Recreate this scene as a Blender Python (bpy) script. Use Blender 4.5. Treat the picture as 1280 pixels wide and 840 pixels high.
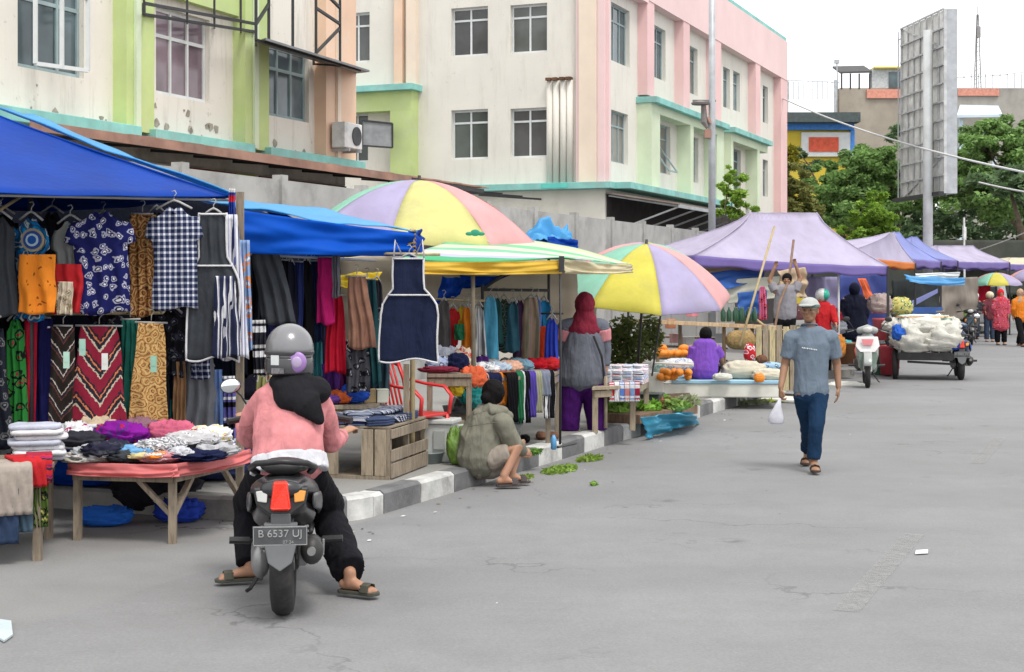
import bpy, bmesh, math, random
from mathutils import Vector, Matrix, noise
R = math.radians
sc = bpy.context.scene
for o in list(bpy.data.objects): bpy.data.objects.remove(o)
COL = sc.collection
# ---------------- camera, world, sun, exposure
F = 1900.0; HZ = 355.0; H = 1.75
cam = bpy.data.objects.new('camera', bpy.data.cameras.new('camera')); COL.objects.link(cam)
cam.data.sensor_width = 36; cam.data.lens = F/1280*36; cam.data.shift_y = -(420-HZ)/1280
cam.location = (0, 0, H); cam.rotation_euler = (R(90), 0, 0)
cam.data.clip_start = .1; cam.data.clip_end = 3000
sc.camera = cam
SUN_EL, SUN_AZ = R(62), R(150)
w = bpy.data.worlds.new('World'); sc.world = w; w.use_nodes = True
nt = w.node_tree; bg = nt.nodes['Background']; bg.inputs['Strength'].default_value = .1
sky = nt.nodes.new('ShaderNodeTexSky'); sky.sky_type = 'NISHITA'; sky.sun_disc = False
sky.sun_elevation = SUN_EL; sky.sun_rotation = SUN_AZ; sky.dust_density = 4
tc = nt.nodes.new('ShaderNodeTexCoord'); nz = nt.nodes.new('ShaderNodeTexNoise')
nz.inputs['Scale'].default_value = 2.2; nz.inputs['Detail'].default_value = 5
nt.links.new(tc.outputs['Generated'], nz.inputs['Vector'])
cr = nt.nodes.new('ShaderNodeValToRGB'); cr.color_ramp.elements[0].color = (.86, .88, .91, 1); cr.color_ramp.elements[1].color = (1, 1, 1, 1)
cr.color_ramp.elements[0].position = .35; cr.color_ramp.elements[1].position = .6
nt.links.new(nz.outputs['Fac'], cr.inputs['Fac'])
ml = nt.nodes.new('ShaderNodeVectorMath'); ml.operation = 'SCALE'; ml.inputs['Scale'].default_value = 15.0
nt.links.new(cr.outputs['Color'], ml.inputs[0])
mx = nt.nodes.new('ShaderNodeMix'); mx.data_type = 'RGBA'; mx.inputs['Factor'].default_value = .88
nt.links.new(sky.outputs['Color'], mx.inputs['A']); nt.links.new(ml.outputs['Vector'], mx.inputs['B'])
nt.links.new(mx.outputs['Result'], bg.inputs['Color'])
sun = bpy.data.objects.new('sun', bpy.data.lights.new('sun', 'SUN')); COL.objects.link(sun)
sun.data.energy = 2.0; sun.data.angle = R(16); sun.data.color = (1, .96, .9)
sd = Vector((math.sin(SUN_AZ)*math.cos(SUN_EL), math.cos(SUN_AZ)*math.cos(SUN_EL), math.sin(SUN_EL)))
sun.rotation_euler = sd.to_track_quat('Z', 'Y').to_euler()
sc.view_settings.view_transform = 'Standard'; sc.view_settings.look = 'None'
sc.view_settings.gamma = 1; sc.view_settings.exposure = 0.28
# ---------------- coordinates
def P(px, py, Y): return Vector(((px-640)/F*Y, Y, H-(py-HZ)/F*Y))
def G(px, py, z=0.0):
    Y = (H-z)*F/(py-HZ); return Vector(((px-640)/F*Y, Y, z))
TH = math.atan2(.3797, .9251)
U3 = Vector((math.sin(TH), math.cos(TH), 0)); V3 = Vector((math.cos(TH), -math.sin(TH), 0)); ZZ = Vector((0, 0, 1))
def RF(u, v, z=0): return U3*u+V3*v+ZZ*z
def onV(px, v, py=None):      # where a sight line meets the vertical plane v (parallel to the road)
    a = (px-640)/F; Y = v/(V3.x*a+V3.y); u = U3.x*a*Y+U3.y*Y
    return (u, H-(py-HZ)/F*Y) if py is not None else u
def onU(px, u, py=None):
    a = (px-640)/F; Y = u/(U3.x*a+U3.y); v = Y*(V3.x*a+V3.y)
    return (v, H-(py-HZ)/F*Y) if py is not None else v
# ---------------- materials
MC = {}
def nn(nt, t, **k):
    n = nt.nodes.new(t)
    for a, b in k.items():
        if a.startswith('i_'): n.inputs[a[2:].replace('_', ' ')].default_value = b
        else: setattr(n, a, b)
    return n
def c4(c): return (c[0], c[1], c[2], 1)
def mixc(nt, fac, a, b, mode='MIX'):
    m = nt.nodes.new('ShaderNodeMix'); m.data_type = 'RGBA'; m.blend_type = mode
    for s, v in (('Factor', fac), ('A', a), ('B', b)):
        if isinstance(v, (int, float)): m.inputs[s].default_value = v
        elif isinstance(v, (tuple, list)): m.inputs[s].default_value = c4(v)
        else: nt.links.new(v, m.inputs[s])
    return m.outputs['Result']
def math_(nt, op, a, b=0.0):
    m = nt.nodes.new('ShaderNodeMath'); m.operation = op
    for i, v in enumerate((a, b)):
        if isinstance(v, (int, float)): m.inputs[i].default_value = v
        else: nt.links.new(v, m.inputs[i])
    return m.outputs[0]
def ramp(nt, fac, stops, const=False):
    r = nt.nodes.new('ShaderNodeValToRGB'); e = r.color_ramp.elements
    if const: r.color_ramp.interpolation = 'CONSTANT'
    while len(e) < len(stops): e.new(.5)
    for k, (p, c) in enumerate(stops): e[k].position = p; e[k].color = c4(c) if not isinstance(c, float) else (c, c, c, 1)
    nt.links.new(fac, r.inputs['Fac']); return r.outputs['Color']
def start(name):
    m = bpy.data.materials.new(name); m.use_nodes = True; nt = m.node_tree
    b = nt.nodes['Principled BSDF']; tc = nt.nodes.new('ShaderNodeTexCoord')
    return m, nt, b, tc
def noise_(nt, vec, s, d=4, r=.55):
    n = nt.nodes.new('ShaderNodeTexNoise'); n.inputs['Scale'].default_value = s; n.inputs['Detail'].default_value = d; n.inputs['Roughness'].default_value = r
    nt.links.new(vec, n.inputs['Vector']); return n.outputs['Fac']
def bump(nt, b, h, s=.3, dist=.02):
    n = nt.nodes.new('ShaderNodeBump'); n.inputs['Strength'].default_value = s; n.inputs['Distance'].default_value = dist
    nt.links.new(h, n.inputs['Height']); nt.links.new(n.outputs['Normal'], b.inputs['Normal'])
def mat(name, col, rough=.6, var=.25, s=5, bmp=.15, metal=0, dirt=0, dcol=(.12, .10, .08), spec=.4, bd=.01, trans=0, alpha=1):
    key = (name, tuple(col), rough, var, s, bmp, metal, dirt, trans, alpha)
    if key in MC: return MC[key]
    m, nt, b, tc = start(name); v = tc.outputs['Object']
    f = noise_(nt, v, s, 6, .6)
    lo = tuple(x*(1-var) for x in col); hi = tuple(min(1, x*(1+var*.6)) for x in col)
    c = ramp(nt, f, [(.32, lo), (.68, hi)])
    if dirt:
        g = noise_(nt, v, s*.45+.7, 8, .7); g = ramp(nt, g, [(.5, 0.0), (.72, 1.0)])
        c = mixc(nt, math_(nt, 'MULTIPLY', g, dirt), c, dcol)
    nt.links.new(c, b.inputs['Base Color'])
    b.inputs['Roughness'].default_value = rough; b.inputs['Metallic'].default_value = metal
    b.inputs['Specular IOR Level'].default_value = spec
    if bmp: bump(nt, b, noise_(nt, v, s*9, 4), bmp, bd)
    if trans:
        t = nt.nodes.new('ShaderNodeBsdfTranslucent'); nt.links.new(c, t.inputs['Color'])
        ms = nt.nodes.new('ShaderNodeMixShader'); ms.inputs[0].default_value = trans
        nt.links.new(b.outputs[0], ms.inputs[1]); nt.links.new(t.outputs[0], ms.inputs[2])
        nt.links.new(ms.outputs[0], nt.nodes['Material Output'].inputs['Surface'])
    if alpha < 1: b.inputs['Alpha'].default_value = alpha
    MC[key] = m; return m
def fab(c1, c2=None, c3=None, pat='solid', s=20, rough=.85, trans=0):
    key = ('fab', tuple(c1), c2, c3, pat, s, trans)
    if key in MC: return MC[key]
    m, nt, b, tc = start('fabric'); uv = tc.outputs['UV']; ob = tc.outputs['Object']
    c2 = c2 or c1; c3 = c3 or c2
    sep = nt.nodes.new('ShaderNodeSeparateXYZ'); nt.links.new(uv, sep.inputs[0]); x, y = sep.outputs[0], sep.outputs[1]
    fr = lambda a, k, off=0.0: math_(nt, 'FRACT', math_(nt, 'ADD', math_(nt, 'MULTIPLY', a, float(k)), 50.0+off))
    if pat == 'solid': c = ramp(nt, noise_(nt, ob, 9, 3), [(.3, tuple(q*.8 for q in c1)), (.7, c1)])
    elif pat == 'plaid':
        a = math_(nt, 'LESS_THAN', fr(x, s), .38); d = math_(nt, 'LESS_THAN', fr(y, s), .38)
        k = math_(nt, 'MULTIPLY', math_(nt, 'ADD', a, d), .5); c = ramp(nt, k, [(0, c1), (.3, c3), (.8, c2)], True)
    elif pat in ('vstripe', 'hstripe'):
        k = fr(x if pat[0] == 'v' else y, s); c = ramp(nt, k, [(0, c1), (.5, c2), (.75, c1), (.86, c3)], True)
    elif pat == 'chevron':
        t = math_(nt, 'ABSOLUTE', math_(nt, 'SUBTRACT', fr(x, s*.35), .5))
        k = math_(nt, 'FRACT', math_(nt, 'ADD', math_(nt, 'MULTIPLY', y, float(s)*.55), math_(nt, 'ADD', math_(nt, 'MULTIPLY', t, 2.2), math_(nt, 'MULTIPLY', noise_(nt, uv, s*4), .35))))
        c = ramp(nt, k, [(0, c1), (.33, c3), (.42, (.02, .02, .03)), (.62, c2), (.7, (.02, .02, .03)), (.82, c1)], True)
    else:
        nv = nt.nodes.new('ShaderNodeTexVoronoi'); nv.voronoi_dimensions = '2D'; nv.inputs['Scale'].default_value = s
        dn = nt.nodes.new('ShaderNodeTexNoise'); dn.inputs['Scale'].default_value = s*1.5; nt.links.new(uv, dn.inputs['Vector'])
        vm = nt.nodes.new('ShaderNodeVectorMath'); vm.operation = 'SCALE'; vm.inputs['Scale'].default_value = .8/s
        nt.links.new(dn.outputs['Color'], vm.inputs[0]); va = nt.nodes.new('ShaderNodeVectorMath'); nt.links.new(uv, va.inputs[0]); nt.links.new(vm.outputs[0], va.inputs[1])
        nt.links.new(va.outputs[0], nv.inputs['Vector'])
        if pat == 'floral': c = ramp(nt, nv.outputs['Distance'], [(0, c2), (.1, c1), (.2, c3), (.32, c1)], True)
        else: # batik
            c = ramp(nt, math_(nt, 'FRACT', math_(nt, 'MULTIPLY', nv.outputs['Distance'], 3.1)), [(0, c1), (.35, c2), (.55, c1), (.75, c3)], True)
    wv = noise_(nt, ob, 14, 3)
    nt.links.new(c, b.inputs['Base Color']); b.inputs['Roughness'].default_value = rough; b.inputs['Specular IOR Level'].default_value = .12
    mpn = nt.nodes.new('ShaderNodeMapping'); mpn.inputs['Scale'].default_value = (1, 1, .22); nt.links.new(ob, mpn.inputs['Vector'])
    n1 = nt.nodes.new('ShaderNodeTexNoise'); n1.inputs['Scale'].default_value = 8; n1.inputs['Detail'].default_value = 3; n1.inputs['Distortion'].default_value = 1.2; nt.links.new(mpn.outputs[0], n1.inputs['Vector'])
    rdg = math_(nt, 'ABSOLUTE', math_(nt, 'SUBTRACT', n1.outputs['Fac'], .5)); wv = math_(nt, 'ADD', math_(nt, 'MULTIPLY', rdg, 3.0), math_(nt, 'MULTIPLY', wv, .8))
    bump(nt, b, wv, .32, .03)
    if trans:
        t = nt.nodes.new('ShaderNodeBsdfTranslucent'); nt.links.new(c, t.inputs['Color'])
        ms = nt.nodes.new('ShaderNodeMixShader'); ms.inputs[0].default_value = trans
        nt.links.new(b.outputs[0], ms.inputs[1]); nt.links.new(t.outputs[0], ms.inputs[2])
        nt.links.new(ms.outputs[0], nt.nodes['Material Output'].inputs['Surface'])
    MC[key] = m; return m
def wood(col=(.33, .25, .16), s=3):
    key = ('wood', col, s)
    if key in MC: return MC[key]
    m, nt, b, tc = start('weathered_wood'); mp = nn(nt, 'ShaderNodeMapping'); mp.inputs['Scale'].default_value = (6, 6, .9)
    nt.links.new(tc.outputs['Object'], mp.inputs['Vector'])
    f = noise_(nt, mp.outputs[0], s*2, 8, .7)
    c = ramp(nt, f, [(.3, tuple(q*.5 for q in col)), (.5, col), (.75, tuple(min(1, q*1.35) for q in col))])
    g = ramp(nt, noise_(nt, tc.outputs['Object'], 2.3, 5), [(.5, 0.0), (.75, .6)])
    c = mixc(nt, g, c, tuple(q*.4 for q in col))
    nt.links.new(c, b.inputs['Base Color']); b.inputs['Roughness'].default_value = .85; b.inputs['Specular IOR Level'].default_value = .2
    bump(nt, b, f, .5, .01); MC[key] = m; return m
def glassy(col=(.05, .07, .08), rough=.12):
    key = ('glass', col, rough)
    if key in MC: return MC[key]
    m, nt, b, tc = start('window_glass')
    f = noise_(nt, tc.outputs['Object'], .8, 3)
    c = ramp(nt, f, [(.35, tuple(q*.7 for q in col)), (.65, tuple(q*1.5 for q in col))])
    nt.links.new(c, b.inputs['Base Color']); b.inputs['Roughness'].default_value = rough; b.inputs['Specular IOR Level'].default_value = .5
    bump(nt, b, noise_(nt, tc.outputs['Object'], 1.5, 2), .12, .05)
    MC[key] = m; return m
# ---------------- mesh builder
class MB:
    def __init__(s): s.v = []; s.f = []; s.m = []; s.cur = 0
    def add(s, vs, fs):
        o = len(s.v); s.v += [Vector(v) for v in vs]; s.f += [tuple(i+o for i in f) for f in fs]; s.m += [s.cur]*len(fs); return s
    def box(s, c, d, rz=0, M=None):
        x, y, z = d[0]/2, d[1]/2, d[2]/2
        M = M or Matrix.Rotation(rz, 3, 'Z')
        vs = [Vector(c)+M @ Vector((a*x, b*y, e*z)) for a in (-1, 1) for b in (-1, 1) for e in (-1, 1)]
        return s.add(vs, [(0, 1, 3, 2), (4, 6, 7, 5), (0, 4, 5, 1), (2, 3, 7, 6), (0, 2, 6, 4), (1, 5, 7, 3)])
    def bx(s, a, b):      # axis-aligned box between two corners
        return s.box([(a[i]+b[i])/2 for i in range(3)], [abs(b[i]-a[i]) for i in range(3)])
    def beam(s, a, b, wd, ht=None, up=ZZ):
        a, b = Vector(a), Vector(b); ht = ht or wd; t = (b-a).normalized()
        x = t.cross(Vector(up))
        if x.length < 1e-3: x = t.cross(Vector((0, 1, 0)))
        x.normalize(); z = x.cross(t)
        M = Matrix((x, t, z)).transposed()
        return s.box((a+b)/2, (wd, (b-a).length, ht), M=M)
    def tube(s, pts, r, n=8, side=None, caps=True):
        pts = [Vector(p) for p in pts]; rr = r if isinstance(r, list) else [r]*len(pts)
        vs = []; fs = []; prev = None
        k = len(pts)
        for i, p in enumerate(pts):
            t = (pts[min(i+1, k-1)]-pts[max(i-1, 0)]).normalized()
            if side is not None: sv = Vector(side)
            else: sv = prev if prev is not None else (Vector((1, 0, 0)) if abs(t.x) < .8 else Vector((0, 1, 0)))
            sv = sv - t*sv.dot(t)
            if sv.length < 1e-4: sv = t.orthogonal()
            sv.normalize(); prev = sv; q = t.cross(sv)
            a = rr[i]; rx, ry = a if isinstance(a, (tuple, list)) else (a, a)
            for j in range(n):
                an = 2*math.pi*j/n; vs.append(p+sv*rx*math.cos(an)+q*ry*math.sin(an))
        for i in range(k-1):
            for j in range(n): fs.append((i*n+j, i*n+(j+1) % n, (i+1)*n+(j+1) % n, (i+1)*n+j))
        if caps: fs.append(tuple(range(n-1, -1, -1))); fs.append(tuple((k-1)*n+j for j in range(n)))
        return s.add(vs, fs)
    def rtube(s, pts, r, n=10, side=None):      # rounded ends
        pts = [Vector(p) for p in pts]; rr = r if isinstance(r, list) else [r]*len(pts)
        rr = [a if isinstance(a, (tuple, list)) else (a, a) for a in rr]
        t0 = (pts[0]-pts[1]).normalized(); t1 = (pts[-1]-pts[-2]).normalized(); A = []; B = []; Ar = []; Br = []
        for q in (80, 55, 28):
            c, sn = math.cos(R(q)), math.sin(R(q))
            A.append(pts[0]+t0*min(rr[0])*sn); Ar.append((rr[0][0]*c, rr[0][1]*c))
        for q in (28, 55, 80):
            c, sn = math.cos(R(q)), math.sin(R(q))
            B.append(pts[-1]+t1*min(rr[-1])*sn); Br.append((rr[-1][0]*c, rr[-1][1]*c))
        return s.tube(A+pts+B, Ar+rr+Br, n, side)
    def ell(s, c, r, n=16, m=10, M=None):
        vs = []; c = Vector(c); M = M or Matrix.Identity(3)
        vs.append(c+M @ Vector((0, 0, r[2])))
        for i in range(1, m):
            a = math.pi*i/m
            for j in range(n):
                b = 2*math.pi*j/n; vs.append(c+M @ Vector((r[0]*math.sin(a)*math.cos(b), r[1]*math.sin(a)*math.sin(b), r[2]*math.cos(a))))
        vs.append(c+M @ Vector((0, 0, -r[2])))
        fs = [(0, 1+j, 1+(j+1) % n) for j in range(n)]
        for i in range(m-2):
            for j in range(n): fs.append((1+i*n+j, 1+(i+1)*n+j, 1+(i+1)*n+(j+1) % n, 1+i*n+(j+1) % n))
        L = len(vs)-1; o = 1+(m-2)*n
        fs += [(L, o+(j+1) % n, o+j) for j in range(n)]
        return s.add(vs, fs)
    def prism(s, poly, z0, z1):      # poly xy list ccw
        n = len(poly); vs = [Vector((p[0], p[1], z0)) for p in poly]+[Vector((p[0], p[1], z1)) for p in poly]
        fs = [tuple(range(n-1, -1, -1)), tuple(range(n, 2*n))]+[(i, (i+1) % n, n+(i+1) % n, n+i) for i in range(n)]
        return s.add(vs, fs)
    def extrude(s, poly3, d):
        d = Vector(d); n = len(poly3); vs = [Vector(p) for p in poly3]+[Vector(p)+d for p in poly3]
        fs = [tuple(range(n)), tuple(range(2*n-1, n-1, -1))]+[(i, n+i, n+(i+1) % n, (i+1) % n) for i in range(n)]
        return s.add(vs, fs)
    def lathe(s, prof, c=(0, 0, 0), n=20, M=None):
        c = Vector(c); M = M or Matrix.Identity(3); vs = []; fs = []
        for (r, z) in prof:
            for j in range(n):
                a = 2*math.pi*j/n; vs.append(c+M @ Vector((r*math.cos(a), r*math.sin(a), z)))
        k = len(prof)
        for i in range(k-1):
            for j in range(n): fs.append((i*n+j, i*n+(j+1) % n, (i+1)*n+(j+1) % n, (i+1)*n+j))
        fs.append(tuple(range(n-1, -1, -1))); fs.append(tuple((k-1)*n+j for j in range(n)))
        return s.add(vs, fs)
    def rot(s, M, c=(0, 0, 0)):
        c = Vector(c); s.v = [M @ v + c for v in s.v]; return s
    def build(s, name, mats, parent=None, smooth=False, bevel=0, fixn=True, uvf=None, recenter=True, sub=0, auto=True):
        me = bpy.data.meshes.new(name)
        vs = s.v; loc = Vector((0, 0, 0))
        if parent is None and recenter and vs:
            lo = Vector([min(v[i] for v in vs) for i in range(3)]); hi = Vector([max(v[i] for v in vs) for i in range(3)])
            loc = Vector(((lo.x+hi.x)/2, (lo.y+hi.y)/2, lo.z)); vs = [v-loc for v in vs]
        me.from_pydata(vs, [], s.f)
        if not isinstance(mats, (list, tuple)): mats = [mats]
        for m_ in mats: me.materials.append(m_)
        me.polygons.foreach_set('material_index', s.m)
        if fixn:
            bm = bmesh.new(); bm.from_mesh(me); bmesh.ops.recalc_face_normals(bm, faces=bm.faces); bm.to_mesh(me); bm.free()
        uvl = me.uv_layers.new(name='UVMap')
        for lp in me.loops:
            q = me.vertices[lp.vertex_index].co; uvl.data[lp.index].uv = (uvf(q) if uvf else (q.x+q.y*.7, q.z))
        if smooth:
            me.polygons.foreach_set('use_smooth', [True]*len(me.polygons))
        o = bpy.data.objects.new(name, me); COL.objects.link(o); o.location = loc
        if parent is not None: o.parent = parent; o.location = (0, 0, 0)
        if bevel:
            b = o.modifiers.new('bevel', 'BEVEL'); b.width = bevel; b.segments = 2; b.limit_method = 'ANGLE'; b.angle_limit = R(40)
        if sub: b = o.modifiers.new('sub', 'SUBSURF'); b.levels = sub; b.render_levels = sub
        return o
def tag(o, label, cat, group=None, kind=None):
    o['label'] = label; o['category'] = cat
    if group: o['group'] = group
    if kind: o['kind'] = kind
    return o
def struct(o): o['kind'] = 'structure'; return o
def empty(name, loc, rz, label, cat, group=None):
    o = bpy.data.objects.new(name, None); COL.objects.link(o); o.location = loc; o.rotation_euler = (0, 0, rz); o.empty_display_size = .2
    return tag(o, label, cat, group)
def copy_tree(o, parent=None):
    c = o.copy(); COL.objects.link(c)
    if parent is not None: c.parent = parent
    for ch in [x for x in bpy.data.objects if x.parent == o]: copy_tree(ch, c)
    return c
def text_obj(name, s, size, m, parent, loc, rot, ext=.001):
    cu = bpy.data.curves.new(name, 'FONT'); cu.body = s; cu.size = size; cu.extrude = ext; cu.align_x = 'CENTER'; cu.align_y = 'CENTER'
    t = bpy.data.objects.new(name, cu); COL.objects.link(t)
    me = bpy.data.meshes.new_from_object(t.evaluated_get(bpy.context.evaluated_depsgraph_get())); bpy.data.objects.remove(t)
    me.materials.clear(); me.materials.append(m)
    o = bpy.data.objects.new(name, me); COL.objects.link(o); o.parent = parent; o.location = loc; o.rotation_euler = rot; return o
def blob(name, mb, m, parent=None, voxel=.01, sm=3, fold=0, fs=9, seed=0, aniso=(1, 1, .45), flat=False):
    """join closed pieces into one continuous skin"""
    me = bpy.data.meshes.new(name); me.from_pydata(mb.v, [], mb.f)
    bm = bmesh.new(); bm.from_mesh(me); bmesh.ops.recalc_face_normals(bm, faces=bm.faces); bm.to_mesh(me); bm.free()
    t = bpy.data.objects.new(name, me); COL.objects.link(t)
    r = t.modifiers.new('r', 'REMESH'); r.mode = 'VOXEL'; r.voxel_size = voxel
    if sm: q = t.modifiers.new('s', 'SMOOTH'); q.factor = .5; q.iterations = sm
    me2 = bpy.data.meshes.new_from_object(t.evaluated_get(bpy.context.evaluated_depsgraph_get())); bpy.data.objects.remove(t)
    if fold:
        sd_ = Vector((seed*3.7, seed*1.3, seed*2.1)); nr = [v.normal.copy() for v in me2.vertices]
        for v, nv in zip(me2.vertices, nr):
            nv = Vector((nv.x, nv.y, nv.z*.15))
            q = Vector((v.co.x*aniso[0], v.co.y*aniso[1], v.co.z*aniso[2]))*fs+sd_
            v.co += nv*fold*((1-2.2*abs(noise.noise(q)))+.4*(1-2.6*abs(noise.noise(q*2.1)))+.12*(1-2.6*abs(noise.noise(q*4.3)))-.3)
    me2.materials.clear(); me2.materials.append(m)
    if not flat: me2.polygons.foreach_set('use_smooth', [True]*len(me2.polygons))
    uvl = me2.uv_layers.new(name='UVMap')
    for lp in me2.loops:
        q = me2.vertices[lp.vertex_index].co; uvl.data[lp.index].uv = (q.x+q.y*.6, q.z)
    me2.name = name
    o = bpy.data.objects.new(name, me2); COL.objects.link(o)
    if parent is not None: o.parent = parent
    return o
# ---------------- ground, road, pavement
def ground_mat(name, col, cracks=.5, road=False):
    m, nt, b, tc = start(name); v = tc.outputs['Object']
    a = noise_(nt, v, .35, 6, .6); f = noise_(nt, v, 60, 5, .7); g = noise_(nt, v, 2.2, 7, .65)
    c = ramp(nt, a, [(.3, tuple(q*.88 for q in col)), (.7, tuple(q*1.1 for q in col))])
    c = mixc(nt, ramp(nt, g, [(.45, 0.0), (.75, .35)]), c, tuple(q*.62 for q in col))
    c = mixc(nt, ramp(nt, f, [(.35, .35), (.6, 0.0)]), c, tuple(q*.55 for q in col))
    f2 = noise_(nt, v, 140, 2, .5); c = mixc(nt, ramp(nt, f2, [(.62, 0.0), (.72, .3)]), c, tuple(q*1.6 for q in col))
    vo = nt.nodes.new('ShaderNodeTexVoronoi'); vo.feature = 'DISTANCE_TO_EDGE'; vo.inputs['Scale'].default_value = .42
    dn = nt.nodes.new('ShaderNodeTexNoise'); dn.inputs['Scale'].default_value = 2.5; dn.inputs['Detail'].default_value = 6; nt.links.new(v, dn.inputs['Vector'])
    va = nt.nodes.new('ShaderNodeVectorMath'); va.operation = 'MULTIPLY_ADD'; nt.links.new(dn.outputs['Color'], va.inputs[0]); va.inputs[1].default_value = (.9, .9, .9); nt.links.new(v, va.inputs[2])
    nt.links.new(va.outputs[0], vo.inputs['Vector'])
    k = ramp(nt, vo.outputs['Distance'], [(.0, cracks), (.008, 0.0)])
    k = math_(nt, 'MULTIPLY', k, ramp(nt, noise_(nt, v, .5, 2), [(.48, 0.0), (.6, 1.0)]))
    c = mixc(nt, k, c, (.04, .04, .04))
    if road:
        mp = nt.nodes.new('ShaderNodeMapping'); mp.inputs['Rotation'].default_value = (0, 0, -(math.pi/2-TH)); mp.inputs['Scale'].default_value = (.05, .9, 1); nt.links.new(v, mp.inputs['Vector'])
        c = mixc(nt, ramp(nt, noise_(nt, mp.outputs[0], 1.0, 4, .6), [(.42, .30), (.6, 0.0)]), c, tuple(q*.72 for q in col))
        v2 = nt.nodes.new('ShaderNodeTexVoronoi'); v2.inputs['Scale'].default_value = .9; nt.links.new(v, v2.inputs['Vector'])
        sp_ = math_(nt, 'MULTIPLY', ramp(nt, v2.outputs['Distance'], [(.03, .55), (.13, 0.0)]), ramp(nt, noise_(nt, v, 6, 3), [(.4, 0.0), (.6, 1.0)])); c = mixc(nt, sp_, c, (.06, .06, .06))
        c = mixc(nt, ramp(nt, noise_(nt, v, 26, 6, .8), [(.58, 0.0), (.7, .4)]), c, tuple(q*1.45 for q in col))
    nt.links.new(c, b.inputs['Base Color']); b.inputs['Roughness'].default_value = .88; b.inputs['Specular IOR Level'].default_value = .25
    bump(nt, b, f, .45, .006); return m
gm = ground_mat('dusty_concrete', (.232, .23, .226), 1.0); rm = ground_mat('worn_asphalt', (.228, .228, .23), .5, True); pm = ground_mat('pavement_cement', (.27, .265, .25), .6)
m = MB(); m.add([(-600, -30, 0), (900, -30, 0), (900, 1500, 0), (-600, 1500, 0)], [(0, 1, 2, 3)]); struct(m.build('ground', gm, recenter=False))
VK = -5.3
m = MB(); m.add([RF(-20, VK+.05, .004), RF(-20, 9, .004), RF(400, 9, .004), RF(400, VK+.05, .004)], [(0, 1, 2, 3)]); struct(m.build('road', rm, recenter=False))
# kerb: painted cement blocks; rounded start
kb = MB(); edge = [(9.62+.55-.55*math.cos(R(a)), VK-.55+.55*math.sin(R(a))) for a in range(0, 91, 15)]
edge = [(9.62, -10.9), (9.62, VK-1.6), (9.62, VK-1.0)]+edge
rnd = random.Random(4); u = 10.34; edge.append((u, VK))
while u < 70: edge.append((u+.65, VK)); u += .65
for i in range(len(edge)-1):
    a, b_ = edge[i], edge[i+1]; kb.cur = 2 if i < 3 else ((1 if i < 7 else 0) if i < 9 else (i+1) % 2)
    if i > 34: kb.cur = 2
    p, q = RF(*a), RF(*b_); d = (q-p).normalized(); nrm = Vector((-d.y, d.x, 0)); g_ = .008 if i > 8 else 0
    p = p+d*g_; q = q-d*g_; hh = .175+rnd.uniform(-.008, .008)
    kb.add([p, q, q+nrm*.0, p], []) ; 
    o = nrm*.16
    kb.add([p+ZZ*0, q+ZZ*0, q+ZZ*hh*.86, p+ZZ*hh*.86, q+nrm*.03+ZZ*hh, p+nrm*.03+ZZ*hh, q+o+ZZ*hh, p+o+ZZ*hh, q+o, p+o],
           [(0, 1, 2, 3), (3, 2, 4, 5), (5, 4, 6, 7), (7, 6, 8, 9), (0, 3, 5, 7, 9), (1, 8, 6, 4, 2)])
kw = mat('kerb_white', (.52, .52, .5), .8, .3, 4, .4, dirt=1.0, dcol=(.22, .21, .2)); kd = mat('kerb_dark', (.14, .14, .145), .8, .3, 4, .4, dirt=.8, dcol=(.24, .23, .22)); kc = mat('kerb_cement', (.28, .27, .25), .85, .3, 4, .4)
struct(kb.build('kerb', [kw, kd, kc], recenter=False))
m = MB(); pts = [RF(9.8, -10.98, .168), RF(9.8, VK-.6, .168), RF(10.2, VK-.15, .168), RF(70, VK-.15, .168), RF(70, -10.98, .168)]
m.add(pts, [(0, 1, 2, 3, 4)]); struct(m.build('pavement', pm, recenter=False))
lm = mat('worn_road_paint', (.33, .33, .325), .8, .03, 9, .2, dirt=.3, dcol=(.25, .25, .25))
_t = lm.node_tree; _b = _t.nodes['Principled BSDF']; _c = _t.nodes.new('ShaderNodeTexCoord')
_t.links.new(ramp(_t, math_(_t, 'ADD', math_(_t, 'MULTIPLY', noise_(_t, _c.outputs['Object'], 5, 8, .8), .6), math_(_t, 'MULTIPLY', noise_(_t, _c.outputs['Object'], 30, 4, .7), .4)), [(.38, 0.0), (.62, .65)]), _b.inputs['Alpha'])
m = MB()
for k in range(0, 2):
    u0 = 8.17+7.2*k; m.add([RF(u0, -1.5, .008), RF(u0, -1.36, .008), RF(u0+2.7, -1.36, .008), RF(u0+2.7, -1.5, .008)], [(0, 1, 2, 3)])
struct(m.build('road_marking', lm, recenter=False))
# ---------------- perimeter wall
wm = mat('grey_cement_wall', (.37, .365, .35), .85, .22, 1.2, .3, dirt=.7, dcol=(.16, .155, .145))
wr = empty('perimeter_wall', RF(40, -11, 0), 0, 'long plain grey cement panel wall running behind the stalls', 'wall')
k = 0
def wloc(p): return p-RF(40, -11, 0)
uu = 4.0; mbp = MB(); mbo = MB()
while uu < 43.2:
    mbp.beam(wloc(RF(uu+.02, -11.06, 1.6)), wloc(RF(uu+2.38, -11.06, 1.6)), .1, 3.2)
    po = MB(); po.beam(wloc(RF(uu, -11.05, 0)), wloc(RF(uu, -11.05, 3.27)), .16, .16, U3); po.build('post', wm, wr); uu += 2.4
mbp.build('panel', wm, wr)
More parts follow.
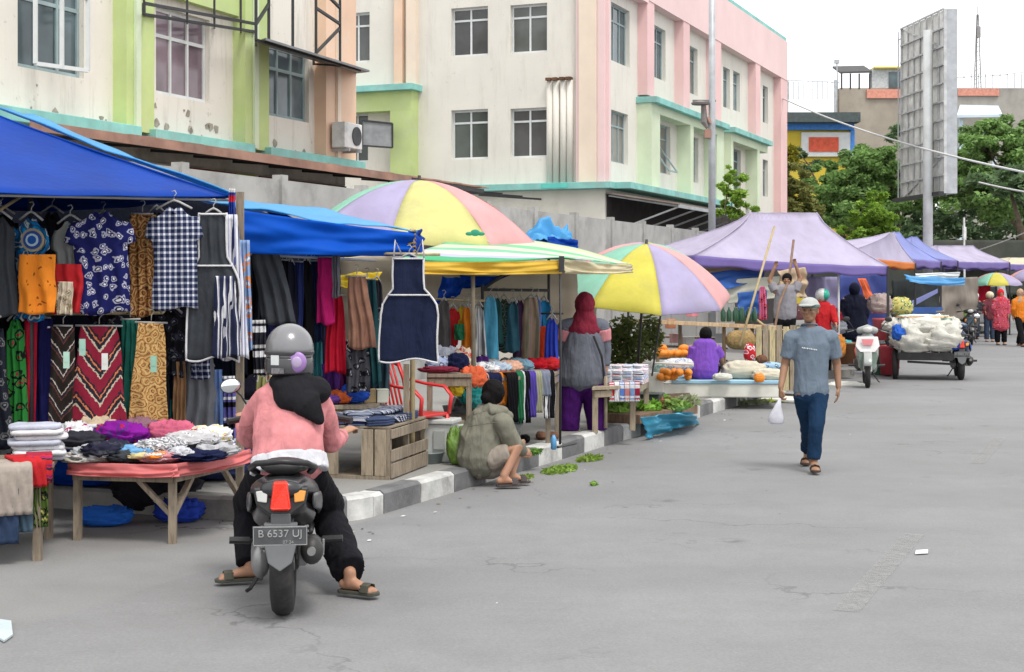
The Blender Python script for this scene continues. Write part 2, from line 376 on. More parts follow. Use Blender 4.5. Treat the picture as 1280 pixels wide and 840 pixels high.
# ---------------- facades
def facade(name, mt, parent, O, D, N, a0, a1, z0, z1, holes, depth=.16):
    xs = sorted({a0, a1} | {h[0] for h in holes} | {h[1] for h in holes}); zs = sorted({z0, z1} | {h[2] for h in holes} | {h[3] for h in holes})
    mb = MB()
    for i in range(len(xs)-1):
        for j in range(len(zs)-1):
            cx, cz = (xs[i]+xs[i+1])/2, (zs[j]+zs[j+1])/2
            if any(h[0] < cx < h[1] and h[2] < cz < h[3] for h in holes): continue
            mb.add([O+D*xs[i]+ZZ*zs[j], O+D*xs[i+1]+ZZ*zs[j], O+D*xs[i+1]+ZZ*zs[j+1], O+D*xs[i]+ZZ*zs[j+1]], [(0, 1, 2, 3)])
    for (p, q, r, s) in holes:
        c = [O+D*p+ZZ*r, O+D*q+ZZ*r, O+D*q+ZZ*s, O+D*p+ZZ*s]; d = [x-N*depth for x in c]
        for i in range(4): mb.add([c[i], c[(i+1) % 4], d[(i+1) % 4], d[i]], [(0, 1, 2, 3)])
    return mb.build(name, mt, parent, fixn=False)
def window(parent, O, D, N, hole, cols=2, transom=.7, fm=None, gm_=None, depth=.16, t=.05, open_sash=False):
    p, q, r, s = hole; B = O-N*(depth-.03); mb = MB()
    pt = lambda a, z: B+D*a+ZZ*z
    mb.beam(pt(p, r+t/2), pt(q, r+t/2), .06, t, ZZ); mb.beam(pt(p, s-t/2), pt(q, s-t/2), .06, t, ZZ)
    for i in range(cols+1):
        a = p+t/2+(q-p-t)*i/cols; mb.beam(pt(a, r), pt(a, s), .055, t, N)
    if transom: z = r+(s-r)*transom; mb.beam(pt(p, z), pt(q, z), .058, t*.9, ZZ)
    f = mb.build('window', fm, parent)
    g = MB(); g.extrude([pt(p, r), pt(q, r), pt(q, s), pt(p, s)], -N*.02); g.build('pane', gm_, f)
    if open_sash:
        o = MB(); a, b = p+(q-p)*.08, p+(q-p)*.52; zt = r+(s-r)*.62
        c1, c2, c3, c4_ = pt(a, zt), pt(b, zt), pt(b, r)+N*.75, pt(a, r)+N*.75
        for x, y in ((c1, c2), (c2, c3), (c3, c4_), (c4_, c1)): o.beam(x, y, .05, .05)
        o.build('open_sash', fm, f)
    return f
def wallmat(name, col, dcol=(.3, .27, .22), k=.5):
    m, nt, b, tc = start(name); v = tc.outputs['Object']; mp = nt.nodes.new('ShaderNodeMapping'); mp.inputs['Scale'].default_value = (1, 1, .12); nt.links.new(v, mp.inputs['Vector'])
    c = ramp(nt, noise_(nt, v, .7, 6, .6), [(.3, tuple(q*.9 for q in col)), (.7, col)])
    c = mixc(nt, ramp(nt, noise_(nt, mp.outputs[0], 3.2, 7, .75), [(.52, 0.0), (.72, k)]), c, dcol)
    c = mixc(nt, ramp(nt, noise_(nt, v, 3.5, 8, .8), [(.6, 0.0), (.68, k)]), c, tuple(q*.8 for q in dcol))
    nt.links.new(c, b.inputs['Base Color']); b.inputs['Roughness'].default_value = .85; b.inputs['Specular IOR Level'].default_value = .2; bump(nt, b, noise_(nt, v, 14, 5), .2, .01); return m
WH = wallmat('cream_render', (.72, .68, .61), (.33, .29, .24), .55)
WH2 = wallmat('white_render', (.70, .67, .605), (.42, .39, .34), .4)
GRN = mat('lime_green_paint', (.47, .57, .24), .8, .15, .7, .1, dirt=.5, dcol=(.5, .52, .38)); PGR = mat('pale_green_paint', (.58, .66, .48), .8, .12, .7, .1)
TEAL = mat('teal_paint', (.22, .50, .46), .8, .25, 1.5, .1, dirt=.75, dcol=(.3, .33, .31)); PINK = mat('rose_paint', (.72, .48, .47), .8, .1, .5, .08, dirt=.2, dcol=(.6, .42, .4)); PPK = mat('pale_pink_paint', (.73, .54, .53), .8, .08, .5, .08, dirt=.25, dcol=(.66, .55, .52))
ORG = mat('peach_paint', (.72, .50, .36), .8, .12, .6, .1, dirt=.4, dcol=(.68, .58, .48)); ORG2 = mat('pale_peach_paint', (.74, .62, .50), .8, .1, .6, .1, dirt=.3, dcol=(.6, .5, .42))
FRW = mat('white_aluminium', (.62, .64, .64), .5, .1, 3, 0); FRG = mat('grey_blue_aluminium', (.28, .36, .37), .5, .15, 3, 0)
GL = glassy((.05, .06, .065)); GL2 = glassy((.07, .10, .11)); DK = mat('near_black_wall', (.035, .03, .028), .9, .3, 3, 0)
BRN = mat('rusty_brown_sheet', (.33, .18, .13), .7, .4, 1.6, .2, dirt=.6, dcol=(.32, .22, .18)); STL = mat('black_painted_steel', (.03, .03, .033), .5, .3, 5, .1); GST = mat('galvanised_steel', (.42, .44, .46), .45, .2, 3, .1, metal=.3, dirt=.3, dcol=(.2, .15, .12))
# ---- left building (plane v=-16)
VL = -16.0; LO = RF(0, VL, 0)
lb = empty('commercial_building', RF(18, VL-4, 0), 0, 'cream shop building with lime green pilasters and peeling teal ledge, nearest the camera', 'building')
def L_(p): return p-Vector(lb.location)
class Fr:      # a facade frame: parent, origin (relative), direction, normal
    def __init__(s, par, O, D, N, fn): s.p = par; s.O = O-Vector(par.location); s.D = D; s.N = N; s.fn = fn
    def az(s, px, py): return s.fn(px, py)
    def pt(s, a, z, d=0): return s.O+s.D*a+ZZ*z+s.N*d
    def slab(s, name, mt, a0, a1, z0, z1, d, d0=0.0, bev=0):
        mb = MB(); mb.extrude([s.pt(a0, z0, d0), s.pt(a1, z0, d0), s.pt(a1, z1, d0), s.pt(a0, z1, d0)], s.N*(d-d0)); return mb.build(name, mt, s.p, bevel=bev)
fl = Fr(lb, LO, U3, V3, lambda px, py: onV(px, VL, py))
def hole(fr, x0, x1, y0, y1, zt=None):      # pixel box of a window seen on that facade, measured at its middle
    xm = (x0+x1)/2; a0, _ = fr.az(x0, y0); a1, _ = fr.az(x1, y0); _, z1 = fr.az(xm, y0); _, z0 = fr.az(xm, y1); return (a0, a1, z0, z1)
hl = [hole(fl, 22, 105, -25, 90), hole(fl, 195, 262, 16, 116), hole(fl, 333, 386, 62, 145)]
hl = [(a, b, 5.12, max(6.55, c)) if i else (a, b, 5.12, 6.75) for i, (a, b, _, c) in enumerate(hl)]
ue = onV(431, VL)
facade('wall', WH, lb, fl.O, U3, V3, 4, ue, 0, 12.5, hl)
for i, h_ in enumerate(hl): window(lb, fl.O, U3, V3, h_, 3, .68, [FRG, FRW, FRG][i], [GL2, glassy((.16, .12, .14)), glassy((.13, .17, .19))][i], t=.07)
# open casement on the first window
cs = MB(); a0, a1 = hl[0][0]+.05, hl[0][0]+1.0
for x, y in (((a0, 5.15, .3), (a1, 5.15, .55)), ((a1, 5.15, .55), (a1, 6.3, .55)), ((a1, 6.3, .55), (a0, 6.3, .3)), ((a0, 6.3, .3), (a0, 5.15, .3)), (((a0+a1)/2, 5.15, .42), ((a0+a1)/2, 6.3, .42))):
    cs.beam(fl.pt(*x), fl.pt(*y), .06, .06)
cs.build('open_casement', FRW, lb)
# back volume
mb = MB(); mb.extrude([fl.pt(4, 0, -10), fl.pt(ue, 0, -10), fl.pt(ue, 0, -.3), fl.pt(4, 0, -.3)], ZZ*12.5); mb.build('rear_volume', WH, lb)
mb = MB(); mb.extrude([fl.pt(ue, 0, -.3), fl.pt(ue, 12.5, -.3), fl.pt(ue, 12.5, -.002), fl.pt(ue, 0, -.002)], U3*.01); mb.build('end_wall', WH, lb)
for x0, x1, m_ in ((141, 176, GRN), (291, 321, GRN), (393, 431, ORG)):
    fl.slab('pilaster', m_, onV(x0, VL), onV(x1, VL), 4.35, 12.5, .28)
for x0, x1 in ((150, 156), (300, 305), (405, 409)):
    fl.slab('pilaster_rib', [PGR, PGR, ORG2][(x0 > 200)+(x0 > 350)], onV(x0, VL), onV(x1, VL), 4.36, 12.4, .34, .282)
fl.slab('green_band', GRN, onV(178, VL), onV(290, VL), 6.86, 12.4, .16)
a_ = 3.9; rl = random.Random(2)
for x0, x1 in ((-80, 152), (170, 296), (316, 436)):      # the ledge, broken at the pilasters
    fl.slab('ledge', TEAL, onV(x0, VL), onV(x1, VL), 4.2, 4.42, .42, 0, .01)
fl.slab('wall_skirt', mat('stained_render', (.5, .47, .42), .9, .3, 1.5, .2, dirt=.8, dcol=(.2, .18, .15)), 4, ue-.02, 3.9, 4.198, .02)
# peeled patches and cracks above the ledge
pk = MB()
for i in range(26):
    pk = MB(); px = rl.choice([50, 65, 90, 120, 205, 215, 228, 235, 262, 270, 285, 330, 345, 350, 372]); a = onV(px, VL)+rl.uniform(-.3, .3); z = 4.44+rl.random()**2*.5
    r_ = rl.uniform(.02, .1); n_ = rl.randint(5, 8); ph = rl.random()*6
    pk.extrude([fl.pt(a+math.cos(ph+k*6.283/n_)*r_*rl.uniform(.5, 1.2), z+math.sin(ph+k*6.283/n_)*r_*rl.uniform(.4, 1.1), .004) for k in range(n_)], V3*.004); pk.build('peeled_patch', mat('bare_mortar', (.33, .29, .24), .95, .4, 6, .3), lb)
# brown awning + dark shopfront behind the wall
aw = MB()
for i in range(12):
    a = onV(40, VL)+i*(onV(520, VL)-onV(40, VL))/12; b = a+(onV(520, VL)-onV(40, VL))/12
    for k in range(3):
        w_ = 0; aa = a+(b-a)*k/3; bb = a+(b-a)*(k+1)/3; w_ = .006*(k == 1)
        aw.extrude([fl.pt(aa, 4.15+w_, .1), fl.pt(bb, 4.15+w_, .1), fl.pt(bb, 3.99+w_, 1.9), fl.pt(aa, 3.99+w_, 1.9)], ZZ*.035)
aw.build('awning', BRN, lb)
fl.slab('awning_fascia', BRN, onV(40, VL+2), onV(515, VL+2), 3.86, 4.0, 1.99, 1.96)
ag = MB()
for i in range(14):
    a = onV(60, VL)+i*1.3; ag.beam(fl.pt(a, 4.08, .1), fl.pt(a, 3.93, 1.85), .05, .05)
ag.beam(fl.pt(onV(40, VL), 3.93, 1.85), fl.pt(onV(515, VL), 3.93, 1.85), .06, .08); ag.build('awning_frame', STL, lb)
for i, (x0, x1, m_) in enumerate(((70, 160, (.45, .42, .12)), (165, 232, (.6, .6, .6)), (236, 290, (.25, .07, .05)), (292, 318, (.3, .33, .03)), (322, 430, (.16, .07, .06)))):
    fl.slab('shop_shutter', mat('shutter_%d' % i, m_, .7, .3, 2, .1, dirt=.5), onV(x0, VL), onV(x1, VL), 0, 3.88, .06, .025)
# steel sign frame hung from the building
sg = empty('signboard_structure', RF(27, VL+.5, 6.6), 0, 'bare black steel signboard frame bracketed to the cream building above the windows', 'sign frame')
def S_(px, py, d): a, z = onV(px, VL+d, py); return RF(a, VL+d, z)-Vector(sg.location)
rail = MB(); rail.beam(S_(180, 4, .3), S_(180, 18, .3), .05); rail.beam(S_(180, 18, .3), S_(320, 40, .3), .05); rail.beam(S_(180, 4, .9), S_(320, 30, .9), .05)
for px in (180, 234, 268, 301): rail.beam(S_(px, -40, .9), S_(px, 18+(px-180)*.16, .9), .035); rail.beam(S_(px, 18+(px-180)*.16, .9), S_(px, 20+(px-180)*.17, .02), .035)
rail.build('rail', STL, sg)
rail = MB()
for px in (320, 336, 366, 395, 425): rail.beam(S_(px, -60, 1.3), S_(px, 50+(px-320)*.28, 1.3), .05)
for a, b in (((320, 50), (450, 88)), ((320, 30), (336, 5)), ((395, 66), (425, 35)), ((395, 10), (425, 30)), ((395, -20), (425, 10))): rail.beam(S_(a[0], a[1], 1.3), S_(b[0], b[1], 1.3), .05)
rail.beam(S_(320, 58, .05), S_(320, 50, 1.3), .05); rail.beam(S_(392, 80, .05), S_(392, 68, 1.3), .05); rail.beam(S_(392, 80, .1), S_(425, 82, 1.3), .04)
rail.build('upright_truss', STL, sg)
rail = MB(); rail.extrude([S_(320, 54, .1), S_(445, 92, .1), S_(462, 90, 1.5), S_(332, 50, 1.5)], ZZ*.04); rail.build('catwalk_sheet', mat('grey_sheet', (.16, .17, .18), .5, .3, 2, .1), sg)
# air conditioner
ac = empty('air_conditioner', RF(onV(408, VL), VL+.3, 4.62), 0, 'white air conditioner unit on the peach pilaster', 'air conditioner')
ml_ = Matrix((U3, V3, ZZ)).transposed()
ACW = mat('ac_white', (.6, .61, .6), .5, .15, 4, 0, dirt=.4)
mb = MB(); mb.box((0, .2, .27), (.78, .32, .54)); mb.rot(ml_); mb.build('casing', ACW, ac, bevel=.02)
mb = MB(); mb.lathe([(.2, 0), (.2, .02), (.17, .02), (.02, .015)], (0, 0, 0), 24, Matrix.Rotation(R(-90), 3, 'X')); mb.rot(Matrix.Identity(3), (.12, .362, .27)); mb.rot(ml_); mb.build('fan_grille', STL, ac)
mb = MB(); mb.box((.25, .15, -.04), (.04, .5, .06)); mb.box((-.25, .15, -.04), (.04, .5, .06)); mb.rot(ml_); mb.build('bracket', GST, ac)
# ---- right building
VR = -15.0; UF = 44.1
rb = empty('office_building', RF(UF+8, VR-5, 0), 0, 'three storey white building with rose pink top band, teal ledges and peach corner', 'building')
fs = Fr(rb, RF(0, VR, 0), U3, V3, lambda px, py: onV(px, VR, py))
ff = Fr(rb, RF(UF, 0, 0), V3, -U3, lambda px, py: onU(px, UF, py))
TOP = 12.75; UE = onV(975, VR)
def row(fr, boxes): return [hole(fr, *b) for b in boxes]
hs = row(fs, [(764, 787, 8, 80), (812, 832, 33, 98), (853, 872, 57, 116), (904, 912.5, 85, 135), (916.5, 925, 90, 139), (943, 949, 104, 149), (953.5, 960, 108, 154),
              (764, 785, 140, 204), (813, 838, 155, 216), (854, 873, 170, 227), (904, 913, 183, 235), (917, 926, 187, 238), (943, 949, 198, 243), (953.5, 960, 200, 246)])
def snap(hs, lo, hi, z0, z1): return [(a, b, z0, z1) if lo < (c+d)/2 < hi else (a, b, c, d) for a, b, c, d in hs]
hs = [(a, b, round(c, 2), round(d, 2)) for a, b, c, d in hs]
facade('side_wall', WH2, rb, fs.O, U3, V3, UF, UE, 0, TOP, hs, .2)
GV = [GL2, glassy((.12, .15, .16)), glassy((.16, .15, .13), .3), glassy((.05, .07, .08))]
for i, h_ in enumerate(hs): window(rb, fs.O, U3, V3, h_, 3 if i in (0, 1, 2, 7, 8, 9) else 1, .72, FRG, GV[(i*3+i//4) % 4], .2, .06, i == 8)
hf = row(ff, [(564, 610, 9, 70), (638, 684, 5, 66), (564, 610, 137, 199), (638, 684, 135, 197), (430, 462, 16, 78), (430, 460, 142, 203)])
VLe = ff.az(330, 0)[0]
facade('front_wall', WH2, rb, ff.O, V3, -U3, VLe, VR, 0, TOP, hf, .2)
for i, h_ in enumerate(hf): window(rb, ff.O, V3, -U3, h_, 2, .74, FRW, [glassy((.06, .06, .06)), glassy((.08, .085, .08)), glassy((.05, .06, .05))][i % 3], .2, .07)
mb = MB(); mb.extrude([RF(UF+.3, VR-.3)-Vector(rb.location), RF(UE, VR-.3)-Vector(rb.location), RF(UE, VR-12)-Vector(rb.location), RF(UF+.3, VR-12)-Vector(rb.location)], ZZ*(TOP-.02)); mb.build('roof_volume', WH2, rb)
# front trims
fa = lambda px: ff.az(px, 0)[0]
ff.slab('corner_pilaster', ORG2, fa(726), fa(748), 4.8, TOP, .2); ff.slab('corner_pilaster_edge', PPK, fa(748.3), VR, 4.8, TOP, .14); ff.slab('corner_pilaster_edge', PPK, fa(722), fa(725.8), 4.8, TOP, .14)
for a, b in ((496, 506), (511, 523)): ff.slab('pilaster', ORG if a < 500 else ORG2, fa(a), fa(b), 8.1, TOP, .2)
ff.slab('ledge', TEAL, VLe, fa(528), 7.93, 8.13, .75, 0, .01)
zz = lambda px, py: ff.az(px, py)[1]
ff.slab('green_portal_top', GRN, VLe, fa(523), zz(480, 141), 7.928, .5)
ff.slab('green_portal_side', GRN, fa(496.5), fa(523), 4.9, zz(480, 141)-.002, .5)
ff.slab('ledge', TEAL, fa(560), VR+.3, 4.66, 4.86, .45, 0, .01)
ff.slab('ledge_patch', mat('bright_teal', (.1, .48, .42), .7, .2, 2, 0), fa(683), fa(716), 4.7, 4.84, .46, .452)
ff.slab('lower_wall_band', mat('ivory_render', (.68, .65, .58), .85, .1, 1, .1, dirt=.4, dcol=(.4, .36, .3)), fa(560), VR-.01, 3.0, 4.655, .06)
for px in (688, 696, 705, 713):
    mb = MB(); mb.tube([ff.pt(fa(px), 4.87, .04), ff.pt(fa(px), zz(700, 101), .04)], .105, 12); mb.build('downpipe', WH2, rb, smooth=True)
    ff.slab('downpipe_collar', mat('rust', (.12, .06, .03), .8, .4, 4, 0), fa(px-3), fa(px+3), zz(700, 101), zz(700, 97.5), .24, .0)
sb = MB(); sb.box((0, 0, 0), (.95, .35, .75)); sb.rot(ml_)
sbx = empty('sign_box', RF(UF, 0, 0)+V3*fa(489)+ZZ*zz(489, 186)-U3*.9, 0, 'blank grey lightbox sign on the green portal of the white building', 'sign')
mb = MB(); mb.extrude([Vector((-.5, -.1, 0)), Vector((.42, .1, -.05)), Vector((.42, .1, .72)), Vector((-.5, -.1, .8))], (.05, -.2, 0)); mb.build('box', mat('weathered_grey_box', (.25, .26, .27), .6, .25, 3, .1, dirt=.3), sbx, bevel=.01)
mb = MB(); mb.beam((-.49, -.33, 0), (-.49, -.33, .8), .05); mb.beam((.46, -.12, -.05), (.46, -.12, .72), .05); mb.beam((-.49, -.33, .8), (.46, -.12, .72), .05); mb.beam((-.49, -.33, 0), (.46, -.12, -.05), .05); mb.beam((.4, 0, .4), (.4, 1.0, .4), .05); mb.build('frame', STL, sbx)
# side trims
sa = lambda px: onV(px, VR); sz = lambda px, py: onV(px, VR, py)[1]
fs.slab('roof_coping', TEAL, UF-.2, UE+.15, TOP, TOP+.22, .25, -12)
fs.slab('pink_top_band', PPK, sa(799), UE, sz(870, 42), TOP-.002, .35)
fs.slab('pink_top_band', PPK, UF, sa(798), sz(775, -8), TOP-.002, .35)
for a, b in ((797, 806), (843, 851), (883, 891), (935, 941), (967, 975)):
    fs.slab('pink_pilaster', PINK, sa(a), sa(b), 4.9 if a > 960 else 7.9, sz(870, 42)-.002, .33)
fs.slab('corner_strip', PPK, UF+.0, sa(759.5), 4.87, sz(775, -8)-.003, .1)
for a, b in ((795, 890), (897, 946)):
    z_ = 7.62; fs.slab('ledge', TEAL, sa(a), sa(b), z_, z_+.2, .7, 0, .01)
    fs.slab('portal_beam', PGR, sa(a+1), sa(b-1), sz((a+b)/2, {795: 156, 897: 184}[a]), z_-.002, .5)
    for x0, x1 in ({795: ((796, 807), (846, 850), (880, 889)), 897: ((898, 901), (932, 935))}[a]): fs.slab('portal_pilaster', PGR, sa(x0), sa(x1), 4.9, sz((a+b)/2, {795: 156, 897: 184}[a])-.002, .5)
fs.slab('ledge', TEAL, UF+.0, sa(891), 4.66, 4.86, .8, .0, .01)
fs.slab('lower_band', DK, sa(758), sa(975), 0, 4.5, .05)  # ground-storey wall band drawn in plain near-black
mb = MB(); mb.extrude([fs.pt(UF-.2, 4.5, .1), fs.pt(sa(888), 4.5, .1), fs.pt(sa(888), 4.12, 2.4), fs.pt(UF-.2, 4.12, 2.4)], ZZ*.05); mb.build('metal_canopy', mat('dusty_brown_sheet', (.22, .17, .14), .7, .3, 2, .2, dirt=.4, dcol=(.35, .33, .3)), rb)
mb = MB()
for i in range(9): a = UF+i*1.9; mb.beam(fs.pt(a, 4.45, .1), fs.pt(a, 4.08, 2.35), .05); mb.beam(fs.pt(a, 3.3, .1), fs.pt(a, 4.08, 2.35), .05)
mb.beam(fs.pt(UF-.2, 4.08, 2.38), fs.pt(sa(888), 4.08, 2.38), .05, .1); mb.build('canopy_bracket', GST, rb)
mb = MB(); p0 = fs.pt(sa(958), TOP+.2, -2); mb.tube([p0, p0+ZZ*.9], .03, 6)
for k in range(5): mb.tube([p0+ZZ*.9+U3*(-.8+k*.4)-V3*.4, p0+ZZ*.95+U3*(-.8+k*.4)+V3*.4], .02, 5)
mb.tube([p0+ZZ*.92-U3*.9, p0+ZZ*.92+U3*.9], .02, 5); mb.build('roof_aerial', STL, rb)
# ---- street pole, cable, billboard
pp = P(890, 290, 39); sp = empty('street_pole', (pp.x, pp.y, 0), 0, 'tall grey steel utility pole in front of the pink and white building', 'pole')
mb = MB(); mb.tube([(0, 0, 0), (0, 0, 12)], [.1, .075], 12); mb.build('pole', GST, sp, smooth=True)
mb = MB(); mb.beam((-.5, 0, 6.45), (.1, 0, 6.45), .05); mb.tube([(-.22, 0, 6.4), (-.2, 0, 5.9), (-.1, 0, 5.75)], [.06, .09, .05], 8); mb.lathe([(.22, 6.35), (.24, 6.4), (.05, 6.45)], (-.3, 0, 0), 12); mb.build('bracket', mat('grey_plastic', (.2, .18, .17), .6, .3, 4, 0), sp)
mb = MB(); mb.tube([(-.1, 0, 6), (-.05, -.1, 5.85)], [.08, .02], 6); mb.box((-.12, -.02, 5.6), (.16, .2, .22)); mb.build('junction_box', BRN, sp)
def cable(name, a, b, sag, r, lab):
    pts = [a.lerp(b, t/24)-ZZ*sag*4*(t/24)*(1-t/24) for t in range(25)]
    mb = MB(); mb.tube(pts, r, 5); tag(mb.build(name, mat('cable_grey', (.55, .55, .55), .6, .1, 2, 0), smooth=True), lab, 'cable')
cable('overhead_cable', P(974, 121, 69), P(1330, 225, 40), .35, .035, 'pale overhead cable running from the pink building across the tree tops')
cable('overhead_cable', P(1224, 228, 60), P(1330, 247, 50), .05, .035, 'short pale cable in front of the dark trees on the right')
cable('overhead_cable', P(1205, 318, 60), P(1330, 268, 50), .1, .02, 'thin grey cable rising to the right above the far purple gazebo')
bp = P(1157, 300, 51); bb = empty('billboard', (bp.x, bp.y, 0), 0, 'tall grey billboard seen from behind on a single steel mast', 'billboard')
ba, bc = P(1129, 30, 54)-Vector(bb.location), P(1183, 14, 50)-Vector(bb.location); zb0 = P(1121, 248, 53)[2]; zb1 = 10.8
ba.z = bc.z = 0; dd = (bc-ba).normalized(); bn = Vector((dd.y, -dd.x, 0)); L = (bc-ba).length
if bn.x > 0 and False: bn = -bn
mb = MB(); mb.extrude([ba+ZZ*zb0, bc+ZZ*zb0, bc+ZZ*zb1, ba+ZZ*zb1], Vector((.36, .0, 0))*1.0)
mb.build('side_cladding', GST, bb)
PAN = mat('grey_panel_back', (.66, .66, .63), .7, .2, 2.5, .3, dirt=.5, dcol=(.3, .29, .27))
lat = MB(); off = Vector((-.05, -.02, 0))
for i in range(8):
    t = i/7; p = ba.lerp(bc, t)+off; lat.beam(p+ZZ*zb0, p+ZZ*zb1, .09 if i in (0, 7) else .045, .08)
for j in range(11):
    z = zb0+(zb1-zb0)*j/10; lat.beam(ba+off*2+ZZ*z, bc+off*2+ZZ*z, .05, .05)
lat.beam(ba+off+ZZ*zb0, bc+off+ZZ*(zb0+1.3), .05); lat.beam(ba+off+ZZ*zb1, bc+off+ZZ*(zb1-1.3), .05)
lat.build('lattice', mat('aged_steel', (.5, .51, .51), .6, .3, 3, .1), bb)
pn = MB(); pr = random.Random(8)
for i in range(7):
    for j in range(10):
        if pr.random() < .06: continue
        p = ba.lerp(bc, (i+.03)/7); q = ba.lerp(bc, (i+.97)/7); z = zb0+(zb1-zb0)*j/10; zt = z+(zb1-zb0)/10*.97; k = Vector((pr.uniform(-.01, -.04), 0, 0))
        pn.cur = pr.choice([0, 0, 1]); pn.extrude([p+k+ZZ*z, q+k+ZZ*z, q+k+ZZ*zt, p+k+ZZ*zt], Vector((.004, 0, 0)))
pn.build('back_panel', [PAN, mat('pale_panel_back', (.75, .75, .72), .7, .25, 2.5, .3, dirt=.6, dcol=(.2, .19, .17))], bb)
mb = MB(); mb.tube([(-.02, -.35, 0), (-.02, -.35, 10.2)], [.17, .15], 14); mb.build('mast', mat('pale_steel', (.5, .52, .52), .5, .15, 1.5, .05, dirt=.4, dcol=(.25, .22, .2)), bb, smooth=True)
sc_ = MB(); p = ba-dd*.5
for z in (zb0, zb0+1.5, zb0+3.1, zb0+4.7, zb1-.3): sc_.beam(p+ZZ*z, ba+ZZ*z, .03)
sc_.beam(p+ZZ*zb0, p+ZZ*zb1, .04); sc_.build('ladder', GST, bb)
mb = MB(); mb.beam(ba+off*3+ZZ*zb0-dd*.4, bc+off*3+ZZ*(zb0), .25, .12); mb.build('catwalk', STL, bb)
# ---------------- far buildings
def block(name, px0, px1, py0, py1, Y, dpt, mt, label, wins=(), extra=None):
    a, b = P(px0, py1, Y), P(px1, py0, Y); r = empty(name, ((a.x+b.x)/2, Y, 0), 0, label, 'building')
    w_ = b.x-a.x; hs_ = [((P(q[0], 0, Y).x-a.x-w_/2), (P(q[1], 0, Y).x-a.x-w_/2), P(0, q[3], Y).z, P(0, q[2], Y).z) for q in wins]
    facade('wall', mt, r, Vector((0, 0, 0)), Vector((1, 0, 0)), Vector((0, -1, 0)), -w_/2, w_/2, 0, b.z, hs_, .3)
    mb = MB(); mb.box((0, dpt/2+.35, b.z/2), (w_-.02, dpt, b.z-.02)); mb.build('body', mt, r)
    for h_ in hs_: window(r, Vector((0, 0, 0)), Vector((1, 0, 0)), Vector((0, -1, 0)), h_, 2, .7, FRW, GL2, .3, .12)
    return r, w_, b.z
def fb(r, Y, name, mt, px0, px1, py0, py1, d0, d1):
    a, b = P(px0, py1, Y)-Vector(r.location), P(px1, py0, Y)-Vector(r.location); mb = MB()
    mb.bx((a.x, -d1, P(0, py1, Y).z), (b.x, -d0, P(0, py0, Y).z)); return mb.build(name, mt, r)
r, _, _ = block('yellow_building', 960, 1066, 146, 340, 92, 1.5, mat('yellow_paint', (.62, .47, .05), .8, .15, .4, .1, dirt=.3, dcol=(.5, .4, .15)), 'yellow building with blue band and red and white panel behind the trees')
fb(r, 92, 'blue_band', mat('blue_paint', (.06, .22, .6), .7), 960, 1066, 155, 163, .01, .4); fb(r, 92, 'roof_slab', mat('dark_roof', (.07, .09, .09), .8), 955, 1070, 143, 155, .0, 1.2)
fb(r, 92, 'white_frame', FRW, 1001, 1062, 166, 196, .01, .25); fb(r, 92, 'red_panel', mat('red_paint', (.62, .10, .05), .7), 1010, 1047, 172, 190, .26, .3)
fb(r, 92, 'blue_edge', mat('blue_paint', (.06, .22, .6), .7), 1062, 1067, 163, 200, .01, .3)
r, _, _ = block('hill_building', 1049, 1150, 110, 345, 128, 1.5, mat('brown_render', (.33, .29, .24), .85, .25, .35, .1, dirt=.5, dcol=(.2, .18, .15)), 'brown grey house on the hill with dark lean-to roof left of the billboard')
fb(r, 128, 'pink_band', mat('salmon_paint', (.62, .27, .2), .8), 1083, 1130, 112, 123, .01, .2)
fb(r, 128, 'upper_room', mat('grey_render', (.45, .47, .47), .8), 1090, 1132, 86, 110, -1, .0); fb(r, 128, 'upper_window', GL2, 1111, 1131, 90, 110, .02, .1)
fb(r, 128, 'yellow_eave', mat('yellow_paint', (.62, .47, .05), .8, .15, .4, .1), 1092, 1134, 84, 86, -2, .4)
mb = MB(); a = P(1050, 92, 128)-Vector(r.location); b = P(1090, 91, 128)-Vector(r.location); mb.extrude([a, b, b+Vector((0, 3, .9)), a+Vector((0, 3, .9))], ZZ*.15); mb.build('lean_to_roof', mat('dark_roof', (.07, .07, .07), .8), r)
mb = MB()
for px in (1052, 1063, 1074, 1087): p = P(px, 92, 128)-Vector(r.location); mb.beam(p, Vector((p.x, 0, P(0, 111, 128).z)), .12)
mb.build('roof_post', STL, r)
r, _, _ = block('hill_building', 1196, 1300, 110, 345, 126, 1.5, mat('grey_brown_render', (.36, .34, .31), .85, .25, .35, .1, dirt=.5, dcol=(.2, .18, .15)), 'grey and salmon hilltop house right of the billboard with white roof below')
fb(r, 126, 'pink_band', mat('salmon_paint', (.62, .27, .2), .8), 1197, 1248, 111, 120, .01, .2)
mb = MB(); a = P(1196, 147, 122); b = P(1253, 146, 122); c = P(1248, 135, 125); d = P(1200, 134, 125); mb.extrude([a, b, c, d], ZZ*.2)
mb.cur = 0; mb.beam(Vector((a.x+.5, 122.6, 0)), Vector((a.x+.5, 122.6, a.z)), .3); mb.beam(Vector((b.x-.5, 122.6, 0)), Vector((b.x-.5, 122.6, b.z)), .3); tag(mb.build('shed_roof', mat('pale_blue_roof', (.5, .6, .68), .5, .1, 1, 0)), 'pale blue white sheet roof on posts above the dark trees', 'shed')
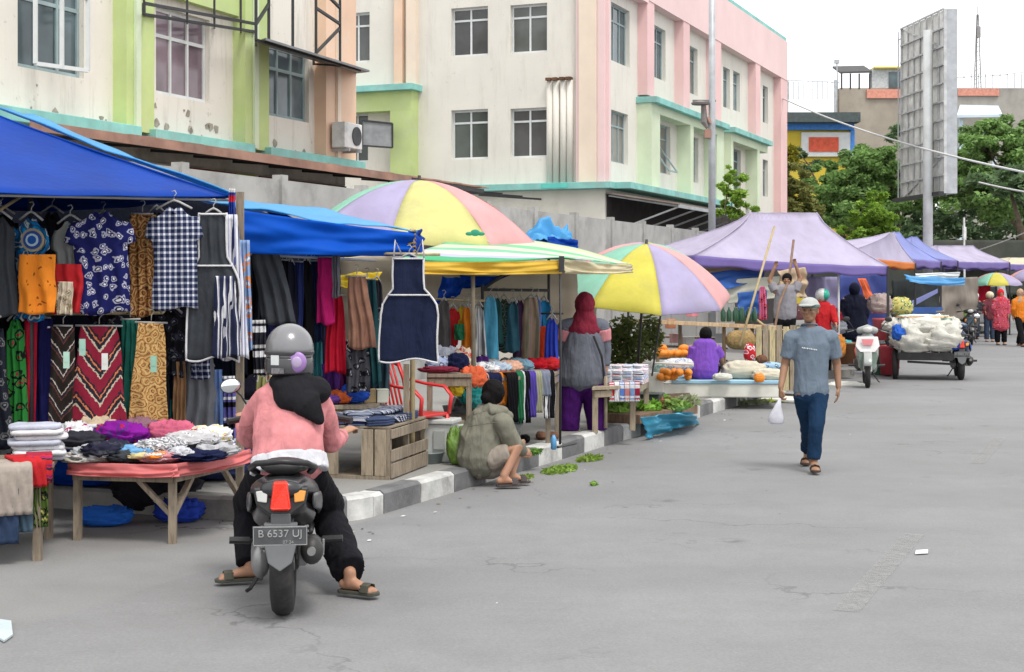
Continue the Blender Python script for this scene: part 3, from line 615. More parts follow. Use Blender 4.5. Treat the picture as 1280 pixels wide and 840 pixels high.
# rooftop railings, masts
mb = MB()
for px in range(980, 1050, 6): a = P(px, 102, 127); mb.beam(a-ZZ*(1.5 if px % 12 else 2.6), a, .06)
mb.beam(P(980, 100, 127), P(1050, 103, 127), .06); mb.beam(Vector((P(984, 0, 127).x, 127, 0)), P(984, 100, 127), .2); mb.beam(Vector((P(1044, 0, 127).x, 127, 0)), P(1044, 100, 127), .2)
tag(mb.build('rebar_frame', GST), 'thin steel bars and rail on the skyline left of the hill house', 'railing')
mb = MB()
for px in range(1196, 1290, 9): a = P(px, 111, 125.5); mb.beam(a, a+ZZ*1.25, .06)
mb.beam(P(1196, 97, 125.5), P(1250, 94, 125.5), .06); mb.beam(P(1250, 94, 125.5), P(1290, 89, 125.5), .06); tag(mb.build('roof_railing', GST), 'thin railing on the roof edge right of the billboard', 'railing')
mb = MB(); a = P(1222, 111, 128)
for dx, dy in ((-.3, 0), (.3, 0), (0, .4)): mb.tube([a+Vector((dx, dy, 0)), P(1222, 18, 128)+Vector((dx*.2, dy*.2, 0))], .05, 5)
for k in range(16): z = a.z+k*.38; f_ = 1-k/20; mb.beam(Vector((a.x-.3*f_, 128, z)), Vector((a.x+.3*f_, 128, z+.2)), .04)
mb.tube([P(1222, 18, 128), P(1222, 8, 128)], .03, 5); mb.box(P(1223, 40, 128), (.3, .3, .9)); tag(mb.build('radio_mast', mat('mast_grey', (.25, .24, .24), .7)), 'slender lattice radio mast on the skyline', 'mast')
mb = MB(); mb.tube([P(1047, 112, 127), P(1046, 76, 127)], .06, 5); mb.box(P(1046, 77, 127), (.4, .3, .3)); tag(mb.build('roof_mast', GST), 'short roof mast at the left corner of the brown hill house', 'mast')
# hill terrain
m = MB(); hp = []
for i in range(40):
    for j in range(6):
        x = 5+i*6; y = 110+j*25; hp.append(Vector((x, y, (0, 4, 6, 8, 10, 11)[j]+noise.noise(Vector((x*.03, y*.03, 0)))*2-(.3 if j == 0 else 0))))
m.add(hp, [(i*6+j, (i+1)*6+j, (i+1)*6+j+1, i*6+j+1) for i in range(39) for j in range(5)])
struct(m.build('hill', mat('hill_scrub', (.07, .09, .04), .95, .5, .3, .3), recenter=False, smooth=True))
# ---------------- trees
def leafmat(col, s=1.0):
    m, nt, b, tc = start('foliage'); v = tc.outputs['Object']
    f = noise_(nt, v, .9*s, 5, .7)
    c = ramp(nt, f, [(.3, tuple(q*.6 for q in col)), (.5, col), (.72, tuple(min(1, q*1.5) for q in col))])
    nt.links.new(c, b.inputs['Base Color']); b.inputs['Roughness'].default_value = .6; b.inputs['Specular IOR Level'].default_value = .25
    t = nt.nodes.new('ShaderNodeBsdfTranslucent'); nt.links.new(c, t.inputs['Color']); ms = nt.nodes.new('ShaderNodeMixShader'); ms.inputs[0].default_value = .3
    nt.links.new(b.outputs[0], ms.inputs[1]); nt.links.new(t.outputs[0], ms.inputs[2]); nt.links.new(ms.outputs[0], nt.nodes['Material Output'].inputs['Surface']); return m
BARK = mat('bark', (.13, .10, .07), .9, .4, 6, .5)
def leaves(mb, c, r, n, s, rn):
    for _ in range(n):
        d = Vector((rn.gauss(0, 1), rn.gauss(0, 1), rn.gauss(0, 1))).normalized()*(rn.random()**.4)
        p = Vector(c)+Vector((d.x*r[0], d.y*r[1], d.z*r[2])); sz = s*rn.uniform(.5, 1.3)
        a = Vector((rn.gauss(0, 1), rn.gauss(0, 1), rn.gauss(0, .6))).normalized()*sz; b = Vector((rn.gauss(0, 1), rn.gauss(0, 1), rn.gauss(0, 1))); b = (b-a*b.dot(a)/a.length_squared).normalized()*sz*.45
        mb.add([p-a*.6, p+b*.8, p+a, p-b*.8], [(0, 1, 2, 3)])
def tree(name, base, blobs, n, s, lm_, seed, label, trunk_r=.25, group=None):
    rn = random.Random(seed); r = empty(name, base, 0, label, 'tree', group); B = Vector(base)
    cr_ = MB(); tk = MB(); top = sum((Vector(b[0]) for b in blobs), Vector())/len(blobs)-B; f = Vector((top.x*.3, top.y*.3, top.z*.45))
    tk.tube([(0, 0, 0), f*.5+Vector((.1, 0, 0)), f], [trunk_r, trunk_r*.8, trunk_r*.6], 9)
    tot = sum(b[1][0]*b[1][2] for b in blobs)
    for c, rr in blobs:
        c = Vector(c)-B; tk.tube([f, f.lerp(c, .5)+Vector((rn.uniform(-.3, .3), 0, .2)), c], [trunk_r*.5, trunk_r*.3, trunk_r*.12], 6)
        k = int(n*rr[0]*rr[2]/tot); sub = max(8, int(k/120))
        for _ in range(sub):
            d = Vector((rn.gauss(0, 1), rn.gauss(0, 1), rn.gauss(0, 1))).normalized()*(rn.random()**.45)
            q = c+Vector((d.x*rr[0], d.y*rr[1], d.z*rr[2])); q_ = rn.uniform(.14, .3)*max(rr[0], rr[2])
            leaves(cr_, q, (q_, q_, q_*.6), k//sub, s, rn)
            if rn.random() < .35: tk.tube([c, q], [trunk_r*.1, trunk_r*.03], 4)
    tk.build('trunk', BARK, r, smooth=True); cr_.build('crown', lm_, r, fixn=False)
def TB(px, py, Y, rx, rz, ry=None): a = P(px, py, Y); return ((a.x, a.y, a.z), (rx/F*Y, ry or rx/F*Y, rz/F*Y))
lg = leafmat((.16, .27, .08), .35); ld = leafmat((.12, .19, .09), .35); lbr = leafmat((.22, .36, .05), .5); ly = leafmat((.17, .18, .05), .5); lyl = leafmat((.24, .22, .02), .6)  # distant greens brightened in the leaf colour itself, in place of haze
tree('broadleaf_tree', (22, 84, 0), [TB(1075, 215, 84, 45, 32), TB(1040, 232, 84, 40, 30), TB(1105, 200, 84, 38, 26), TB(1120, 240, 84, 40, 35), TB(1060, 262, 84, 60, 30)], 24000, .21, lg, 1, 'dark green spreading tree between the yellow building and the billboard')
tree('broadleaf_tree', (30, 84, 0), [TB(1235, 190, 84, 50, 38), TB(1200, 215, 84, 40, 40), TB(1275, 175, 84, 40, 30), TB(1290, 220, 84, 50, 50), TB(1225, 245, 84, 60, 35), TB(1300, 270, 84, 50, 40)], 28000, .21, lg, 2, 'large dark green tree right of the billboard mast', .4)
tree('broadleaf_tree', (19, 92, 0), [TB(1010, 205, 88, 30, 22), TB(1150, 170, 92, 45, 22), TB(1180, 230, 92, 70, 50), TB(1130, 290, 92, 80, 30), TB(1270, 280, 92, 70, 45)], 20000, .25, ld, 3, 'deep green tree mass seen through behind the billboard mast', .35)
tree('broadleaf_tree', (13.4, 76, 0), [TB(990, 235, 76, 25, 32), TB(1000, 262, 76, 32, 22), TB(978, 250, 76, 14, 30)], 9000, .16, ly, 4, 'olive yellow tree beside the end of the pink building')
tree('broadleaf_tree', (11.9, 84, 0), [TB(985, 200, 84, 17, 18)], 1800, .22, lyl, 5, 'small yellow leaved tree in front of the yellow building', .15)
tree('broadleaf_tree', (14.6, 62, 0), [TB(1094, 270, 62, 30, 24), TB(1075, 285, 62, 28, 20), TB(1110, 290, 62, 22, 26), TB(1098, 250, 62, 14, 13)], 11000, .12, lbr, 6, 'bright light green young tree left of the billboard mast', .14)
tree('broadleaf_tree', (6.0, 41, 0), [TB(916, 240, 41, 18, 28), TB(910, 265, 41, 18, 16), TB(925, 258, 41, 20, 18), TB(914, 215, 41, 8, 14)], 4500, .09, lbr, 7, 'slender bright green sapling beside the steel pole behind the wall', .07)
lf = leafmat((.02, .035, .012), .3)
m = MB(); rn = random.Random(9)
for px in range(955, 1330, 14): a = P(px, 318, 96); leaves(m, (a.x, a.y, 2.2), (1.6, 1.5, 2.6), 500, .3, rn)
tag(m.build('hedge_mass', lf, fixn=False), 'dark undergrowth at the foot of the far trees', 'undergrowth', kind='stuff')
tree('branching_tree', (24.0, 70, 0), [TB(1262, 235, 70, 45, 30)], 2600, .3, ld, 10, 'tree with thick forked dark trunk at the far right edge', .45)
mb = MB(); fpt = P(1206, 318, 58); mb.tube([Vector((fpt.x, 58, 0)), P(1205, 272, 58)], .04, 6); mb.extrude([P(1203.5, 282, 58), P(1208, 284, 58), P(1208, 300, 58), P(1203.5, 298, 58)], Vector((0, .05, 0))); tag(mb.build('flag_pole', mat('white_cloth', (.7, .7, .7), .8)), 'narrow pole with furled white banner above the purple gazebos', 'flagpole')
# ================= cloth, tents, umbrellas
def grid(mb, fn, nu, nv, th):
    """closed sheet; fn(i/nu, j/nv) -> (point, normal)"""
    o = []; n = (nu+1)*(nv+1)
    A = [fn(i/nu, j/nv) for j in range(nv+1) for i in range(nu+1)]
    vs = [p-q*th/2 for p, q in A]+[p+q*th/2 for p, q in A]; fs = []
    ix = lambda i, j: j*(nu+1)+i
    for j in range(nv):
        for i in range(nu):
            a, b, c, d = ix(i, j), ix(i+1, j), ix(i+1, j+1), ix(i, j+1); fs.append((a, b, c, d)); fs.append((n+d, n+c, n+b, n+a))
    for j in range(nv):
        for i, k in ((0, 0), (nu, 1)):
            a, b = ix(i, j), ix(i, j+1); fs.append((a, b, n+b, n+a) if not k else (b, a, n+a, n+b))
    for i in range(nu):
        a, b = ix(i, 0), ix(i+1, 0); fs.append((b, a, n+a, n+b)); a, b = ix(i, nv), ix(i+1, nv); fs.append((a, b, n+b, n+a))
    return mb.add(vs, fs)
def lerpt(tab, t):
    for (a, x), (b, y) in zip(tab, tab[1:]):
        if t <= b: k = (t-a)/(b-a) if b > a else 0; return x+(y-x)*k
    return tab[-1][1]
PROF = {
 'shirt': [(0, .16), (.03, .2), (.08, .36), (.2, .46), (.34, .5), (.345, .37), (.6, .36), (1, .39)],
 'longshirt': [(0, .14), (.03, .2), (.07, .34), (.3, .44), (.7, .5), (.75, .5), (.755, .34), (1, .36)],
 'dress': [(0, .16), (.03, .2), (.07, .32), (.25, .36), (.5, .38), (1, .5)],
 'sheet': [(0, .48), (.5, .5), (1, .49)],
 'narrow': [(0, .2), (.05, .36), (.3, .45), (1, .5)],
 'skirt': [(0, .3), (.1, .34), (1, .5)],
 'apron': [(0, .26), (.30, .27), (.36, .36), (.44, .46), (.55, .49), (1, .5)],
 'scarf': [(0, .12), (.06, .3), (.2, .42), (.6, .5), (1, .45)],
}
CH = mat('hanger_plastic', (.35, .35, .34), .5, .1, 3, 0); CHB = mat('hanger_dark', (.03, .03, .03), .5, .1, 3, 0)
GN = [0]
def garment(kind, x0, x1, y0, y1, Y, mt, label, cat, name=None, group=None, hanger=True, fold=.022, nf=3.0, yaw=0, th=.028, pip=None, tilt=0, lean=0):
    GN[0] += 1; rn = random.Random(GN[0]); ph = rn.random()*6; top = P((x0+x1)/2, y0, Y); w_ = (x1-x0)/F*Y; h_ = (y1-y0)/F*Y; mb = MB()
    tab = PROF.get(kind, PROF['sheet'])
    def f(u, t, side=0, wid=1.0):
        hw = lerpt(tab, t)*w_*wid; x = (u*2-1)*hw+side+lean*t*w_; e = 1-(2*u-1)**4
        g = math.sin(u*nf*6.28+ph+1.3*math.sin(t*3+ph))*(.35+.65*t)+.5*noise.noise(Vector((u*4+ph, t*5, ph)))*1.3
        hem = .02*h_*math.sin(u*7+ph)*(t > .97)
        return (Vector((x+.012*w_*math.sin(t*9+ph), fold*g-.5*th*e*0, -t*h_+hem+(-.06*h_*(2*u-1)**2 if (kind in ('shirt', 'longshirt', 'dress') and t < .1) else 0)+(-.05*h_*math.exp(-((2*u-1)/.35)**2) if (kind in ('shirt', 'longshirt', 'dress') and t < .04) else 0))), Vector((0, 1, 0))*(.35+.65*e))
    if kind == 'trousers':
        for s in (-1, 1):
            grid(mb, lambda u, t, s=s: f(u, t, s*w_*(.235+.02*t), .5*(1-.15*t)), 8, 16, th)
    else: grid(mb, f, 26, 26, th)
    o = mb.build(name or cat.replace(' ', '_'), mt, smooth=True, recenter=False, fixn=False)
    o.location = top; o.rotation_euler = (0, tilt or (0 if pip else rn.uniform(-.035, .035)), yaw or rn.uniform(-.25, .25))
    tag(o, label, cat, group)
    if pip:
        q = MB()
        q.tube([f(0, t/20)[0]-Vector((0, th*.6, 0)) for t in range(21)], .009, 5); q.tube([f(1, t/20)[0]-Vector((0, th*.6, 0)) for t in range(21)], .009, 5); q.tube([f(t/16, .99)[0]-Vector((0, th*.9, 0)) for t in range(17)], .008, 5)
        q.tube([f(t/8, .01)[0]-Vector((0, th*.9, 0)) for t in range(9)], .008, 5); q.tube([f(t/10, .36)[0]-Vector((0, th*.9, 0)) for t in range(11)], .008, 5)
        q.build('piping', pip, o, smooth=True)
    if hanger:
        q = MB(); c = w_*.3 if kind != 'apron' else w_*.24
        if kind in ('shirt', 'longshirt', 'dress', 'scarf', 'narrow', 'apron'):
            q.tube([(-c, 0, -.03), (-c*.3, 0, .02), (0, 0, .035), (c*.3, 0, .02), (c, 0, -.03)], .009, 5)
        else: q.tube([(-w_*.4, 0, .005), (w_*.4, 0, .005)], .008, 5)
        q.tube([(0, 0, .02), (0, 0, .06), (.02, 0, .085), (.008, 0, .105), (-.018, 0, .098)], .004, 5)
        q.build('hanger', CH if hanger is True else CHB, o, smooth=True)
    return o
def rod(a, b, r, mt, label, cat='rail', name='rail'):
    mb = MB(); mb.tube([a, b], r, 8); return tag(mb.build(name, mt, smooth=True), label, cat)
def rumple(c, r, mt, label, cat='garment', name='folded_garment', seed=0, group=None, amp=.25, rz=0):
    mb = MB(); mb.ell((0, 0, 0), (1, 1, 1), 44, 24); vs = []
    for v in mb.v:
        p = Vector((v.x, v.y, v.z)); k = 1+amp*(1-2.2*abs(noise.noise(p*2.1+Vector((seed*3.1, seed, 0)))))*.8+amp*.45*(1-3*abs(noise.noise(Vector((p.x*3.5+p.z*2, p.y*6, p.z*5+seed))))) 
        a = math.copysign(abs(v.x)**.7, v.x); b = math.copysign(abs(v.y)**.7, v.y)
        vs.append(Vector((a*r[0]*k, b*r[1]*k, max(-.02, (v.z*.5+.5)**1.1*2*r[2]*k if v.z < 1 else 2*r[2]))))
    mb.v = vs; o = mb.build(name, mt, smooth=True, recenter=False); o.location = c; o.rotation_euler = (0, 0, rz); return tag(o, label, cat, group)
def folded(c, d, mt, label, cat='garment', name='folded_garment', rz=0, seed=0, layers=3, group=None):
    mb = MB(); w_, l_, h_ = d; n = 24; k = 0; rings = []
    for L in range(layers):
        for (s, z) in ((.94, .05), (1.0, .35), (1.0, .65), (.94, .95)):
            rr = []; q = 1+.03*noise.noise(Vector((L*3.3, seed, 0)))
            for j in range(n):
                a = 2*math.pi*j/n; x = math.copysign(abs(math.cos(a))**.35, math.cos(a))*w_/2*s*q; y = math.copysign(abs(math.sin(a))**.35, math.sin(a))*l_/2*s*q
                rr.append(Vector((x, y, (L+z)*h_/layers+.012*noise.noise(Vector((x*8+seed*5, y*8, 0))))))
            rings.append(rr)
    for (s, z) in ((.7, 1.0), (.35, 1.02)):
        rings.append([Vector((v.x*s, v.y*s, h_*z+.014*noise.noise(Vector((v.x*9+seed, v.y*9, 2))))) for v in rings[-1 if s == .7 else -2]])
    vs = [v for r_ in rings for v in r_]; fs = [(i*n+j, i*n+(j+1) % n, (i+1)*n+(j+1) % n, (i+1)*n+j) for i in range(len(rings)-1) for j in range(n)]
    fs += [tuple(range(n-1, -1, -1)), tuple((len(rings)-1)*n+j for j in range(n))]
    mb.add(vs, fs); o = mb.build(name, mt, smooth=True, recenter=False, uvf=lambda q: (q.x, q.y+q.z)); o.location = c; o.rotation_euler = (0, 0, rz); return tag(o, label, cat, group)
def drape(c, w_, back, hang, mt, label, cat='garment', name='draped_garment', rz=0, seed=0, th=.02, fold=.02, group=None, taper=0):
    """cloth lying over a table edge at c (edge point), local -Y outwards"""
    L = back+hang+.06; rn = random.Random(seed); ph = rn.random()*6
    def f(u, t):
        s = t*L; x = (u-.5)*w_*(1-taper*t)
        if s < back: y, z, nr = back-s, .02, Vector((0, 0, 1))
        elif s < back+.06: a = (s-back)/.06*math.pi/2; y, z, nr = -.035*math.sin(a), .02-.035*(1-math.cos(a)), Vector((0, -math.sin(a), math.cos(a)))
        else: y, z, nr = -.035, .02-.035-(s-back-.06), Vector((0, -1, 0))
        k = min(1, max(0, (s-back*.6)/.3)); g = fold*(math.sin(u*13+ph+2*math.sin(t*4))+.7*noise.noise(Vector((u*5, t*4, ph))))*k
        return (Vector((x, y, z))+nr*(abs(g)+.004) if s < back+.06 else Vector((x, y-abs(g), z)), nr)
    mb = MB(); grid(mb, f, 22, 22, th); o = mb.build(name, mt, smooth=True, recenter=False, uvf=lambda q: (q.x, q.y+q.z)); o.location = c; o.rotation_euler = (0, 0, rz); return tag(o, label, cat, group)
def sheetmesh(c00, c10, c11, c01, sag=.1, th=.012, wr_=.02, seed=0, nu=24, nv=18, crown=0):
    c00, c10, c11, c01 = map(Vector, (c00, c10, c11, c01)); nr = (c10-c00).cross(c01-c00).normalized()
    def f(u, t):
        p = (c00*(1-u)+c10*u)*(1-t)+(c01*(1-u)+c11*u)*t
        p = p-ZZ*sag*4*(u*(1-u))**.9*(.35+.65*math.sin(math.pi*t))+ZZ*crown*math.sin(math.pi*t)
        p = p+nr*wr_*(noise.noise(Vector((u*3+seed, t*3, seed)))*1.6+.6*noise.noise(Vector((u*9, t*5+seed, 1))))
        return (p, nr)
    mb = MB(); grid(mb, f, nu, nv, th); return mb
def tarp(name, cs, mt, label, cat='tarpaulin', sag=.1, seed=0, wr_=.03, th=.01, crown=0):
    return tag(sheetmesh(*cs, sag=sag, seed=seed, wr_=wr_, th=th, crown=crown).build(name, mt, smooth=True, fixn=False), label, cat)
def tent(cs, r0, r1, drop, m_, mval, label, legs=(0, 1, 2, 3), gz=0.0, lm_=None, lr=.022, pw=.72, sag=.06, cat='gazebo', name='gazebo', truss=True):
    cs = [Vector(c) for c in cs]; r0, r1 = Vector(r0), Vector(r1); ctr = sum(cs, Vector())/4; base = Vector((ctr.x, ctr.y, gz))
    root = empty(name, base, 0, label, cat); L = lambda p: Vector(p)-base
    mb = MB(); vb = MB(); rid = [(r0, r1), (r1, r1), (r1, r0), (r0, r0)]
    for k in range(4):
        a, b = cs[k], cs[(k+1) % 4]; ra, rb_ = rid[k]; nu, nv = 18, 12; base_i = []
        def f(u, t, a=a, b=b, ra=ra, rb_=rb_):
            e = a.lerp(b, u); q = ra.lerp(rb_, u); p = q.lerp(e, t); p.z = q.z+(e.z-q.z)*(t**pw)
            p.z -= sag*math.sin(math.pi*u)*t*(1.2-t)*1.5; p.z += .012*noise.noise(Vector((p.x*2.3, p.y*2.3, k)))
            n_ = (b-a).cross(ZZ).normalized(); return (p, (ZZ+n_*-.3).normalized())
        grid(mb, lambda u, t: (lambda pq: (L(pq[0]), pq[1]))(f(u, t)), nu, nv, .008)
        if drop:
            def g(u, t, a=a, b=b):
                e = f(u, 1.0)[0]; d = (b-a).cross(ZZ).normalized(); return (L(e)-ZZ*(drop*t*(1+.12*math.sin(u*25)*t))+d*(.012*math.sin(u*31)*t), d)
            grid(vb, g, 30, 4, .006)
    o = mb.build('canopy', m_, root, smooth=True, fixn=False)
    for k in range(4):
        q_ = rid[k][0]; q = MB(); q.tube([L(Vector((q_.x+(cs[k].x-q_.x)*t, q_.y+(cs[k].y-q_.y)*t, q_.z+(cs[k].z-q_.z)*t**pw+.006))) for t in [i/10 for i in range(11)]], .011, 6); q.build('seam', m_, o, smooth=True)
    if drop: vb.build('valance', mval, root, smooth=True, fixn=False)
    lm_ = lm_ or STL
    for k in legs:
        q = MB(); c = L(cs[k]); q.beam((c.x, c.y, 0), (c.x, c.y, c.z), lr*2); q.box((c.x, c.y, .01), (lr*5, lr*5, .02)); q.build('leg', lm_, root)
    if truss:
        q = MB()
        for k in range(4):
            a, b = L(cs[k])-ZZ*.05, L(cs[(k+1) % 4])-ZZ*.05; n_ = 4
            for i in range(n_):
                p, s = a.lerp(b, i/n_), a.lerp(b, (i+1)/n_); q.beam(p, s-ZZ*.28, .02); q.beam(p-ZZ*.28, s, .02)
        q.build('truss', lm_, root)
    return root
def umbrella(apex, Rr, dep, cols, yaw, tiltx, tilty, label, gz, pole_r=.018, group=None, flap=.09):
    apex = Vector(apex); M = Matrix.Rotation(tilty, 3, 'Y') @ Matrix.Rotation(tiltx, 3, 'X'); foot = apex+M @ Vector((0, 0, -1))*((apex.z-gz)/(M @ Vector((0, 0, 1))).z)
    root = empty('market_umbrella', foot, 0, label, 'umbrella', group); A = apex-foot
    mb = MB(); rb_ = []
    for k in range(8):
        mb.cur = k % len(cols); a0 = yaw+k*math.pi/4
        def f(u, t):
            an = a0+u*math.pi/4; tt = min(t, 1/1.12)*1.12; sc_ = 1-.075*math.sin(math.pi*u)*tt**1.5; r = Rr*tt*sc_
            z = -dep*(tt**1.9)*(1-.0*u)+.03*Rr*math.sin(math.pi*u)*tt
            if t > 1/1.12: ex = (t-1/1.12)/(1-1/1.12); z -= flap*ex*(1-.25*math.cos(2*math.pi*u)); r += .012*ex
            z += .008*noise.noise(Vector((an*5, t*6, k)))
            return (A+M @ Vector((r*math.cos(an), r*math.sin(an), z)), M @ Vector((0, 0, 1)))
        grid(mb, f, 8, 14, .006)
    mb.build('canopy', cols, root, smooth=True, fixn=False)
    for k in range(8):
        an = yaw+k*math.pi/4; q = MB(); q.tube([A+M @ Vector((Rr*t*math.cos(an), Rr*t*math.sin(an), -dep*t**1.9-.012)) for t in (.02, .3, .6, .85, 1)], .006, 5); q.tube([A+M @ Vector((0, 0, -dep*1.3)), A+M @ Vector((Rr*.5*math.cos(an), Rr*.5*math.sin(an), -dep*.5**1.9-.015))], .005, 5); q.build('rib', GST, root)
    q = MB(); q.tube([(0, 0, 0), A+M @ Vector((0, 0, .06))], pole_r, 10); q.build('pole', STL, root, smooth=True)
    return root
def c3(*a): return tuple(a)
# fabric palette
NAVY = c3(.008, .012, .045); BLK = c3(.006, .006, .008); WHT = c3(.62, .62, .64); CRM = c3(.5, .43, .33); MAR = c3(.18, .02, .04); RED = c3(.45, .02, .025); GRE = c3(.02, .14, .06); TEA = c3(.01, .16, .15); ORA = c3(.65, .2, .02); YEL = c3(.6, .45, .03)
GRY = c3(.14, .15, .16); PUR = c3(.1, .03, .2); PNK = c3(.55, .12, .2); BLU = c3(.02, .08, .45); SKY = c3(.1, .4, .6); BRO = c3(.16, .08, .05); TAN = c3(.33, .24, .17); KHK = c3(.2, .2, .14); LBL = c3(.2, .3, .5); CHA = c3(.045, .05, .058); OLI = c3(.06, .1, .02); LAV = c3(.42, .36, .62)
TBLUE = mat('blue_tarp', (.0, .042, .31), .5, .2, 1.6, .35, spec=.12, trans=.16); TLB = mat('light_blue_tarp', (.08, .38, .72), .45, .1, 1.5, .2, trans=.3)
WD = wood((.25, .205, .155)); WDL = wood((.31, .255, .185)); WDP = wood((.5, .36, .22)); BAM = mat('bamboo', (.42, .33, .18), .6, .3, 8, .2)
# ================= stall 1 : blue gazebo with hanging clothes
A1 = P(285, 246, 11.6); FL1 = P(-110, 236, 10.0); d_ = (A1-FL1); d_.z = 0; pr_ = Vector((-d_.y, d_.x, 0)).normalized()*3.2
BR1 = A1+pr_; BL1 = FL1+pr_; BR1.z = 2.42; BL1.z = 2.45
pk1 = (FL1+BR1)/2; pk1.z = 3.1
tent([FL1, A1, BR1, BL1], pk1, pk1, 0, TBLUE, TBLUE, 'large deep blue gazebo over the nearest clothes stall at the left edge', legs=(), gz=0, truss=False, pw=.95, sag=.05)
# sunlight on the canopy's far side, put in as a lighter blue sheet
mb = sheetmesh(P(-20, 128, 12.9), P(294, 243, 12.0), P(300, 252, 13.6), P(60, 150, 14.6), sag=.02, seed=3)
tag(mb.build('tarpaulin', TLB, smooth=True, fixn=False), 'light blue sheet for the sunlit top edge of the nearest gazebo', 'tarpaulin')
def post(px, py0, py1, Y, r, mt, label, name='post', gz=0.0, sq=False, dx=0):
    t = P(px, py0, Y); b = Vector((t.x+dx, t.y, gz if py1 is None else P(px, py1, Y).z)); mb = MB()
    if sq: mb.beam(b, t, r*2, r*2, Vector((0, 1, 0)))
    else: mb.tube([b, b.lerp(t, .5)+Vector((.006, 0, 0)), t], [r*1.1, r, r*.9], 9)
    return tag(mb.build(name, mt, smooth=not sq), label, 'post')
post(300, 240, None, 11.75, .028, WD, 'rough wooden post at the front right corner of the nearest stall', sq=True)
post(38, 235, None, 11.2, .02, STL, 'dark post behind the green floral dresses at the left edge')
a, b = P(-90, 242, 10.45), P(292, 250, 11.65)
rod(a, b, .012, GST, 'long metal rail under the front of the nearest blue gazebo')
rod(P(20, 393, 11.25), P(216, 391, 11.85), .012, BAM, 'lower clothes rail between the two rows of garments in the nearest stall')
rod(P(-60, 300, 10.6), P(30, 243, 11.2), .014, BAM, 'short bamboo rail tied below the canopy at the far left')
# black sheet added for the shade at the back of the stall
tarp('back_sheet', [P(-260, 225, 14.6), P(300, 240, 14.8), P(300, 545, 14.8), P(-260, 560, 14.6)], fab(c3(.012, .014, .025)), 'black sheet added to darken the back of the nearest stall', 'sheet', sag=0, wr_=.05)
H_ = lambda *a, **k: garment(*a, **k)
# row one
H_('dress', -30, 26, 268, 395, 11.0, fab(CHA), 'charcoal dress hanging at the extreme left of the top row', 'dress')
H_('shirt', 12, 66, 270, 400, 11.1, fab(c3(.02, .08, .2), c3(.35, .4, .4), c3(.0, .2, .5), 'batik', 6), 'blue grey printed shirt behind the orange one in the top row', 'shirt')
H_('sheet', 22, 70, 318, 392, 10.98, fab(ORA, c3(.2, .06, .01), ORA, 'floral', 12), 'orange vest with dark spots hanging at left of the top row', 'vest', hanger=False, nf=2)
mb = MB(); p = P(41, 300, 10.96)
for i, (r_, m_) in enumerate(((.085, c3(.25, .22, .15)), (.066, c3(.02, .05, .2)), (.046, c3(.3, .4, .45)), (.03, c3(.01, .06, .25)))):
    q = MB(); q.lathe([(r_, 0), (r_, .006+.006*i)], (0, 0, 0), 24, Matrix.Rotation(R(90), 3, 'X'))
    if i == 0: q.rot(Matrix.Identity(3), p); root_ = tag(q.build('round_emblem', fab(m_)), 'round ringed blue emblem badge above the orange vest', 'badge')
    else: q.rot(Matrix.Identity(3), (0, 0, .085)); q.build('ring', fab(m_), root_)
H_('shirt', 60, 116, 274, 392, 11.2, fab(c3(.2, .21, .2)), 'grey tee with small red print beside the orange vest', 'shirt')
H_('sheet', 66, 110, 330, 392, 11.12, fab(RED), 'bright red top showing below the grey tee', 'top', hanger=False)
H_('sheet', 72, 92, 352, 393, 11.05, fab(CRM, CHA, c3(.25, .2, .12), 'floral', 14), 'cream patterned scarf hanging in front of the red top', 'scarf', hanger=False)
H_('shirt', 80, 170, 262, 392, 11.15, fab(c3(.008, .01, .075), WHT, c3(.3, .3, .38), 'floral', 14), 'navy tunic with large white flower print in the top row', 'tunic', hanger=False)
H_('sheet', 160, 196, 268, 396, 11.45, fab(c3(.28, .11, .03), c3(.05, .03, .02), c3(.45, .3, .14), 'batik', 12), 'brown batik cloth between the floral tunic and the checked shirt', 'cloth')
H_('shirt', 178, 257, 256, 386, 11.3, fab(c3(.012, .018, .05), WHT, c3(.16, .18, .26), 'plaid', 22), 'navy and white checked short sleeve shirt in the top row', 'shirt', nf=2, fold=.014)
H_('apron', 234, 300, 266, 450, 11.32, fab(CHA), 'dark charcoal apron with white piping beside the checked shirt', 'apron', pip=fab(WHT), hanger=True)
ST = fab(c3(.02, .025, .06), WHT, c3(.4, .4, .45), 'vstripe', 22)
H_('skirt', 262, 300, 345, 446, 11.2, ST, 'navy and white striped apron just right of the charcoal apron', 'apron', hanger=False, lean=.1)
H_('skirt', 266, 304, 268, 448, 11.42, fab(WHT, c3(.03, .04, .12), c3(.2, .22, .5), 'vstripe', 20), 'white apron with thin blue stripes leaning on the corner post', 'apron', hanger=False, lean=.25)
H_('sheet', 298, 312, 300, 440, 11.6, fab(LBL, WHT, ORA, 'floral', 8), 'pale blue apron with orange pocket print at the corner post', 'apron', hanger=False, lean=.4)
H_('sheet', 286, 294, 236, 272, 11.58, fab(c3(.02, .05, .3), c3(.5, .02, .03), c3(.6, .6, .6), 'hstripe', 5), 'blue red and white ribbon knotted on the gazebo corner', 'ribbon', hanger=False)
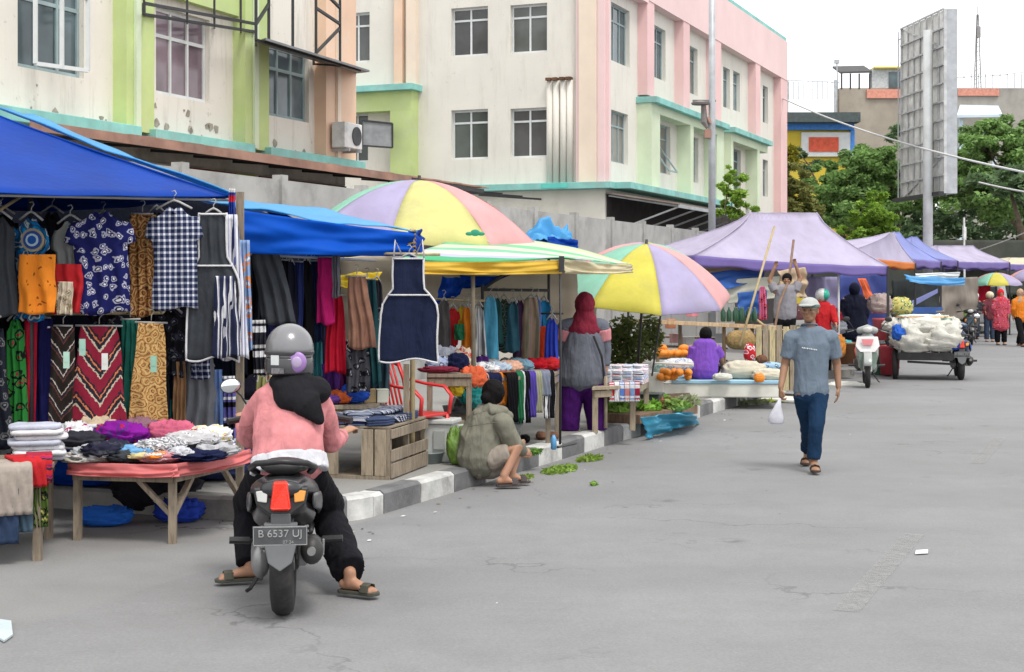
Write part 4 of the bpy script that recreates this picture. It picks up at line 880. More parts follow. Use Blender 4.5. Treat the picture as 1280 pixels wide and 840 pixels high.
# row two
H_('dress', -45, 12, 392, 560, 10.9, fab(c3(.01, .012, .02), GRY, c3(.1, .1, .1), 'floral', 12), 'black small flower dress at the far left of the lower row', 'dress')
H_('dress', 2, 36, 396, 545, 11.1, fab(c3(.02, .16, .03), c3(.25, .02, .04), BLK, 'floral', 9), 'green dress with red flowers in the lower row', 'dress')
H_('sheet', 31, 47, 398, 548, 11.2, fab(c3(.36, .01, .03)), 'plain crimson cloth hanging beside the green flowered dress', 'cloth', nf=1.2)
H_('sheet', 44, 66, 398, 542, 11.3, fab(c3(.015, .015, .1)), 'plain dark blue cloth next to the crimson one', 'cloth', nf=1.2)
H_('sheet', 64, 94, 408, 532, 11.18, fab(c3(.02, .015, .012), CRM, c3(.12, .04, .03), 'chevron', 13), 'black and cream zigzag batik cloth on a white hanger', 'cloth', nf=1)
H_('skirt', 88, 160, 408, 536, 11.25, fab(c3(.22, .015, .035), c3(.55, .18, .08), CRM, 'chevron', 9), 'maroon batik tunic with chevron borders in the lower row', 'tunic', nf=1.5, fold=.015)
H_('sheet', 60, 62, 408, 410, 11.1, fab(WHT), 'tiny white label tied near the crimson cloth', 'label tag', hanger=False)
H_('skirt', 146, 180, 400, 545, 11.4, fab(c3(.01, .09, .07)), 'dark teal dress between the maroon and ochre batik', 'dress')
H_('skirt', 164, 214, 404, 536, 11.35, fab(c3(.42, .22, .07), c3(.12, .06, .03), c3(.5, .36, .16), 'batik', 14), 'ochre batik cloth with brown swirls in the lower row', 'cloth', nf=1.6)
H_('shirt', 190, 238, 386, 470, 11.5, fab(BLK, GRY, c3(.03, .03, .05), 'floral', 12), 'black tee with grey print under the checked shirt', 'shirt')
H_('trousers', 198, 232, 440, 550, 11.6, fab(c3(.02, .03, .05)), 'black trousers hanging behind the wooden clothes rail', 'trousers')
H_('sheet', 216, 232, 452, 540, 11.5, fab(c3(.22, .12, .06)), 'narrow brown scarf beside the grey skirt', 'scarf', hanger=False)
H_('skirt', 226, 276, 446, 562, 11.7, fab(c3(.16, .17, .19)), 'grey skirt hanging below the charcoal apron', 'skirt')
H_('sheet', 238, 262, 450, 474, 11.6, fab(NAVY, WHT, c3(.2, .22, .3), 'plaid', 22), 'small navy checked pouch over the grey skirt', 'pouch', hanger=False)
H_('sheet', 262, 278, 462, 560, 11.75, fab(c3(.14, .24, .5)), 'light blue jeans leg hanging right of the grey skirt', 'jeans', hanger=False)
H_('sheet', 205, 250, 500, 565, 12.2, fab(c3(.01, .12, .12)), 'deep teal skirt low behind the striped pile', 'skirt', hanger=False)
H_('sheet', 276, 294, 470, 560, 12.2, fab(c3(.1, .09, .3), BLK, WHT, 'hstripe', 6), 'purple and black bundle behind the corner post', 'bundle', hanger=False)
for i, (x, y, m_) in enumerate(((103, 434, 1), (66+17, 450, 0), (131, 452, 2), (192, 455, 3))):
    q = MB(); p = P(x, y, 11.05); q.box(p, (.045, .006, .12)); q.box(p+Vector((0, -.004, .01)), (.03, .004, .05)); tag(q.build('price_tag', mat('tag_%d' % i, ((.3, .5, .42), (.4, .6, .5), (.62, .64, .6), (.25, .45, .35))[i], .6, .1, 5, 0)), ('pale green tag on the left side of the maroon batik', 'mint tag on the zigzag batik cloth', 'white tag at the middle of the maroon batik', 'dark mint tag on the ochre batik cloth')[i], 'tag')
# dark garments added deeper inside to make the interior dark
for i, (x0, x1, y0, y1, c, lab) in enumerate(((-40, 30, 275, 420, BLK, 'black gown added to darken the back of the nearest stall, far left'), (110, 150, 400, 470, c3(.03, .03, .05), 'dark tee added as shade behind the top of the maroon batik'), (300, 330, 300, 420, c3(.03, .035, .05), 'dark jacket added as shade behind the corner post'))):
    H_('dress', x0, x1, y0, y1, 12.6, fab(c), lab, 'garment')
# ---------------- tables of stall 1
def table(name, corners, zt, zg, mt, label, top_t=.035, legw=.05, braces=(), mtop=None, legs=(0, 1, 2, 3)):
    cs = [Vector((c[0], c[1], 0)) for c in corners]; ctr = sum(cs, Vector())/4; base = Vector((ctr.x, ctr.y, zg)); h_ = zt-zg
    r = empty(name, base, 0, label, 'table'); L = [c-Vector((ctr.x, ctr.y, 0)) for c in cs]
    q = MB(); q.prism([(c.x*1.04, c.y*1.04) for c in L], h_-top_t, h_); q.build('tabletop', mtop or mt, r, bevel=.004)
    q = MB()
    for i in range(4): a, b = L[i]*.97+ZZ*(h_-top_t-.045), L[(i+1) % 4]*.97+ZZ*(h_-top_t-.045); q.beam(a, b, .025, .07)
    q.build('apron_board', mt, r)
    for i in legs: c = L[i]*.93; q = MB(); q.beam((c.x, c.y, 0), (c.x, c.y, h_-top_t-.01), legw, legw, Vector((0, 1, 0))); q.build('leg', mt, r)
    for i, j in braces:
        a = L[i]*.93; d = (L[j]-L[i]).normalized(); q = MB(); q.beam(a+ZZ*(h_*.35), a+d*(h_*.55)+ZZ*(h_-top_t-.03), .04, .03); q.build('brace', mt, r)
    return r
PKT = mat('pink_oilcloth', (.52, .13, .13), .6, .2, 3, .2)
t1 = [(-2.98, 10.05), (-2.32, 10.28), (-1.88, 10.95), (-3.1, 11.9)]
table('wooden_table', [(-3.0, 10.35), (-2.27, 10.2), (-1.95, 11.15), (-2.9, 11.9)], .53, 0, WD, 'low wooden trestle table with pink cloth piled with clothes', braces=((1, 0), (1, 2), (2, 1)), mtop=PKT)
for (x0, y0, Y0, x1, y1, Y1, lab) in ((86, 576, 10.30, 221, 580, 10.14, 'left pink cloth strip hanging from the front table edge'), (218, 580, 10.14, 312, 561, 11.12, 'right pink cloth strip reaching to the scooter rider')):
    a, b = P(x0, y0, Y0), P(x1, y1, Y1); a2, b2 = P(x0-3, y0+17, Y0-.03), P(x1+3, y1+16, Y1-.03)
    tarp('table_cloth', [a, b, b2, a2], PKT, lab, 'cloth', sag=.03, wr_=.02)
LTC = [(-4.2, 9.2), (-2.95, 9.6), (-3.15, 10.5), (-4.4, 10.1)]
table('wooden_table', LTC, .58, 0, WD, 'wooden table at the left edge with jeans and a beige cloth hanging over it')
zt = .545
pil = [ # px, py(base), Y, rx, ry, rz, colour, label
 (62, 572, 10.5, .17, .14, .05, fab(WHT), 'f', 'top white folded shirt of the stack at the left table corner'),
]
for k in range(7):
    c = P(48+k % 3*2, 0, 10.15); folded((c.x+.02*math.sin(k*2), 10.1+.02*math.cos(k*3), .585+k*.034), (.34, .26, .034), fab(WHT if k % 3 else c3(.45, .47, .55)), '%s white folded shirt of the neat stack on the left table' % ('lowest', 'second', 'third', 'fourth', 'fifth', 'sixth', 'topmost')[k], 'shirt', rz=.35, seed=k, layers=1, name='folded_shirt')
for k in range(5):
    c = P(88, 0, 11.2); folded((c.x+.015*k, 11.2, .545+k*.036), (.3, .26, .036), fab(c3(.55, .56, .62)), '%s pale folded shirt of the stack behind the white ones' % ('lowest', 'second', 'third', 'fourth', 'topmost')[k], 'shirt', rz=.2, seed=10+k, layers=1, name='folded_shirt')
items = [(100, 10.7, .13, .1, .05, fab(c3(.03, .03, .04)), 'black crumpled top beside the white stack'), (118, 10.42, .11, .08, .04, fab(c3(.5, .52, .55)), 'pale grey bundle at the front of the pink table'),
 (135, 10.4, .14, .09, .055, fab(c3(.02, .02, .04), WHT, CHA, 'floral', 6), 'black and white tee lying at the middle front of the pink table'), (122, 11.3, .13, .12, .08, fab(c3(.5, .4, .28)), 'beige folded cloth mound in the middle back of the table'),
 (96, 11.0, .1, .08, .07, fab(WHT, RED, c3(.3, .02, .1), 'floral', 9), 'white bundle with red flowers next to the pale stack'), (152, 10.95, .18, .09, .07, fab(c3(.2, .01, .25), RED, PUR, 'floral', 6), 'purple and red silky cloth on the pile'),
 (172, 10.4, .1, .07, .04, fab(c3(.15, .35, .6)), 'sky blue folded top at the front of the pile'), (180, 10.32, .09, .05, .02, fab(c3(.6, .5, .25)), 'yellow cream cloth under the sky blue top'),
 (200, 10.5, .15, .08, .055, fab(c3(.3, .3, .31), CHA, WHT, 'batik', 16), 'grey marbled top at the right front of the pile'), (196, 10.35, .1, .05, .02, fab(ORA, RED, WHT, 'floral', 18), 'small orange print cloth tucked under the grey marbled top'),
 (178, 11.3, .16, .1, .075, fab(c3(.25, .13, .17)), 'dusty mauve folded cloth at the back of the pile'), (207, 11.2, .16, .1, .06, fab(NAVY), 'navy top lying at the back right of the pile'),
 (214, 10.95, .14, .06, .075, fab(PNK), 'hot pink cloth lying on top of the pile'), (240, 10.75, .14, .09, .05, fab(c3(.45, .44, .45), CHA, WHT, 'floral', 16), 'white and grey speckled top right of the marbled one'),
 (262, 10.9, .12, .09, .06, fab(WHT, RED, YEL, 'floral', 13), 'white top with red and yellow print at the right end of the pile'), (272, 11.0, .07, .05, .04, fab(c3(.6, .3, .12)), 'small orange bundle at the right end of the pile'),
 (148, 11.7, .2, .1, .07, fab(TEA), 'teal cloth at the very back of the pile'), (225, 10.45, .1, .05, .03, fab(c3(.55, .56, .6)), 'light cloth at the front edge before the speckled top')]
for i, (px, Y, a, b, c_, m_, lab) in enumerate(items): rumple(((px-640)/F*Y, Y, zt+(.06 if Y > 10.6 else .02)), (a*1.15, b*1.15, c_*.9), m_, lab, seed=i+2, rz=i*.5)
rq = random.Random(77); more = [('ivory', c3(.5, .47, .4)), ('lilac', c3(.3, .25, .42)), ('charcoal', CHA), ('rose', c3(.5, .2, .22)), ('navy', NAVY), ('light grey', c3(.42, .42, .44)), ('wine red', MAR), ('pale blue', c3(.3, .4, .52)), ('black', BLK), ('cream', CRM), ('teal', TEA), ('white', WHT)]
where = ('at the front left corner', 'just behind the front left corner', 'at the front centre', 'right of the front centre', 'at the front right corner', 'along the right edge', 'at the left of the middle row', 'in the middle row', 'right of the middle row', 'at the left of the back row', 'in the back row', 'at the right of the back row')
for i, (nm_, c_) in enumerate(more):
    u_, v_ = ((.08, .06), (.06, .28), (.38, .05), (.6, .06), (.9, .08), (.93, .4), (.25, .45), (.5, .4), (.72, .35), (.2, .8), (.5, .8), (.8, .75))[i]
    A_, B_, C_, D_ = Vector((-2.95, 10.32, 0)), Vector((-2.1, 10.42, 0)), Vector((-1.98, 11.15, 0)), Vector((-2.9, 11.85, 0)); p = (A_*(1-u_)+B_*u_)*(1-v_)+(D_*(1-u_)+C_*u_)*v_
    rumple((p.x, p.y, .53), (rq.uniform(.13, .19), rq.uniform(.1, .15), rq.uniform(.025, .05)), fab(c_) if i % 3 else fab(c_, WHT, c3(.3, .3, .35), 'floral', 13), nm_+' crumpled garment spread '+where[i]+' of the pink table', seed=500+i, rz=rq.uniform(-1, 1), amp=.35)
# hanging over the left table
e0 = Vector((-3.0, 9.58, .58)); rzL = math.atan2(.4, 1.25)
def ept(px, py=0): Y = 9.47+(px-0)*.0022; return Vector(((px-640)/F*Y, Y, .6))
drape(ept(16)+Vector((0, -.03, .0)), .24, .25, .27, fab(c3(.36, .31, .27)), 'beige towel hanging over the left table edge', rz=rzL+.2, seed=1, cat='towel', name='towel')
drape(ept(34)+Vector((0, .03, .02)), .2, .25, .13, fab(RED), 'red top hanging over the left table beside the towel', rz=rzL+.2, seed=2, cat='top', name='hanging_shirt')
drape(ept(46)+Vector((0, .05, .03)), .16, .25, .12, fab(RED, c3(.02, .02, .04), c3(.1, .02, .15), 'hstripe', 14), 'red and black striped cloth at the left table corner', rz=rzL, seed=3, cat='cloth', name='draped_cloth')
drape(ept(-4)+Vector((0, .0, -.03)), .26, .1, .42, fab(c3(.03, .05, .1)), 'dark denim jeans hanging lowest at the left edge', rz=rzL, seed=4, cat='jeans', name='jeans')
drape(ept(22)+Vector((0, .04, -.03)), .16, .1, .36, fab(c3(.08, .13, .18)), 'grey blue jeans hanging behind the beige towel', rz=rzL, seed=5, cat='jeans', name='jeans')
drape(ept(46)+Vector((0, .08, -.03)), .09, .1, .34, fab(OLI, c3(.35, .3, .1), BLK, 'floral', 12), 'olive patterned garment hanging nearest the table leg', rz=rzL, seed=6)
rumple(P(36, 655, 9.75), (.03, .03, .04), fab(c3(.6, .03, .12)), 'small pink red bundle hanging below the left table', seed=31)
for i, (px, Y, a, c, lab) in enumerate(((120, 12.0, .45, BLU, 'blue plastic bundle on the ground under the pink table'), (190, 12.3, .5, c3(.02, .05, .3), 'darker blue tarp heap behind the table legs'), (75, 12.2, .35, BLK, 'black sack under the nearest stall left of the blue bundle'), (265, 12.4, .3, c3(.03, .04, .12), 'dark sack beside the blue tarp heap'))):
    rumple(((px-640)/F*Y, Y, .17), (a, .3, .13), fab(c) if i != 0 else TBLUE, lab, 'sack', 'sack', seed=40+i)
# ================= stall 2 : second blue canopy
a, b = P(295, 259, 12.0), P(522, 290, 12.9); c, d = Vector((b.x-1.2, b.y+2.3, 2.52)), Vector((a.x-1.2, a.y+2.3, 2.6))
tarp('tarpaulin', [a, b, c, d], TLB, 'second blue canopy sheet between the nearest stall and the big umbrella', sag=.02, seed=6, wr_=.02)
def valance(x0, y0, x0b, x1, y1, y1b, Y0, Y1, mt, label, sc_=.02):
    a, b = P(x0, y0, Y0-.02), P(x1, y1, Y1-.02); a2, b2 = P(x0, x0b, Y0-.03), P(x1, y1b, Y1-.03); return tarp('tarpaulin', [a, b, b2, a2], mt, label, sag=sc_, wr_=.03, seed=x0)
TB2 = mat('bright_blue_tarp', (.0, .09, .55), .5, .12, 1.2, .25, spec=.15, trans=.3)
valance(297, 262, 316, 516, 291, 320, 12.0, 12.9, TB2, 'hanging front flap of the second blue canopy')
valance(514, 288, 325, 527, 286, 312, 12.9, 13.2, TBLUE, 'narrow blue corner flap lashed to the bamboo post')
valance(330, 255, 262, 430, 300, 322, 14.5, 15.2, TBLUE, 'inner blue flap deep under the second canopy')
post(515, 286, None, 12.95, .022, BAM, 'bamboo post lashed at the corner of the second canopy', gz=.168)
q = MB(); 
for k in range(7): p = P(515, 290+k*5, 12.9); q.tube([p+Vector((-.03, -.03, 0)), p+Vector((.03, -.03, .015)), p+Vector((.03, .03, 0))], .006, 5)
tag(q.build('rope_lashing', mat('ochre_rope', (.4, .26, .06), .9, .3, 20, .3)), 'ochre rope wound round the bamboo post under the second canopy', 'rope')
rod(P(312, 318, 12.5), P(470, 326, 13.2), .012, GST, 'rail carrying the row of dark trousers under the second canopy')
rod(P(470, 317, 12.75), P(550, 318, 12.6), .012, BAM, 'short bamboo stick carrying the navy apron')
post(508, 455, None, 12.9, .024, WDL, 'short wooden post below the navy apron', gz=.168, sq=True)
cols2 = [(BLK, 'black'), (NAVY, 'navy'), (c3(.02, .02, .09), 'midnight blue'), (BLK, 'black'), (c3(.015, .015, .03), 'near black'), (c3(.02, .03, .12), 'dark blue'), (BLK, 'black'), (NAVY, 'navy')]
ordn = ('first', 'second', 'third', 'fourth', 'fifth', 'sixth', 'seventh', 'eighth')
for k in range(8):
    x = 322+k*10; H_('trousers' if k % 2 else 'narrow', x-7, x+9, 326+k % 3, 424-(k % 3)*5+k, 12.6+.04*k, fab(cols2[k][0]), '%s %s garment from the left in the row under the second canopy' % (ordn[k], cols2[k][1]), 'trousers' if k % 2 else 'garment', nf=1.2)
H_('sheet', 396, 419, 322, 405, 12.8, fab(c3(.5, .015, .14)), 'bright magenta cloth at the right end of the dark row', 'cloth', nf=1.3)
H_('narrow', 308, 350, 300, 405, 12.35, fab(CHA), 'slanting charcoal jacket beside the corner of the nearest stall', 'jacket', lean=.5)
H_('sheet', 415, 425, 315, 372, 12.7, fab(c3(.12, .12, .14)), 'narrow grey strap cloth hanging above the red garment', 'cloth', hanger=False)
H_('skirt', 405, 434, 370, 466, 12.9, fab(c3(.45, .01, .03)), 'long red garment hanging left of the brown bag', 'garment')
H_('skirt', 428, 464, 346, 436, 12.75, fab(c3(.25, .13, .09)), 'brown slanting skirt with dark edge', 'skirt', lean=.2)
H_('sheet', 432, 462, 438, 490, 12.8, fab(c3(.05, .05, .06), c3(.3, .3, .32), BLK, 'floral', 13), 'black patterned cloth below the brown skirt', 'cloth', hanger=False)
H_('sheet', 448, 470, 350, 480, 13.1, fab(c3(.02, .08, .09)), 'dark teal garment behind the brown skirt', 'garment', lean=.3)
H_('sheet', 462, 486, 400, 495, 13.3, fab(c3(.03, .06, .08)), 'slate garment left of the navy apron', 'garment')
H_('sheet', 436, 452, 356, 400, 12.9, fab(GRY, WHT, BLK, 'floral', 14), 'grey and white print scarf in front of the teal garment', 'scarf', hanger=False)
H_('sheet', 315, 332, 400, 470, 12.3, fab(c3(.02, .02, .03), WHT, c3(.5, .5, .5), 'hstripe', 5), 'black tee with white line at the rider helmet', 'shirt', hanger=False)
H_('sheet', 322, 345, 428, 490, 12.5, fab(c3(.3, .3, .12), PNK, WHT, 'floral', 9), 'multicoloured print blouse behind the rider', 'blouse', hanger=False)
H_('sheet', 386, 402, 405, 470, 13.2, fab(c3(.05, .25, .28)), 'turquoise cloth behind the rider helmet', 'cloth', hanger=False)
H_('sheet', 368, 388, 408, 470, 13.0, fab(c3(.2, .2, .24)), 'grey cloth directly behind the rider helmet', 'cloth', hanger=False)
H_('sheet', 340, 360, 402, 470, 13.1, fab(c3(.13, .02, .2)), 'violet cloth behind the left of the helmet', 'cloth', hanger=False)
H_('sheet', 396, 425, 455, 500, 13.2, fab(PUR), 'purple cloth low behind the rider shoulder', 'cloth', hanger=False)
H_('apron', 474, 549, 322, 452, 12.55, fab(c3(.014, .02, .05)), 'navy apron with white piping hanging alone from a bamboo stick', 'apron', pip=fab(WHT), nf=1.4, fold=.016)
q = MB()
for s in (-1, 1): q.tube([P(511+s*19, 322, 12.5), P(511+s*17, 300, 12.5), P(511+s*9, 318, 12.52)], .008, 5)
tag(q.build('apron_strap', fab(WHT), smooth=True), 'white neck strap loop above the navy apron', 'strap')
tarp('back_sheet', [P(300, 258, 16.4), P(480, 300, 16.6), P(480, 500, 16.6), P(300, 500, 16.4)], fab(c3(.015, .015, .03)), 'dark sheet added for the shade at the back of the second stall', 'sheet', sag=0, wr_=.05)  # dark backdrop added to stand for shade under the canopy
tarp('tarpaulin', [P(418, 342, 14.4), P(478, 340, 14.4), P(466, 362, 14.3), P(425, 358, 14.3)], mat('yellow_tarp', (.75, .55, .02), .5, .1, 3, .1, trans=.3), 'bright yellow cloth flap under the second canopy', sag=.02)
tarp('tarpaulin', [P(425, 322, 15.5), P(720, 330, 16.5), P(725, 420, 17.0), P(430, 425, 16.2)], mat('cream_tarp', (.62, .55, .43), .7, .1, 1, .2, trans=.3), 'cream sheet behind the big umbrella pole', sag=.0, wr_=.06)
# table with folded cloths behind rider and crate
Yt = 13.2; table('wooden_table', [((395-640)/F*12.9, 12.9), ((470-640)/F*12.9, 12.9), ((480-640)/F*13.7, 13.7), ((395-640)/F*13.7, 13.7)], .72, .168, WDL, 'small wooden table behind the crate with blue and orange bundles')
for i, (px, Y, a, b, c_, col, lab) in enumerate(((443, 13.1, .11, .1, .07, BLU, 'bright blue bundle on the small table'), (425, 13.05, .1, .08, .05, c3(.6, .12, .03), 'orange red bundle left of the bright blue one'), (412, 13.0, .09, .08, .035, c3(.1, .04, .2), 'violet folded cloth at the left of the small table'))):
    rumple(((px-640)/F*Y, Y, .725), (a, b, c_), fab(col), lab, seed=50+i)
for i, (px, c, lab) in enumerate(((478, c3(.6, .6, .5), 'cream white box right of the bright blue bundle'), (462, c3(.55, .4, .2), 'tan box beside the cream white one'))):
    q = MB(); q.box((0, 0, .055), (.1, .09, .11)); q.box((0, -.0, .113), (.105, .095, .008)); q.rot(Matrix.Rotation(.2, 3, 'Z'), ((px-640)/F*13.2, 13.2, .722)); tag(q.build('carton', mat('carton_%d' % i, c, .8, .1, 4, 0), bevel=.004), lab, 'box')
# wooden crate table
cb = Vector((-.985, 12.28, .168)); cr_ = empty('wooden_crate', cb, R(-14), 'large slatted wooden crate used as a table, open front, beside the rider', 'crate')
Wc, Lc, Hc = .56, .98, .43
q = MB(); q.bx((-Wc, 0, Hc-.02), (0, Lc, Hc)); q.build('top_board', WD, cr_, bevel=.004)
for (x, y) in ((-Wc+.02, .02), (-.02, .02), (-.02, Lc-.02), (-Wc+.02, Lc-.02), (-.02, Lc/2)): q = MB(); q.box((x, y, (Hc-.022)/2), (.04, .04, Hc-.022)); q.build('corner_post', WD, cr_)
for i, (z0, z1) in enumerate(((.01, .13), (.145, .24), (.33, .405))): q = MB(); q.bx((.002, 0, z0), (.02, Lc, z1)); q.build('side_board', WD, cr_, bevel=.003)
for (x0, x1) in ((-Wc, -Wc+.12), (-.24, -.14), (-.125, -.03)): q = MB(); q.bx((x0, -.022, .03), (x1, -.003, Hc-.025)); q.build('front_board', WDL, cr_, bevel=.003)
q = MB(); q.bx((-Wc, -.024, 0), (-.0, -.002, .028)); q.build('bottom_rail', WD, cr_); q = MB(); q.bx((-Wc+.05, .05, .0), (-.05, Lc-.05, .02)); q.build('bottom_board', WD, cr_); q = MB(); q.bx((-Wc, Lc-.02, .1), (-.05, Lc, .35)); q.build('back_board', WD, cr_)
rc = random.Random(5); M_ = Matrix.Rotation(R(-14), 3, 'Z')
for i in range(9):
    px = (-.12-.19*(i % 3), .12+.3*(i//3)); p = cb+M_ @ Vector((px[0], px[1], Hc+.003))
    folded(p, (.2, .27, .05+.02*rc.random()), fab(NAVY, WHT, c3(.2, .25, .4), 'hstripe', 16) if i % 2 else fab(c3(.05, .07, .14)), '%s folded cloth on the crate, %s row, %s' % ('striped navy' if i % 2 else 'plain slate blue', ('front', 'middle', 'rear')[i//3], ('right side', 'centre', 'left side')[i % 3]), 'cloth', 'folded_cloth', rz=R(-14)+rc.uniform(-.2, .2), seed=60+i)
for i in range(4): p = cb+M_ @ Vector((-.3+rc.uniform(-.1, .1), .2+i*.2, Hc+.07)); folded(p, (.24, .26, .03), fab(c3(.25, .28, .36), NAVY, WHT, 'hstripe', 15), ('frontmost', 'second', 'third', 'rearmost')[i]+' loose grey striped cloth lying across the crate stacks', 'cloth', 'folded_cloth', rz=rc.uniform(-.6, .3), seed=70+i, layers=1)
# red plastic chair
RP = mat('red_plastic', (.55, .02, .02), .35, .08, 4, 0, spec=.5)
ch = empty('plastic_chair', P(519, 575, 13.55)*1.0, R(60), 'red plastic armchair with slatted back between crate and white bin', 'chair'); ch.location.z = .168
def bar(nm, pts, r, side=None): q = MB(); q.tube(pts, r, 8, side); return q.build(nm, RP, ch, smooth=True)
q = MB(); q.box((0, 0, .42), (.44, .42, .03)); q.build('seat', RP, ch, bevel=.01)
for x in (-.21, .21):
    bar('leg', [(x*1.15, -.22, 0), (x, -.2, .42)], (.024, .018), (1, 0, 0)); bar('leg', [(x*1.1, .24, 0), (x, .2, .42)], (.024, .018), (1, 0, 0))
    bar('armrest', [(x*1.02, .24, .72), (x*1.15, .05, .68), (x*1.2, -.15, .66), (x*1.15, -.23, .58), (x*1.1, -.21, .42)], (.026, .014), (1, 0, 0)); bar('back_upright', [(x, .2, .42), (x*1.02, .27, .72), (x*.95, .33, .88)], (.024, .016), (1, 0, 0))
bar('top_rail', [(-.2, .33, .86), (-.1, .345, .9), (.1, .345, .9), (.2, .33, .86)], (.02, .03), (0, 1, 0))
for x in (-.12, -.06, 0, .06, .12): bar('back_slat', [(x, .21, .43), (x, .28, .7), (x, .34, .88)], (.014, .008), (1, 0, 0))
# bins
q = MB(); q.lathe([(.2, 0), (.24, .02), (.27, .36), (.29, .37), (.29, .4), (.26, .4), (.24, .05), (.02, .04)], (0, 0, 0), 24); q.rot(Matrix.Identity(3), P(560, 560, 13.9)); q.v = [Vector((v.x, v.y, v.z-min(w_.z for w_ in q.v)+.168)) for v in q.v] if 0 else q.v
WPL = mat('white_plastic', (.55, .57, .55), .4, .1, 3, 0, dirt=.3)
def tub(px, Y, r, h_, m_, label, gz=.168, cat='tub', name='plastic_tub'):
    q = MB(); q.lathe([(r*.85, 0), (r, h_*.9), (r*1.06, h_*.92), (r*1.06, h_), (r*.95, h_), (r*.82, .03), (.01, .03)], (0, 0, 0), 24); q.rot(Matrix.Identity(3), ((px-640)/F*Y, Y, gz)); return tag(q.build(name, m_, smooth=True), label, cat)
wb = empty('storage_box', Vector(((548-640)/F*13.7, 13.6, .168)), R(-12), 'white plastic storage box with lid behind the red chair leg', 'box')
q = MB(); q.prism([(-.16, -.14), (.16, -.14), (.16, .14), (-.16, .14)], .0, .34); q.build('body', WPL, wb, bevel=.02); q = MB(); q.box((0, 0, .36), (.36, .32, .04)); q.build('lid', WPL, wb, bevel=.01); q = MB(); q.box((.05, -.15, .2), (.1, .012, .16)); q.build('label_panel', mat('pale_grey', (.4, .42, .4), .6, .1, 3, 0), wb)
tub(560, 14.1, .24, .3, mat('pale_tub', (.4, .46, .42), .4, .1, 3, 0), 'pale green plastic tub behind the white storage box'); tub(532, 13.45, .16, .1, mat('grey_tub', (.2, .24, .24), .4, .1, 3, 0), 'low grey basin at the foot of the red chair')
rumple(Vector(((573-640)/F*13.3, 13.3, .168)), (.09, .08, .14), mat('green_bag', (.12, .22, .03), .5, .3, 9, .2), 'yellow green bag beside the sitting person', 'bag', 'bag', seed=80)

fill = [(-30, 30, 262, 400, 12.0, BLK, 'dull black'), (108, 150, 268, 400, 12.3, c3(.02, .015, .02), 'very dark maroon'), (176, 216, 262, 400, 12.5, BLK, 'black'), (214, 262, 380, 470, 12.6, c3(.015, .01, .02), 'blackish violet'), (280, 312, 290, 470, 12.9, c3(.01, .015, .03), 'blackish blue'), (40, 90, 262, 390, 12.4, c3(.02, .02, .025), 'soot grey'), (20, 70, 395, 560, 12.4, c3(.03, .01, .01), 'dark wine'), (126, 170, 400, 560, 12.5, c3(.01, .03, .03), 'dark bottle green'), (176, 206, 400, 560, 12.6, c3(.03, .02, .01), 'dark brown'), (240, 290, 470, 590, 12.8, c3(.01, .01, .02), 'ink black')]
for i, (x0, x1, y0, y1, Y, c_, nm_) in enumerate(fill): H_('dress' if i % 2 else 'longshirt', x0, x1, y0, y1, Y, fab(c_), nm_+' garment added behind the others to darken the nearest stall, '+('upper left end', 'behind the floral tunic', 'behind the checked shirt', 'under the checked shirt', 'behind the striped aprons', 'behind the orange vest', 'below the orange vest', 'left of the ochre batik', 'right of the ochre batik', 'behind the grey skirt')[i], 'garment')  # near-black garments added to deepen the shade inside this stall
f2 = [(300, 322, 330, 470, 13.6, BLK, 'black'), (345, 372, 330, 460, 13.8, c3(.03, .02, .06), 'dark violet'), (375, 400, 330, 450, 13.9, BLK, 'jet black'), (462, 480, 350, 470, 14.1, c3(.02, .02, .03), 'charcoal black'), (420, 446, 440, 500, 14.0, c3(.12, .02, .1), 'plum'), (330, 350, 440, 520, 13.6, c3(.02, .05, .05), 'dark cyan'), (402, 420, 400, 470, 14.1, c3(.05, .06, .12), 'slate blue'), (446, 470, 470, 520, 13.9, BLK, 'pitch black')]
for i, (x0, x1, y0, y1, Y, c_, nm_) in enumerate(f2): H_('narrow', x0, x1, y0, y1, Y, fab(c_), nm_+' garment added to darken the depth of the second stall, '+('left end', 'above the rider helmet', 'behind the magenta cloth', 'right of the brown skirt', 'below the brown skirt', 'left of the rider helmet', 'behind the long red garment', 'near the small table')[i], 'garment')  # extra dark garments that make the inside of this stall darker
p_ = P(300, 300, 12.2)
tarp('light_block_sheet', [P(-60, 250, 14.4), P(-150, 250, 10.3), P(-150, 640, 10.3), P(-60, 560, 14.4)], fab(c3(.01, .012, .02)), 'unseen black sheet added to block light at the left of the nearest stall', 'sheet', sag=0, wr_=.05)  # out of view; added only to keep sky light out of the stall

for i, (px, Y, a_, b_2, h_, c_, lab) in enumerate(((100, 12.6, .3, .25, .16, BLK, 'black bag added to darken the ground at the left under the nearest stall'), (150, 12.9, .3, .2, .2, c3(.02, .02, .05), 'dark navy bag added as shade behind the front leg of the pink table'), (228, 12.6, .28, .2, .22, c3(.015, .015, .02), 'black bag added to darken the pavement edge under the pink table'), (255, 12.1, .15, .12, .07, c3(.02, .05, .35), 'royal blue bag at the right under the pink table'), (170, 11.9, .16, .1, .06, c3(.02, .12, .5), 'bright blue plastic bag in front of the dark navy bag'), (205, 12.3, .25, .2, .13, c3(.05, .04, .03), 'dark brown bundle added as shade between the blue bags under the pink table'))):
    rumple(((px-640)/F*Y, Y-(.9 if i in (2, 3, 4) else 0), .0 if i in (2, 3, 4) else .17), (a_, b_2, h_), fab(c_), lab, 'bag', 'bag', seed=600+i, amp=.3)  # the black, navy and brown ones are added to darken under the table
